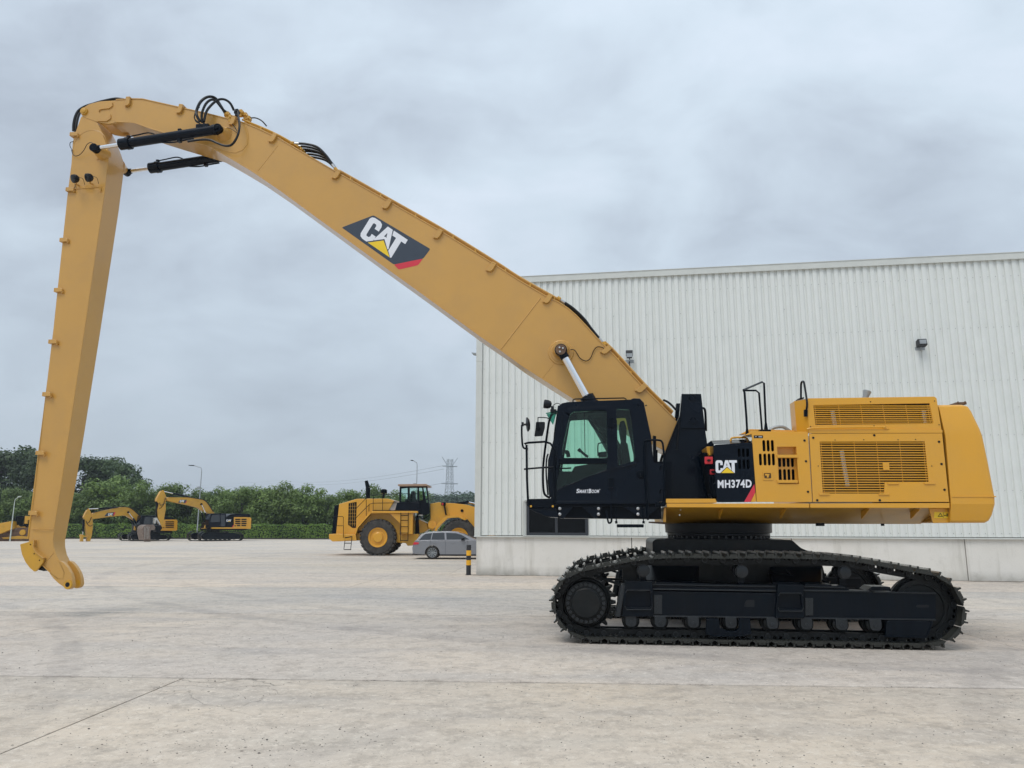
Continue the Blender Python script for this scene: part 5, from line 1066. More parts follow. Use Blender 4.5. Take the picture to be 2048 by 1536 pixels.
# ---- platform under the cab
b = MB(); b.prism(P([(1111, 1010), (1322, 1006), (1323, 1038), (1116, 1036)], CN + .10), CN + .10, 1.5); plat = b.obj('cab_platform', BLKM, ex, .008)
b = MB(); b.prism(P([(1107, 1002), (1319, 1002), (1319, 1008), (1107, 1008.5)], CN - .03), CN - .03, 1.5); b.obj('platform_deck', BLK, plat, .008)
b = MB(); b.prism(P([(1107, 1009), (1319, 1008.5), (1319, 1012.5), (1107, 1013)], CN), CN, CN + .06); b.obj('platform_beam', BLKM, plat, .004)
for x0, x1, x2 in ((1116, 1148, 1128), (1162, 1204, 1190), (1244, 1318, 1284)):
    b = MB(); b.prism(P([(x0, 1013), (x1, 1012.5), (x2, 1037), (x0 + 6 if x0 > 1120 else x0, 1036)], CN + .03), CN + .03, CN + .10) if x0 < 1120 else b.prism(P([(x0, 1013), (x1, 1012.5), (x1, 1016), (x2 + 6, 1036), (x2, 1037)], CN + .03), CN + .03, CN + .10); b.obj('platform_gusset', BLK, plat, .004)
for x in (1119.5, 1197, 1276):
    for y in (1017, 1028.5):
        b = MB(); p = X.p3(x, y, CN + .02); b.lathe((p[0], p[1] - .02, p[2]), (0, 1, 0), [(.012, 0), (.020, .004), (.021, .018), (.026, .02), (.026, .05)], 10); b.obj('bolt', ALU, plat)
b = MB(); b.prism(rnd_poly(P([(1054, 998), (1110, 997), (1112, 1015.5), (1057, 1015)], CN - .03), .01), CN - .03, 1.45); fp = b.obj('front_step', BLKM, ex, .006)
b = MB(); b.prism(P([(1056, 1016), (1112, 1015), (1118, 1035), (1096, 1034), (1070, 1024)], CN), CN, 1.4); b.obj('step_skirt', BLK, fp, .008)
for x in (1062, 1105.5):
    b = MB(); p = X.p3(x, 1012.5, CN - .03); b.cyl((p[0], p[1] - .008, p[2]), p, .018, n=12); b.obj('bolt', YELB, fp)
rail('front_rail', [(1056.5, 1012, CN - .03), (1054, 960, CN - .03), (1053, 890, CN - .03), (1049, 887.5, CN - .03), (1056, 885.5, CN - .03), (1090, 883.5, CN - .03), (1101, 887, CN - .03), (1107.5, 897, CN - .03), (1109, 915, CN - .03), (1109.5, 1005, CN - .03)], .019, sm=False)
rail('front_rail', [(1048, 938.5, CN - .03), (1056, 937.5, CN - .03), (1088, 935, CN - .03), (1109, 934.5, CN - .03)], .015)
rail('mirror_stalk', [(1056, 898, CN - .05), (1048, 896, CN - .05), (1045, 889, CN - .05), (1043.5, 870, CN - .05), (1043.5, 850, CN - .05)], .016)
p = Vector(X.p3(1054, 849, CN - .05)); b = MB(); b.lathe(tuple(p + Vector((.01, 0, 0))), (-1, -.22, -.10), [(.005, -.045), (.09, -.03), (.125, .0), (.12, .012), (.01, .03)], 28); b.cyl(tuple(p + Vector((-.07, 0, 0))), tuple(p), .018, n=8); b.cyl(tuple(p + Vector((-.075, 0, -.03))), tuple(p + Vector((-.075, 0, .04))), .02, n=8); mr_ = b.obj('round_mirror', RUB, ex); 
b = MB(); b.prism(rnd_poly(P([(1072, 844), (1090, 844), (1089.5, 856), (1085, 872), (1068.5, 873), (1071, 858)], .8), .02), .78, .83); mm = b.obj('side_mirror', RUB, ex, .01)
b = MB(); b.tube([X.p3(1076, 856, .78), X.p3(1076, 837, .78), X.p3(1078, 835, .8), X.p3(1092, 835.5, .9), X.p3(1100, 838, .95)], .009, 6); b.cyl(X.p3(1077, 858, .76), X.p3(1077, 858, .79), .035, n=12); b.obj('mirror_arm', BLKM, mm)
# fuel side box with access rails and step behind the cab
rail('access_rail', [(1296, 1040, .36), (1293.5, 990, .36), (1291, 950, .36), (1289.5, 890, .36), (1292, 881.5, .36), (1300, 880, .36), (1318, 880.5, .36), (1324, 884, .36), (1326.5, 895, .36), (1329, 930, .36), (1330, 1009, .36)], .017, sm=True)
rail('access_rail', [(1323, 925, .45), (1327, 940, .45), (1328, 960, .45), (1329, 990, .45)], .012)
for y in (935, 982):
    b = MB(); b.tube([X.p3(1320, y + 5, .42), X.p3(1321, y - 2, .40), X.p3(1326, y - 4, .38), X.p3(1331, y - 1, .40), X.p3(1332, y + 5, .42)], .008, 6); b.obj('rail_clip', BLKM, ex)
rail('lower_grab', [(1222, 1008, .36), (1222.5, 1025, .36), (1223, 1042, .36), (1219, 1046, .36), (1216, 1042, .36), (1212, 1021, .4)], .015)
b = MB(); b.tube([X.p3(1232, 1014, .40), X.p3(1232.5, 1044, .38)], .009, 6); b.tube([X.p3(1285, 1014, .40), X.p3(1287, 1044, .38)], .009, 6); b.cyl(X.p3(1232, 1042, .37), X.p3(1233, 1047, .37), .02, n=8); b.cyl(X.p3(1287, 1042, .37), X.p3(1287, 1047, .37), .02, n=8); b.prism(rnd_poly(P([(1233.5, 1048.5), (1287.5, 1048.5), (1287.5, 1055), (1234, 1055)], .34), .01), .34, .52); b.obj('hanging_step', BLKM, ex)
b = MB(); p = Vector(X.p3(1326, 1008, .36)); b.cyl((p.x, .30, p.z), (p.x, .42, p.z), .04, n=14); b.box(p.x - .12, p.x, .36, .42, p.z - .04, p.z + .03); b.obj('rail_pivot', BLKM, ex)
b = MB(); b.prism(P([(1298, 1043), (1330, 1044), (1330, 1048.5), (1298, 1046)], .6), .6, .7); b.obj('frame_tongue', RUST, ex)
b = MB(); b.prism(P([(1305, 873), (1311, 874), (1312, 925), (1305, 925)], 1.35), 1.2, 1.36); b.tube([X.p3(1313, 900, 1.42), X.p3(1313, 950, 1.42)], .02, 6); b.tube([X.p3(1300, 912, 1.42), X.p3(1311, 922, 1.42), X.p3(1316, 940, 1.42)], .015, 6); b.prism(P([(1300, 926), (1340, 926), (1340, 1003), (1300, 1003)], .9), .6, 1.5); b.obj('rear_cab_box', BLKM, ex)
# ------------------------------------------------------------------ helpers for the distance
def gpt(px, py, z=0.):
    v = FW * F_PX + RT * (px - 1024) - UP * (py - 768); return CP + v * ((z - CAM_H) / v.z)
def zpt(px, py, Y):
    v = FW * F_PX + RT * (px - 1024) - UP * (py - 768); return CP + v * (Y / v.y)
def wheel(name, parent, c, r, rim, w_, mr_, lugs=0, spokes=0, hubm=None):
    """c: centre of the outer face (local), axle along +y; tyre with shoulder, rim, lugs"""
    b = MB(); b.lathe(c, (0, 1, 0), [(rim, .03), (rim * 1.05, 0), (r * .86, -.01), (r * .93, .04), (r * (.95 if lugs else .985), w_ * .25), (r * (.95 if lugs else .985), w_ * .75), (r * .93, w_ - .04), (r * .86, w_), (rim, w_ - .03)], 48, False)
    for k in range(lugs):
        a = 2 * pi * k / lugs
        for y0, y1, da in ((-.004, w_ * .46, 0), (w_ * .54, w_ + .004, pi / lugs)):
            a_ = a + da; ca, sa = cos(a_), sin(a_); t = 2 * pi / lugs * .27
            vs = []
            for y in (y0, y1):
                tt = a_ + (.10 if abs(y - w_ * .5) < w_ * .1 else 0)
                for rr in (r * .90 if y in (y0, y1) and abs(y - w_ / 2) > w_ * .3 else r * .96, r):
                    for s_ in (-t, t): vs.append((c[0] + rr * cos(tt + s_), c[1] + y, c[2] + rr * sin(tt + s_)))
            b.add(vs, [(0, 1, 3, 2), (4, 6, 7, 5), (0, 4, 5, 1), (2, 3, 7, 6), (0, 2, 6, 4), (1, 5, 7, 3)])
    ty = b.obj('tyre', TYR, parent)
    if spokes:
        b = MB(); b.lathe(c, (0, 1, 0), [(rim * .96, .0), (rim * 1.02, .01), (rim * 1.0, .05), (rim * .9, .08), (rim * .9, .2), (.02, .2)], 40, False); b.obj('rim', RUB, ty)
        b = MB(); b.lathe(c, (0, 1, 0), [(rim * .93, .0), (rim * 1.0, .0), (rim * 1.0, .02), (rim * .93, .04)], 40, False)
        for k in range(spokes):
            a = 2 * pi * k / spokes
            for da in (-.13, .13):
                p0 = (c[0] + .05 * cos(a), c[1] + .05, c[2] + .05 * sin(a)); p1 = (c[0] + rim * .95 * cos(a + da), c[1] + .01, c[2] + rim * .95 * sin(a + da)); b.cyl(p0, p1, .013, .016, 5)
        b.cyl(c, (c[0], c[1] + .06, c[2]), .05, n=16); b.obj('spokes', GALV, ty)
    else:
        b = MB(); b.lathe(c, (0, 1, 0), [(rim * .45, -.0), (rim * .52, .03), (rim * .55, .09), (rim * .80, .10), (rim * .84, .04), (rim * .93, .03), (rim, -.01), (rim * 1.02, .03), (rim, .2)], 40, False); b.cyl(c, (c[0], c[1] + .02, c[2]), rim * .45, n=32); rm = b.obj('rim', mr_, ty)
        for k in range(16):
            a = 2 * pi * k / 16; q = (c[0] + rim * .68 * cos(a), c[1] + .07, c[2] + rim * .68 * sin(a)); b = MB(); b.cyl(q, (q[0], q[1] + .04, q[2]), .02, n=6); b.obj('wheel_nut', mr_, rm)
    return ty
def mk(nm, fr, l, d0, d1, m, parent, bev=0., holes=(), dref=None, rc=0.):
    q = fr.pts(l, d0 if dref is None else dref)
    if rc: q = rnd_poly(q, rc)
    b = MB(); b.prism(q, d0, d1, holes=[fr.pts(h_, d0 if dref is None else dref) for h_ in holes]); return b.obj(nm, m, parent, bev)
def tb(nm, fr, l, r, m, parent, sm=False, n=6):
    b = MB(); b.tube([fr.p3(*q) for q in l], r, n, sm); return b.obj(nm, m, parent)

# ------------------------------------------------------------------ wheel loader
LF = Frame((-8.1, 46.55, 0), R(0)); ld = LF.root('wheel_loader', 'large yellow wheel loader parked behind the grey car, its front hidden by the warehouse', 'wheel loader')
c7 = lambda l: [(620 + q[0] / 5.689, 900 + q[1] / 5.689) + tuple(q[2:]) for q in l]
LW = 3.3
for nm, cx_, cy_, rr in (('r', 770, 1010, 195), ('f', 1690, 1003, 200)):
    q = LF.pts(c7([(cx_, cy_)]), 0)[0]; r_ = .985 * rr / 195 * 1.1
    r_ = 1.09
    for dd in (0, LW - .72):
        o = wheel('w', ld, (q[0], dd, r_ - .02), r_, .575, .72, YELH, 26)
mk('rear_frame', LF, c7([(215, 958), (290, 952), (520, 960), (540, 900), (640, 930), (1020, 960), (1240, 955), (1215, 1085), (1110, 1090), (1090, 1060), (700, 1030), (535, 1030), (255, 1042), (215, 1008)]), .5, LW - .5, YELB, ld, .03)
mk('bumper', LF, c7([(215, 957), (300, 952), (520, 962), (532, 1032), (255, 1042), (215, 1008)]), .15, LW - .15, YELH, ld, .03)
hood = mk('engine_hood', LF, c7([(331, 614), (535, 555), (885, 553), (960, 575), (895, 692), (715, 692), (680, 712), (535, 875), (520, 962), (295, 955)]), .35, LW - .35, YELH, ld, .03)
mk('rear_grille', LF, c7([(278, 632), (330, 622), (300, 955), (248, 957)]), .4, LW - .4, BLKM, ld, .02)
mk('side_grille', LF, c7([(440, 607), (530, 590), (522, 885), (482, 885), (433, 850)]), .335, .36, BLKM, hood)
for x0, x1 in ((460, 455), (485, 482), (510, 505)): tb('grille_rod', LF, c7([(x0, 605, .33), (x1, 870, .33)]), .012, YELB, hood)
for y in (640, 680, 720, 760, 800, 840): tb('grille_bar', LF, c7([(438, y, .33), (525, y, .33)]), .009, YELB, hood)
mk('rear_fender', LF, c7([(680, 705), (900, 705), (900, 718), (690, 722), (545, 885), (520, 962), (515, 962), (530, 878)]), .02, .75, YELH, ld, .01)
mk('fender_lining', LF, c7([(690, 722), (900, 720), (1025, 835), (1020, 960), (900, 960), (860, 830), (770, 790), (650, 830), (590, 930), (520, 962), (545, 885)]), .5, 1.0, YELB, ld)
mk('deck_plate', LF, c7([(700, 690), (1225, 693), (1228, 716), (905, 718), (690, 712)]), .0, .9, YELH, ld, .01)
mk('deck_grip', LF, c7([(712, 683), (1225, 686), (1225, 694), (712, 692)]), .0, 1.0, BLKM, ld)
mk('tank_box', LF, c7([(905, 719), (1170, 719), (1168, 957), (1026, 960), (1026, 838)]), .1, .9, YELH, ld, .02)
lad = tb('ladder', LF, c7([(1033, 700, .02), (1030, 1040, .02)]), .022, BLKM, ld); tb('ladder_rail', LF, c7([(1118, 700, .02), (1114, 1032, .02)]), .022, BLKM, lad)
for y in (745, 800, 873, 945, 1030): tb('rung', LF, c7([(1032, y, .02), (1116, y, .02)]), .022, BLKM, lad)
lad = tb('rear_ladder', LF, c7([(398, 1030, .02), (385, 1133, .02)]), .022, BLKM, ld); tb('ladder_rail', LF, c7([(478, 985, .02), (463, 1133, .02)]), .022, BLKM, lad)
for y in (1060, 1133): tb('rung', LF, c7([(390, y, .02), (468, y, .02)]), .025, BLKM, lad)
tb('ladder_top', LF, c7([(395, 1000, .02), (478, 985, .02)]), .03, BLKM, lad)
for l in ([(255, 862), (378, 862), (380, 765), (370, 757), (262, 757)], [(380, 860), (380, 1000)], [(520, 670), (640, 548), (690, 513), (822, 510), (1000, 498), (1128, 497)], [(525, 770), (680, 615), (720, 605), (1250, 597)], [(640, 550), (640, 750)], [(720, 510), (718, 690)], [(828, 510), (825, 690)], [(672, 620), (670, 700)], [(1130, 590), (1133, 505), (1128, 497)], [(1140, 590), (1142, 510), (1155, 497), (1235, 497), (1245, 510)]):
    tb('handrail', LF, c7([(x, y, .05) for x, y in l]), .019, BLKM, ld)
b = MB(); q = [LF.p3(*c_) for c_ in c7([(660, 550, 1.4), (660, 430, 1.4)])]; b.cyl(q[0], q[1], .14, n=20); b.cyl(q[1], LF.p3(*c7([(640, 350, 1.4)])[0]), .14, .10, 20); b.obj('exhaust_stack', BLKM, ld)
b = MB(); q = LF.p3(*c7([(838, 545, 1.2)])[0]); b.cyl(q, (q[0], q[1], q[2] + .4), .06, n=10); b.lathe((q[0], q[1], q[2] + .25), (0, 0, 1), [(.1, 0), (.2, .05), (.2, .22), (.14, .28), (.03, .3)], 20); b.obj('precleaner', BLKM, ld)
lc = mk('cab_base', LF, c7([(990, 600), (1250, 600), (1262, 720), (1230, 745), (1215, 690), (965, 690)]), .35, LW - .9, BLK, ld, .02)
mk('cab_roof', LF, c7([(1000, 388), (1320, 385), (1350, 400), (1330, 412), (1018, 415), (998, 405)]), .3, LW - .8, mat('cab_roof_tan', (.34, .22, .15), .5), ld, .03)
mk('cab_shell', LF, c7([(1020, 412), (1335, 410), (1352, 560), (1362, 720), (1320, 740), (1245, 735), (1250, 600), (1015, 600)]), .4, .46, BLKM, ld, .01,
   holes=[c7([(1040, 440), (1110, 432), (1110, 585), (1035, 585)]), c7([(1122, 430), (1222, 428), (1232, 585), (1120, 585)]), c7([(1240, 430), (1275, 428), (1285, 575), (1245, 575)]), c7([(1288, 425), (1325, 422), (1345, 600), (1325, 600)])])
mk('cab_far_side', LF, c7([(1020, 412), (1335, 410), (1352, 560), (1245, 600), (1015, 600)]), LW - 1.0, LW - .95, BLKM, ld, 0, holes=[c7([(1040, 440), (1120, 432), (1120, 585), (1035, 585)]), c7([(1135, 430), (1222, 428), (1222, 585), (1135, 585)]), c7([(1240, 430), (1318, 425), (1335, 550), (1240, 580)])])
mk('cab_glass', LF, c7([(1022, 415), (1332, 412), (1350, 560), (1355, 600), (1018, 598)]), .47, .475, GRN, ld)
mk('cab_seat', LF, c7([(1150, 470), (1185, 465), (1200, 560), (1235, 570), (1235, 600), (1080, 600), (1080, 560), (1140, 555)]), 1.0, 1.5, SEAT, ld, .03)
mk('front_frame', LF, c7([(1340, 830), (1372, 782), (1365, 612), (1470, 592), (1560, 640), (1600, 760), (1520, 800), (1440, 850), (1400, 925), (1345, 892)]), .7, LW - .7, YELB, ld, .03)
mk('lift_arm', LF, c7([(1480, 600), (1640, 606), (1790, 624), (1880, 650), (2150, 860), (2350, 1100), (2330, 1170), (2240, 1150), (1870, 880), (1790, 790), (1700, 755), (1560, 770), (1500, 700)]), .75, 1.0, YELH, ld, .02)
mk('lift_arm', LF, c7([(1480, 600), (1640, 606), (1790, 624), (1880, 650), (2150, 860), (2350, 1100), (2330, 1170), (2240, 1150), (1870, 880), (1790, 790), (1700, 755), (1560, 770), (1500, 700)]), LW - 1.0, LW - .75, YELH, ld, .02)
q = LF.p3(*c7([(1730, 690, .75)])[0]); b = MB(); b.cyl((q[0], .70, q[2]), (q[0], .76, q[2]), .09, n=16); b.obj('arm_pin', BLKM, ld)
q = LF.p3(*c7([(1393, 848, .7)])[0]); b = MB(); b.cyl((q[0], .60, q[2]), (q[0], .72, q[2]), .24, n=28); b.cyl((q[0], .57, q[2]), (q[0], .6, q[2]), .05, n=10); b.obj('hitch_disc', YELH, ld)
mk('front_fender', LF, c7([(1415, 920), (1440, 850), (1520, 775), (1560, 752), (1690, 748), (1780, 790), (1760, 800), (1690, 768), (1570, 775), (1500, 840), (1450, 900), (1440, 925)]), .0, .75, YELH, ld, .01)
mk('tilt_cylinder', LF, c7([(1590, 608), (1760, 585), (1790, 572), (1812, 590), (1790, 612), (1600, 622)]), 1.5, 1.8, BLKM, ld, .02)
tb('tilt_rod', LF, c7([(1800, 595, 1.6), (2000, 640, 1.6)]), .06, CHR, ld)
mk('light_box', LF, c7([(1493, 596), (1545, 596), (1545, 632), (1493, 632)]), .5, .6, BLKM, ld, .01); mk('signal_lamp', LF, c7([(1500, 602), (1518, 602), (1518, 626), (1500, 626)]), .48, .5, RED, ld)
tb('lamp_post_arm', LF, c7([(1528, 632, .55), (1548, 740, .55)]), .05, BLKM, ld)
tb('steering_hose', LF, c7([(1170, 790, .9), (1230, 760, .9), (1300, 780, .9), (1360, 740, .9)]), .03, RUB, ld, True); mk('hitch_block', LF, c7([(1190, 800), (1240, 790), (1330, 830), (1345, 900), (1300, 935), (1190, 955)]), 1.0, LW - 1, YELB, ld, .03)
mk('hitch_block', LF, c7([(1200, 745), (1235, 745), (1245, 960), (1195, 960)]), .95, 1.3, BLKM, ld, .02)
mk('front_axle', LF, c7([(1560, 940), (1820, 940), (1820, 1050), (1560, 1050)]), .7, LW - .7, YELB, ld, .03)
mk('bucket', LF, c7([(2250, 1000), (2330, 960), (2420, 1000), (2400, 1100), (2560, 1195), (2300, 1200), (2240, 1130)]), -.1, LW + .1, YELB, ld, .03)

# ------------------------------------------------------------------ estate car
CF2 = Frame((-4.28, 42.0, 0), R(0)); car = CF2.root('estate_car', 'metallic grey estate car half hidden behind the warehouse corner', 'car')
q0 = CF2.pts(c7([(1390, 1166)]), 0)[0][0]; WB = 2.9
def carpt(u, z): return (q0 + u, z)       # u: metres ahead of the rear axle
def arch(c, r, n=9): return [(c + r * cos(pi - pi * i / n), .33 + r * sin(pi - pi * i / n)) for i in range(n + 1)]
low = [carpt(-1.05, .28)] + [(x, z) for x, z in [(q0 - .40, .22)] + arch(q0, .385)] + [(q0 + .40, .20)] + [(x, z) for x, z in [(q0 + WB - .40, .20)] + arch(q0 + WB, .385)] + [(q0 + WB + .41, .22), (q0 + WB + .88, .28), (q0 + WB + .94, .55), (q0 + WB + .85, .72), (q0 + WB + .2, .92), (q0 + WB - .55, 1.00), (q0 + .5, .985), (q0 - .55, 1.0), (q0 - .93, 1.0), (q0 - 1.03, .80), (q0 - 1.08, .6)]
def tumble(nm, prof, y0, y1, zb, k, m, parent, bev=0., cap=True):
    b = MB(); f = lambda z: max(0, z - zb) * k + max(0, .5 - z) * .10
    n = len(prof); vs = [(x, y0 + f(z), z) for x, z in prof] + [(x, y1 - f(z), z) for x, z in prof]
    b.add(vs, [list(range(n)), list(range(2 * n - 1, n - 1, -1))] + [(i, i + n, (i + 1) % n + n, (i + 1) % n) for i in range(n)]); return b.obj(nm, m, parent, bev, 3)
body = tumble('body', low, 0, 1.86, .82, .22, CARP, car, .03)
gh = [(q0 - .90, .985), (q0 - .62, 1.30), (q0 - .42, 1.40), (q0 + .1, 1.445), (q0 + .9, 1.455), (q0 + 1.35, 1.42), (q0 + 1.7, 1.32), (q0 + 2.42, .985)]
tumble('roof', gh, .03, 1.83, .95, .38, CARP, car, .03)
def win(l, nm='side_window'):
    return tumble(nm, [(q0 + a, z) for a, z in l], .022, 1.838, .95, .38, CARG, body)
win([(-.72, 1.02), (-.52, 1.25), (-.38, 1.34), (-.05, 1.375), (-.10, 1.03)]); win([(-.06, 1.03), (.0, 1.38), (.62, 1.395), (.66, 1.035)]); win([(.76, 1.035), (.72, 1.395), (1.25, 1.37), (1.55, 1.29), (1.98, 1.05)])
b = MB(); b.add([(q0 - .895, .25, 1.0), (q0 - .895, 1.6, 1.0), (q0 - .665, 1.45, 1.29), (q0 - .665, .40, 1.29)], [(0, 1, 2, 3)]); b.obj('rear_window', CARG, body)
b = MB(); b.prism([(q0 - 1.075, .78), (q0 - .98, .90), (q0 - .72, .875), (q0 - .74, .80), (q0 - .9, .76)], -.004, .3); b.obj('tail_light', REDT, body, .006)
b = MB(); b.strip([(q0 - .4, 1.425), (q0 + .2, 1.462), (q0 + 1.1, 1.458), (q0 + 1.4, 1.42)], .02, .24, .27); b.obj('roof_rail', CHR, body)
b = MB(); b.prism(rnd_poly([(q0 + 1.55, .99), (q0 + 1.75, 1.0), (q0 + 1.74, 1.13), (q0 + 1.58, 1.13)], .03), -.16, .02); b.obj('door_mirror', RUB, body, .02)
for u in (.02, .98):
    b = MB(); b.tube([(q0 + u, -.012, .86), (q0 + u + .05, -.03, .87), (q0 + u + .2, -.03, .87), (q0 + u + .24, -.01, .865)], .012, 6); b.obj('door_handle', CARP, body)
for pl in ([(-.10, 1.0), (-.12, .75), (-.03, .60), (.36, .34), (.42, .24)], [(.70, 1.02), (.72, .24)], [(1.86, 1.0), (1.92, .8), (1.9, .24)]):
    b = MB(); b.tube([(q0 + a, -.001, z) for a, z in pl], .006, 4); b.obj('door_seam', RUB, body)
b = MB(); b.prism([(q0 + .42, .18), (q0 + WB - .42, .18), (q0 + WB - .42, .26), (q0 + .42, .26)], .02, 1.84); b.prism([(q0 - 1.07, .25), (q0 - .42, .2), (q0 - .42, .28), (q0 - 1.0, .42)], .04, 1.82); b.obj('sill_trim', RUB, body, .01)
for u in (0, WB):
    wheel('w', car, (q0 + u, .01, .345), .345, .245, .23, ALU, 0, 10); b = MB(); b.lathe((q0 + u, 1.60, .345), (0, 1, 0), [(.2, 0), (.345, .02), (.345, .22), (.2, .24)], 32); b.obj('tyre', TYR, car)

# ------------------------------------------------------------------ two parked excavators
def bg_exc(name, label, left_px, y_px, cf, D, group='parked excavators'):
    o = gpt(left_px, y_px); fr = Frame((o.x, o.y, 0), R(-46)); r = fr.root('parked_excavator', label, 'excavator', group)
    for i, dd in enumerate((0, 2.75)):
        q = fr.pts(cf(D['track']), 0); g = bpy.data.objects.new('crawler_track', None); COL.objects.link(g); g.parent = r; g.location = (0, dd, 0)
        q = [(x, max(z, .0)) for x, z in q]
        rs = resample(q, 46)
        inner = []
        cx_ = sum(p.x for p in rs) / len(rs); cz_ = sum(p.y for p in rs) / len(rs)
        for k in range(46):
            a, c = rs[k], rs[(k + 1) % 46]; e_ = (c - a).normalized(); nrm = Vector((e_.y, -e_.x)); m_ = (a + c) / 2
            if (m_ - Vector((cx_, cz_))).dot(nrm) < 0: nrm = -nrm
            b = MB(); A_, B_ = a + e_ * .01, c - e_ * .01; b.prism([tuple(A_), tuple(B_), tuple(B_ - nrm * .05), tuple(A_ - nrm * .05)], 0, .6); b.prism([tuple(m_ - e_ * .015), tuple(m_ + e_ * .015), tuple(m_ + e_ * .01 + nrm * .03), tuple(m_ - e_ * .01 + nrm * .03)], 0, .6); b.obj('track_shoe', TRK, g)
            inner.append(tuple(a - nrm * .16))
        b = MB(); b.prism([((x - cx_) * .88 + cx_, (z - cz_) * .70 + cz_) for x, z in [tuple(p) for p in rs]], .14, .5); o_ = b.obj('track_frame', FRM, r, .02); o_.location = (0, dd, 0)
        for k in range(7):
            x_ = cx_ - 1.7 + k * .55; b = MB(); b.cyl((x_, .12, .24), (x_, .5, .24), .13, n=14); b.obj('track_roller', TRK, o_)
    b = MB(); b.box(.9, 3.6, .5, 2.9, .5, .95); b.cyl((2.3, 1.675, .9), (2.3, 1.675, 1.25), .75, n=28); b.obj('car_body', FRM, r, .02)
    C = 1.675
    for nm, m, d0, d1, bev in (('boom', YELB, C - .32, C + .32, .01), ('arm', YELB, C - .24, C + .24, .01)):
        mk(nm, fr, cf(D[nm]), d0, d1, m, r, bev)
    for nm, m, d0, d1 in (('engine_hood', BLKM, .3, 3.0), ('counterweight', YELH, .12, 3.25), ('body_side', YELH, .15, 3.2), ('body_black', BLKM, .14, 3.21), ('side_skirt', YELB, .12, 3.2)):
        if nm in D: mk(nm, fr, cf(D[nm]), d0, d1, m, r, .02)
    k = fr.pts(cf(D['cab']), .15); cabx = mk('cab', fr, cf(D['cab']), .15, 1.2, BLK, r, .04)
    for g_ in D['glass']: mk('window_pane', fr, cf(g_), .135, .15, CARG, cabx)
    for s_ in D['slots']:
        mk('vent_slot', fr, cf(s_), .112, .135, BLKM, r)
    def cyl2(nm, A, B, S_, rr, rb, dd):
        a, b_, s_ = (Vector(fr.p3(*(cf([q])[0]), C - .45)) for q in (A, B, S_)); off = Vector((0, dd - (C - .45), 0)); a += off; b_ += off; s_ += off
        g = MB().cyl(tuple(a), tuple(s_), rr, n=12).obj(nm, CHR, r); MB().cyl(tuple(s_), tuple(b_), rb, n=16).obj('barrel', BLKM, g); MB().cyl(tuple(a + Vector((0, -.06, 0))), tuple(a + Vector((0, .06, 0))), rb * 1.1, n=14).obj('rod_eye', BLKM, g)
    for A, B, S_, rr, rb in D['mid_cyl']: cyl2('arm_cylinder', A, B, S_, rr, rb, C)
    for A, B, S_, rr, rb in D['side_cyl']:
        for dd in (C - .45, C + .45): cyl2('boom_cylinder', A, B, S_, rr, rb, dd)
    for nm, l, m, d0, d1 in D['extra']: mk(nm, fr, cf(l), C + d0, C + d1, m, r, .01)
    for l, rr in D['hoses']: tb('hydraulic_hose', fr, [(x, y, C - .36) for x, y in cf(l)], rr, RUB, r, True)
    # small logos on boom and body
    for (a, c, d_), dd, pl in D['logo']:
        bb = MB(); bb.prism(fr.pts(cf(pl), dd), dd - .006, dd - .003); o_ = bb.obj('logo_decal', NAVY, r)
        A_, C_, D_ = cf([a, c, d_]); logo(o_, fr, A_, C_, D_, dd - .006)
    for l, dd in D['red']: bb = MB(); bb.prism(fr.pts(cf(l), dd), dd - .012, dd - .006); bb.obj('red_stripe', REDT, r)
    return fr, r
c4 = lambda l: [(300 + x / 9.309, 960 + y / 9.309) for x, y in l]
c3 = lambda l: [(140 + x / 9.309, 960 + y / 9.309) for x, y in l]
def slots(xs, ys, h_=22): return [[(x0, y), (x1, y), (x1, y + h_), (x0, y + h_)] for x0, x1 in xs for y in ys]
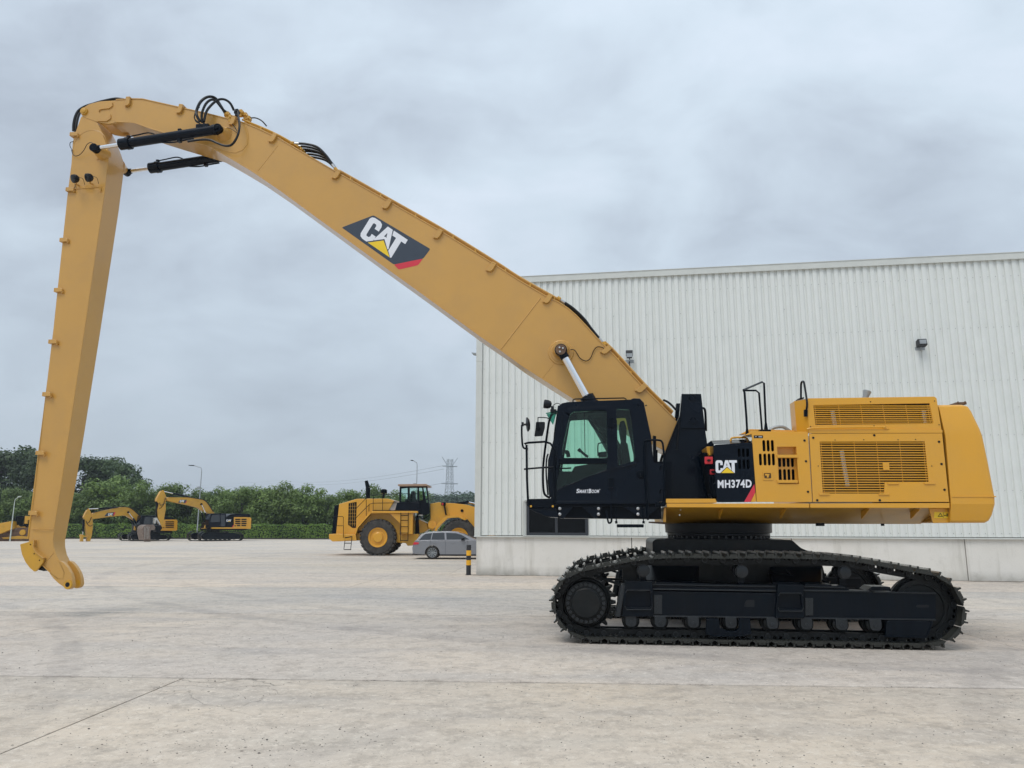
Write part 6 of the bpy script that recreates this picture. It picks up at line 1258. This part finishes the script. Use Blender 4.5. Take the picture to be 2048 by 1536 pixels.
E2 = dict(track=[(1000, 955), (1150, 950), (1600, 958), (1700, 985), (1750, 1030), (1748, 1085), (1700, 1130), (960, 1138), (928, 1090), (915, 1040), (940, 985)],
    boom=[(312, 340), (345, 320), (700, 325), (880, 345), (1000, 375), (1070, 430), (1150, 540), (1200, 612), (1190, 700), (1105, 640), (1060, 600), (970, 560), (900, 512), (700, 465), (330, 387), (312, 375)],
    arm=[(243, 188), (262, 200), (302, 310), (290, 420), (295, 540), (240, 850), (205, 850), (150, 690), (140, 560), (172, 440), (120, 392), (125, 352), (200, 215)],
    cab=[(1135, 622), (1405, 620), (1418, 635), (1418, 860), (1400, 880), (1105, 885), (1092, 790)], glass=[[(1155, 650), (1300, 645), (1300, 780), (1120, 785)], [(1318, 650), (1395, 650), (1395, 860), (1318, 860)]],
    engine_hood=[(1445, 668), (1500, 640), (1600, 626), (1858, 632), (1870, 692), (1420, 692)], body_black=[(1416, 690), (1562, 690), (1562, 832), (1532, 882), (1416, 882)], body_side=[(1560, 692), (1816, 692), (1816, 908), (1515, 908), (1560, 832)], counterweight=[(1817, 700), (1868, 696), (1888, 712), (1880, 890), (1872, 910), (1817, 910)], side_skirt=[(1150, 882), (1530, 880), (1520, 910), (1150, 908)],
    slots=slots(((1588, 1685), (1705, 1798)), (722, 760, 798)) + slots(((1618, 1680), (1705, 1790)), (836,)) + [[(1575, 842), (1597, 842), (1597, 862), (1575, 862)]],
    mid_cyl=[((262, 205), (765, 315), (460, 250), .05, .11), ((250, 200), (240, 206), (245, 203), .05, .08)], side_cyl=[((958, 450), (1080, 820), (1030, 610), .05, .10)],
    extra=[('bucket_cylinder', [(120, 405), (150, 400), (152, 700), (118, 700)], BLKM, -.13, .13), ('link', [(90, 712), (130, 700), (215, 850), (190, 860), (120, 740), (100, 820), (80, 800)], WORN, -.2, .2), ('link', [(105, 850), (195, 840), (235, 890), (190, 950), (110, 960)], BLKM, -.35, .35), ('step_bracket', [(1015, 890), (1035, 830), (1075, 850), (1070, 915), (950, 905)], YELB, -.6, -.4),
           ('cab_mount', [(1085, 790), (1150, 780), (1160, 905), (1085, 905)], BLKM, -1.2, .6), ('upper_frame', [(1100, 880), (1800, 880), (1800, 935), (1130, 935)], BLKM, -1.3, 1.3)],
    hoses=[([(290, 330), (250, 460), (200, 520), (170, 530)], .035), ([(345, 312), (600, 300), (850, 340), (1000, 370), (1080, 440), (1180, 590)], .04), ([(280, 430), (200, 470), (180, 420)], .03)],
    logo=[(((555, 416), (604, 416), (558, 374)), 1.355, [(522, 420), (560, 368), (688, 368), (662, 420), (640, 432)]), (((1424, 776), (1476, 776), (1424, 736)), .14, [(1418, 700), (1419, 700), (1419, 701)])], red=[([(1562, 825), (1562, 850), (1535, 885), (1518, 885)], .13), ([(640, 432), (662, 420), (678, 392), (688, 395), (668, 432)], 1.355)])
E1 = dict(track=[(1150, 990), (1300, 985), (1700, 990), (1830, 1010), (1880, 1050), (1875, 1100), (1830, 1128), (1150, 1135), (1105, 1100), (1090, 1050), (1105, 1010)],
    boom=[(408, 665), (430, 622), (500, 592), (700, 556), (880, 522), (950, 506), (1080, 506), (1170, 546), (1250, 622), (1325, 700), (1300, 800), (1240, 772), (1120, 702), (1060, 667), (980, 662), (700, 692), (440, 727), (408, 705)],
    arm=[(345, 530), (362, 540), (412, 650), (432, 830), (408, 1020), (378, 1142), (320, 1142), (320, 1060), (290, 860), (280, 732), (255, 692), (290, 612)],
    cab=[(1325, 662), (1590, 660), (1602, 675), (1602, 955), (1290, 960), (1290, 850)], glass=[[(1400, 690), (1500, 690), (1500, 815), (1370, 820)], [(1515, 690), (1585, 690), (1585, 900), (1515, 900)]],
    engine_hood=[(1602, 700), (1700, 690), (1935, 692), (1945, 738), (1602, 738)], body_black=[(1600, 736), (1705, 736), (1700, 900), (1600, 940)], body_side=[(1700, 738), (1946, 736), (1946, 946), (1600, 944)], counterweight=[(1947, 738), (1985, 738), (2003, 760), (1997, 925), (1975, 946), (1947, 946)],
    slots=slots(((1780, 1935),), (770, 808, 842), 18) + slots(((1780, 1930),), (876,), 14) + [[(1740, 878), (1756, 878), (1756, 894), (1740, 894)]],
    mid_cyl=[((350, 540), (930, 508), (555, 532), .05, .10)], side_cyl=[((1085, 600), (1265, 860), (1175, 715), .05, .10)],
    extra=[('bucket_cylinder', [(245, 735), (278, 735), (262, 960), (235, 960)], BLKM, -.13, .13), ('bucket_rod', [(232, 960), (248, 960), (246, 1030), (232, 1030)], CHR, -.05, .05), ('link', [(198, 1025), (230, 1012), (270, 1035), (380, 1045), (380, 1062), (250, 1058), (250, 1145), (205, 1145), (210, 1080)], YELB, -.25, .25), ('step_bracket', [(1195, 930), (1205, 860), (1225, 890), (1250, 910), (1240, 945)], YELB, -.6, -.4), ('cab_mount', [(1255, 840), (1330, 800), (1340, 965), (1270, 965)], BLKM, -1.2, .6), ('upper_frame', [(1290, 940), (1900, 940), (1900, 985), (1300, 985)], BLKM, -1.3, 1.3)],
    hoses=[([(400, 690), (360, 780), (320, 800), (300, 760)], .035), ([(430, 610), (600, 565), (850, 515), (1000, 490), (1150, 535), (1300, 670)], .035), ([(430, 830), (370, 860), (310, 800)], .03)],
    logo=[(((708, 668), (758, 665), (712, 622)), 1.355, [(640, 676), (690, 612), (835, 597), (820, 668)])], red=[([(820, 600), (850, 597), (835, 640), (800, 668)], 1.355)])
fr1, ex1 = bg_exc('e1', 'parked yellow excavator on the left reaching down to two pointed tips on the ground', 257, 1082, c3, E1)
fr2, ex2 = bg_exc('e2', 'parked yellow excavator standing right of the other, with a worn bucket resting on the ground', 398, 1082.3, c4, E2)
C = 1.675
for k_, (sx,) in enumerate(((0,),)):
    bk = mk('bucket', fr2, c3([(1345, 905), (1378, 852), (1430, 832), (1560, 832), (1592, 880), (1570, 932), (1505, 932), (1492, 1000), (1503, 1090), (1495, 1120), (1380, 1120), (1350, 1000)]), C - .75, C + .75, BUCK, ex2, .03)
    for i in range(5):
        x_ = 1388 + i * 24; mk('bucket_tooth', fr2, c3([(x_, 1115), (x_ + 12, 1115), (x_ + 9, 1165), (x_ + 2, 1165)]), C - .74 + .02, C - .6, RUST, bk)
    for i in range(4): x_ = 1395 + i * 26; tb('bucket_rib', fr2, [(140 + x_ / 9.309, 960 + 870 / 9.309, C - .76), (140 + (x_ - 12) / 9.309, 960 + 930 / 9.309, C - .77), (140 + (x_ - 2) / 9.309, 960 + 1100 / 9.309, C - .77)], .02, WORN, bk)

# ------------------------------------------------------------------ bulldozer
o = gpt(20, 1082); DZ = Frame((o.x, o.y, 0), R(-10)); dz = DZ.root('bulldozer', 'rusty yellow bulldozer at the far left edge behind the excavator arm', 'bulldozer')
c2 = lambda l: [(x / 6.4, 860 + y / 6.4) for x, y in l]
mk('blade', DZ, c2([(-130, 1190), (0, 1192), (140, 1168), (146, 1200), (148, 1268), (0, 1330), (-130, 1340)]), -.6, 3.2, YELB, dz, .03)
for dd in (0, 2.4): o_ = mk('crawler_track', DZ, c2([(-60, 1350), (0, 1320), (140, 1275), (240, 1247), (330, 1252), (420, 1290), (560, 1330), (560, 1400), (520, 1425), (-60, 1425), (-90, 1390)]), dd, dd + .6, RUST, dz, .03, dref=0)
mk('track_frame', DZ, c2([(20, 1375), (230, 1355), (370, 1365), (500, 1380), (480, 1395), (40, 1395)]), -.06, .1, YELB, dz, .02)
q = DZ.p3(*c2([(290, 1312)])[0], 0); MB().lathe((q[0], -.05, q[2]), (0, 1, 0), [(.1, -.05), (.3, -.03), (.33, .05)], 16).obj('sprocket', YELB, dz)
for k in range(26):
    t = k / 25; b = MB(); p0 = c2([(-60 + 560 * t, 1425)])[0]; q = DZ.p3(*p0, 0); b.box(q[0] - .06, q[0] + .06, -.02, .62, .0, .06); b.obj('track_shoe', RUST, dz)
mk('engine_hood', DZ, c2([(190, 1250), (200, 1225), (380, 1215), (520, 1215), (520, 1290), (230, 1285)]), .9, 2.1, YELB, dz, .03)
mk('cab', DZ, c2([(195, 1100), (390, 1100), (390, 1240), (205, 1245)]), .7, 2.3, BLKM, dz, .02, holes=[c2([(215, 1120), (300, 1120), (300, 1220), (218, 1220)])])
mk('ripper_mount', DZ, c2([(318, 1100), (385, 1105), (385, 1145), (350, 1160), (350, 1200), (310, 1200)]), .3, .6, YELB, dz, .02)
mk('lift_frame', DZ, c2([(140, 1275), (225, 1215), (260, 1240), (320, 1235), (330, 1255), (240, 1250)]), .62, .9, YELB, dz, .02)

# ------------------------------------------------------------------ lamp posts
def lamp(px, py, Y, arm, label, m=GALV, cam_box=True, r0=.09):
    p = zpt(px, py, Y); o = bpy.data.objects.new('street_lamp', None); COL.objects.link(o); o.location = (p.x, p.y, 0); o['label'] = label; o['category'] = 'street lamp'; o['group'] = 'lamp posts along the yard edge'
    h_ = p.z; b = MB(); b.cyl((0, 0, 0), (0, 0, h_ - .5), r0, r0 * .55, 12); b.tube([(0, 0, h_ - .55), (arm * .06, 0, h_ - .22), (arm * .22, 0, h_ - .05), (arm * .55, 0, h_ + .02), (arm, 0, h_ + .18)], r0 * .5, 6); b.obj('pole', m, o)
    b = MB(); b.prism([(arm, h_ + .12), (arm * 1.05, h_ + .24), (arm + (.75 if arm > 0 else -.75) * min(1, abs(arm)), h_ + .26), (arm + (.7 if arm > 0 else -.7) * min(1, abs(arm)), h_ + .17)], -.14, .14); b.obj('lamp_head', BLKM if m is GALV else m, o)
    if cam_box: b = MB(); b.box(-.45, -.05, -.12, .12, h_ * .70, h_ * .70 + .22); b.obj('camera_box', m, o)
lamp(404, 934, 100, -1.0, 'tall street lamp rising behind the right-hand parked excavator')
lamp(834.5, 924, 100, -.5, 'street lamp rising above the cab of the wheel loader')
lamp(30, 997, 84, .35, 'short pale lamp post at the far left beside the bulldozer', mat('pale_pole', (.5, .56, .52), .5), False, .07)
lamp(4, 966, 98, .45, 'dark lamp post at the left edge of the picture', BLKM, False, .08)

# ------------------------------------------------------------------ pylon and wires
p = zpt(900, 918, 420); o = bpy.data.objects.new('electricity_pylon', None); COL.objects.link(o); o.location = (p.x, 420, 0); o.rotation_euler = (0, 0, R(28)); o['label'] = 'steel lattice electricity pylon far behind the wheel loader'; o['category'] = 'pylon'
HT = p.z
def hw(z): return 3.6 - (3.6 - 1.55) * min(1, z / (HT * .62)) if z < HT * .62 else 1.55 - .35 * (z - HT * .62) / (HT * .38)
zs_ = [0, 5.5, 10, 14, 17.5, 20.5, 23.2, 25.8, 28.4, 31, 33.6, HT]
b = MB()
for sx, sy in ((1, 1), (1, -1), (-1, -1), (-1, 1)):
    for i in range(len(zs_) - 1): b.cyl((sx * hw(zs_[i]), sy * hw(zs_[i]), zs_[i]), (sx * hw(zs_[i + 1]), sy * hw(zs_[i + 1]), zs_[i + 1]), .15, n=4)
b.obj('leg', PYL, o)
b = MB()
for i in range(len(zs_) - 1):
    z0, z1 = zs_[i], zs_[i + 1]; a, c = hw(z0), hw(z1)
    for (x0, y0), (x1, y1) in (((1, 1), (1, -1)), ((1, -1), (-1, -1)), ((-1, -1), (-1, 1)), ((-1, 1), (1, 1))):
        b.cyl((x0 * a, y0 * a, z0), (x1 * c, y1 * c, z1), .09, n=4, cap=False); b.cyl((x1 * a, y1 * a, z0), (x0 * c, y0 * c, z1), .09, n=4, cap=False)
b.obj('bracing', PYL, o)['kind'] = 'stuff'
for z_, w_ in ((zpt(900, 932.5, 420).z, 4.3), (zpt(900, 967, 420).z, 4.8)):
    b = MB(); b.cyl((-w_, 0, z_), (w_, 0, z_), .32, n=6)
    for s_ in (-1, 1):
        b.cyl((s_ * w_, 0, z_), (s_ * 1.3, 1.2, z_ + .5), .12, n=4); b.cyl((s_ * w_, 0, z_), (s_ * 1.3, -1.2, z_ - .5), .12, n=4)
    b.obj('cross_arm', PYL, o)
for s_ in (-1, 1):
    b = MB(); b.cyl((s_ * 1.2, 0, HT - 4), (s_ * 4.6, 0, HT + .8), .2, n=4); b.cyl((s_ * 1.0, 0, HT), (s_ * 2.2, 0, HT - 1.8), .12, n=4); b.obj('earth_wire_peak', PYL, o)
WIRE = mat('wire', (.25, .27, .29), .6)
for k, (px_, py_, qx, qy, tag_) in enumerate(((888, 931, 560, 961, 'uppermost'), (888, 938, 560, 966, 'second from the top'), (887, 966, 610, 985, 'lowest'))):
    a = zpt(px_, py_, 420); c = zpt(qx, qy, 900); c2_ = zpt(qx - 360, qy + 8, 1500)
    b = MB(); pts_ = []
    for A_, B_ in ((a, c), (c, c2_)):
        for i in range(13): t = i / 12; v_ = A_.lerp(B_, t); v_.z -= 4 * 5 * t * (1 - t); pts_.append(tuple(v_))
    b.tube(pts_, .09, 4, False); w_ = b.obj('power_line', WIRE, None); w_['label'] = tag_ + ' of the thin wires running left from the pylon'; w_['category'] = 'power line'; w_['group'] = 'power lines'

# ------------------------------------------------------------------ trees
def crown_mesh(name, w_, h_, n, leaf, seed, m, squash=1.):
    rn = random.Random(seed); b = MB(); b.mats = [m]
    cl = []
    for i in range(30):
        a = rn.random() * 2 * pi; t = rn.random(); rr = (w_ / 2) * sqrt(rn.random()) * (1 - .55 * abs(t - .38) ** 1.3) * .86
        cl.append((rr * cos(a), rr * sin(a), h_ * (.06 + .86 * t), rn.uniform(.13, .24) * w_))
    cl.append((0, 0, h_ * .9, .16 * w_))
    for i in range(n):
        c = cl[rn.randrange(len(cl))]
        d = Vector((rn.gauss(0, 1), rn.gauss(0, 1), rn.gauss(0, 1))).normalized(); r_ = c[3] * (rn.random() ** .35) * rn.uniform(.85, 1.12)
        p = Vector((c[0], c[1], c[2])) + Vector((d.x * r_, d.y * r_, d.z * r_ * .8))
        nrm = (d + Vector((rn.uniform(-.8, .8), rn.uniform(-.8, .8), rn.uniform(-.2, 1.1)))).normalized(); u = nrm.orthogonal().normalized(); v = nrm.cross(u); th = rn.random() * pi; u, v = u * cos(th) + v * sin(th), v * cos(th) - u * sin(th)
        s_ = leaf * rn.uniform(.6, 1.3)
        b.add([p - u * s_, p - v * s_ * .55, p + u * s_, p + v * s_ * .55], [(0, 1, 2, 3)])
    me = bpy.data.meshes.new(name); me.from_pydata(b.v, [], b.f); me.materials.append(m); return me
def trunk_mesh(h_, r_, w_, seed):
    rn = random.Random(seed); b = MB(); b.tube([(0, 0, 0), (.05, .03, h_ * .3), (-.04, .05, h_ * .6), (0, 0, h_ * .85)], r_, 8)
    for i in range(6):
        a = rn.random() * 2 * pi; z0 = h_ * rn.uniform(.3, .6); b.cyl((0, 0, z0), (cos(a) * w_ * .32, sin(a) * w_ * .32, z0 + h_ * rn.uniform(.15, .35)), r_ * .5, r_ * .15, 6)
    b.mats = [BARK]; return b.mesh('trunk')
CR = [crown_mesh('crown', 6.4, 5.9, 6000, .17, 11 + i, LEAF) for i in range(4)]; TR = [trunk_mesh(6.5, .14, 6, 3 + i) for i in range(2)]
CD = [crown_mesh('crown', 9.5, 11.5, 6500, .27, 31 + i, LEAFD) for i in range(3)]; TD = trunk_mesh(12, .25, 9, 9)
CM = [crown_mesh('crown', 8.0, 7.4, 3600, .30, 51 + i, LEAFF) for i in range(2)]
def tree(px, top, Y, cr, trk, base_h, label, group, wid=1.):
    p = zpt(px, top, Y); o = bpy.data.objects.new('tree', None); COL.objects.link(o); o.location = (p.x, Y, -.02); o['label'] = label; o['category'] = 'tree'; o['group'] = group; o.rotation_euler = (0, 0, random.random() * 6.28)
    zmax = max(v.co.z for v in cr.vertices); k = (p.z - base_h) / zmax
    t = put('trunk', trk, o); t.scale = (k, k, (p.z * .85) / 12 if trk is TD else (p.z * .85) / 6.5)
    c = put('crown', cr, o); c.location = (0, 0, base_h); c.scale = (k * wid, k * wid, k)
row = [(-8, 978), (35, 973), (75, 980), (118, 976), (166, 982), (203, 972), (240, 948), (284, 958), (320, 973), (352, 964), (397, 974), (440, 971), (487, 966), (530, 974), (571, 960), (616, 965), (658, 984), (705, 977), (748, 966), (792, 978), (838, 976)]
where = ['beyond the left edge', 'behind the bulldozer', 'behind the excavator arm', 'just right of the arm', 'above the left parked excavator arm', 'above the left parked excavator boom', 'tallest and fullest of the row', 'above the left parked excavator cab', 'left of the right-hand parked excavator arm', 'behind the raised arm of the right-hand parked excavator', 'behind the tall street lamp', 'above the right-hand parked excavator cab', 'above the right-hand parked excavator hood', 'just right of the parked excavators', 'third left of the wheel loader', 'second left of the wheel loader', 'just left of the wheel loader', 'behind the rear of the wheel loader', 'behind the exhaust of the wheel loader', 'behind the loader precleaner', 'behind the loader cab']
for i, (x, t) in enumerate(row):
    tree(x, t, 108 + random.uniform(-1.5, 1.5), CR[i % 4], TR[i % 2], 1.5, 'green tree behind the hedge, ' + where[i], 'green trees in a row behind the hedge', 1.08 if i != 6 else 1.15)
for i, (x, t, s_) in enumerate([(-40, 905, 'half outside the left edge'), (8, 893, 'at the left edge'), (52, 888, 'tallest, left of the excavator arm'), (98, 897, 'behind the excavator arm'), (172, 906, 'right of the excavator arm'), (222, 911, 'in the middle of the right-hand clump'), (255, 922, 'rightmost of the tall ones')]):
    tree(x, t, 126 + (i % 3) * 2, CD[i % 3], TD, 2.0, 'tall dark tree ' + s_, 'tall dark trees at the left')
W2 = ['at the left edge', 'behind the big arm', 'right of the big arm', 'above the pointed arm tips', 'behind the tallest green tree', 'right of the tallest green tree', 'left of the raised small arm', 'left of the tall street lamp', 'right of the tall street lamp', 'its top standing above the right excavator', 'right of the right excavator', 'in the open stretch, first', 'in the open stretch, second', 'in the open stretch, third', 'at the loader grille', 'at the loader exhaust', 'left of the loader cab', 'behind the loader cab']
for i, (x, t) in enumerate([(15, 985), (90, 985), (140, 980), (190, 985), (240, 975), (300, 975), (340, 980), (385, 985), (425, 972), (452, 964), (500, 978), (545, 980), (600, 975), (640, 982), (690, 985), (730, 983), (775, 980), (820, 985)]):
    tree(x, t + 12, 121 + (i % 4), CM[i % 2], TR[i % 2], .3, 'darker tree behind the hedge row, ' + W2[i], 'dark trees of the second row', 1.15)
for i, (x, t, s_) in enumerate([(866, 990, 'just right of the loader cab'), (880, 984, 'left of the pylon foot'), (905, 991, 'behind the pylon foot'), (922, 986, 'right of the pylon'), (937, 981, 'tall, close to the warehouse corner'), (950, 984, 'at the warehouse corner'), (965, 984, 'behind the warehouse corner')]):
    tree(x, t, 290 + i * 4, CM[i % 2], TD, 0, 'distant bluish tree ' + s_, 'distant trees beside the pylon', 1.25)
rn = random.Random(4); b = MB(); b.mats = [LEAFF]
for i in range(15000):
    x = rn.uniform(-330, 180); top_ = 9.5 + 2.2 * sin(x * .11) + 1.3 * sin(x * .31 + 1) ; z = top_ * rn.random() ** .6; y = 330 + rn.uniform(-8, 8); s_ = rn.uniform(.5, 1.1); u = Vector((rn.gauss(0, 1), rn.gauss(0, 1), rn.gauss(0, 1))).normalized(); v = u.orthogonal().normalized(); p = Vector((x, y, z))
    b.add([p - u * s_, p - v * s_ * .6, p + u * s_, p + v * s_ * .6], [(0, 1, 2, 3)])
me = bpy.data.meshes.new('distant_wood'); me.from_pydata(b.v, [], b.f); me.materials.append(LEAFF); o = put('distant_wood', me); o['kind'] = 'stuff'; o['label'] = 'band of distant woodland along the horizon'; o['category'] = 'woodland'

# ------------------------------------------------------------------ hedge
hx0, hx1, HY, HH = -92, 6, 100.6, 1.80
he = bpy.data.objects.new('hedge', None); COL.objects.link(he); he.location = (0, HY, 0); he['label'] = 'long clipped green hedge along the far side of the yard'; he['category'] = 'hedge'
rn = random.Random(8); b = MB(); b.mats = [HEDG]
for i in range(26000):
    x = rn.uniform(hx0, hx1); f = rn.random(); hh = HH + .07 * sin(x * 1.7) + .05 * sin(x * 4.1 + 2)
    if f < .66: p = Vector((x, rn.uniform(-.08, .10) + .05 * sin(x * 2.3), rn.uniform(.12, hh)))
    else: p = Vector((x, rn.uniform(0, 1.3), hh + rn.gauss(0, .05)))
    d = Vector((rn.gauss(0, .7), -1 if f < .66 else rn.gauss(0, .5), rn.gauss(.3, .7) if f < .66 else 1)).normalized(); u = d.orthogonal().normalized(); v = d.cross(u); th = rn.random() * pi; u, v = u * cos(th) + v * sin(th), v * cos(th) - u * sin(th); s_ = rn.uniform(.06, .13)
    b.add([p - u * s_, p - v * s_ * .6, p + u * s_, p + v * s_ * .6], [(0, 1, 2, 3)])
me = bpy.data.meshes.new('hedge_leaves'); me.from_pydata(b.v, [], b.f); me.materials.append(HEDG); put('hedge_leaves', me, he)['kind'] = 'stuff'
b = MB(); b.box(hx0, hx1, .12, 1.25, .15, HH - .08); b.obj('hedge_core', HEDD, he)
b = MB(); b.add([(hx0, HY - .7, -.015), (120, HY - .7, -.015), (120, 400, -.015), (-420, 400, -.015), (-420, HY - .7, -.015)], [(0, 1, 2, 3, 4)]); o = b.obj('soil_bed', SOIL, None, kind='structure')

# ------------------------------------------------------------------ air
hm = bpy.data.materials.new('haze_air'); hm.use_nodes = True; hn = hm.node_tree.nodes; hn.remove(hn['Principled BSDF'])
pv = hn.new('ShaderNodeVolumePrincipled'); pv.inputs['Density'].default_value = .0004; pv.inputs['Color'].default_value = (.86, .92, 1, 1); pv.inputs['Anisotropy'].default_value = .2
hm.node_tree.links.new(pv.outputs[0], hn['Material Output'].inputs['Volume'])
b = MB(); b.box(-1510, 1510, -64, 1610, -1.03, 42); hz_ = b.obj('haze', hm, None, kind='stuff')
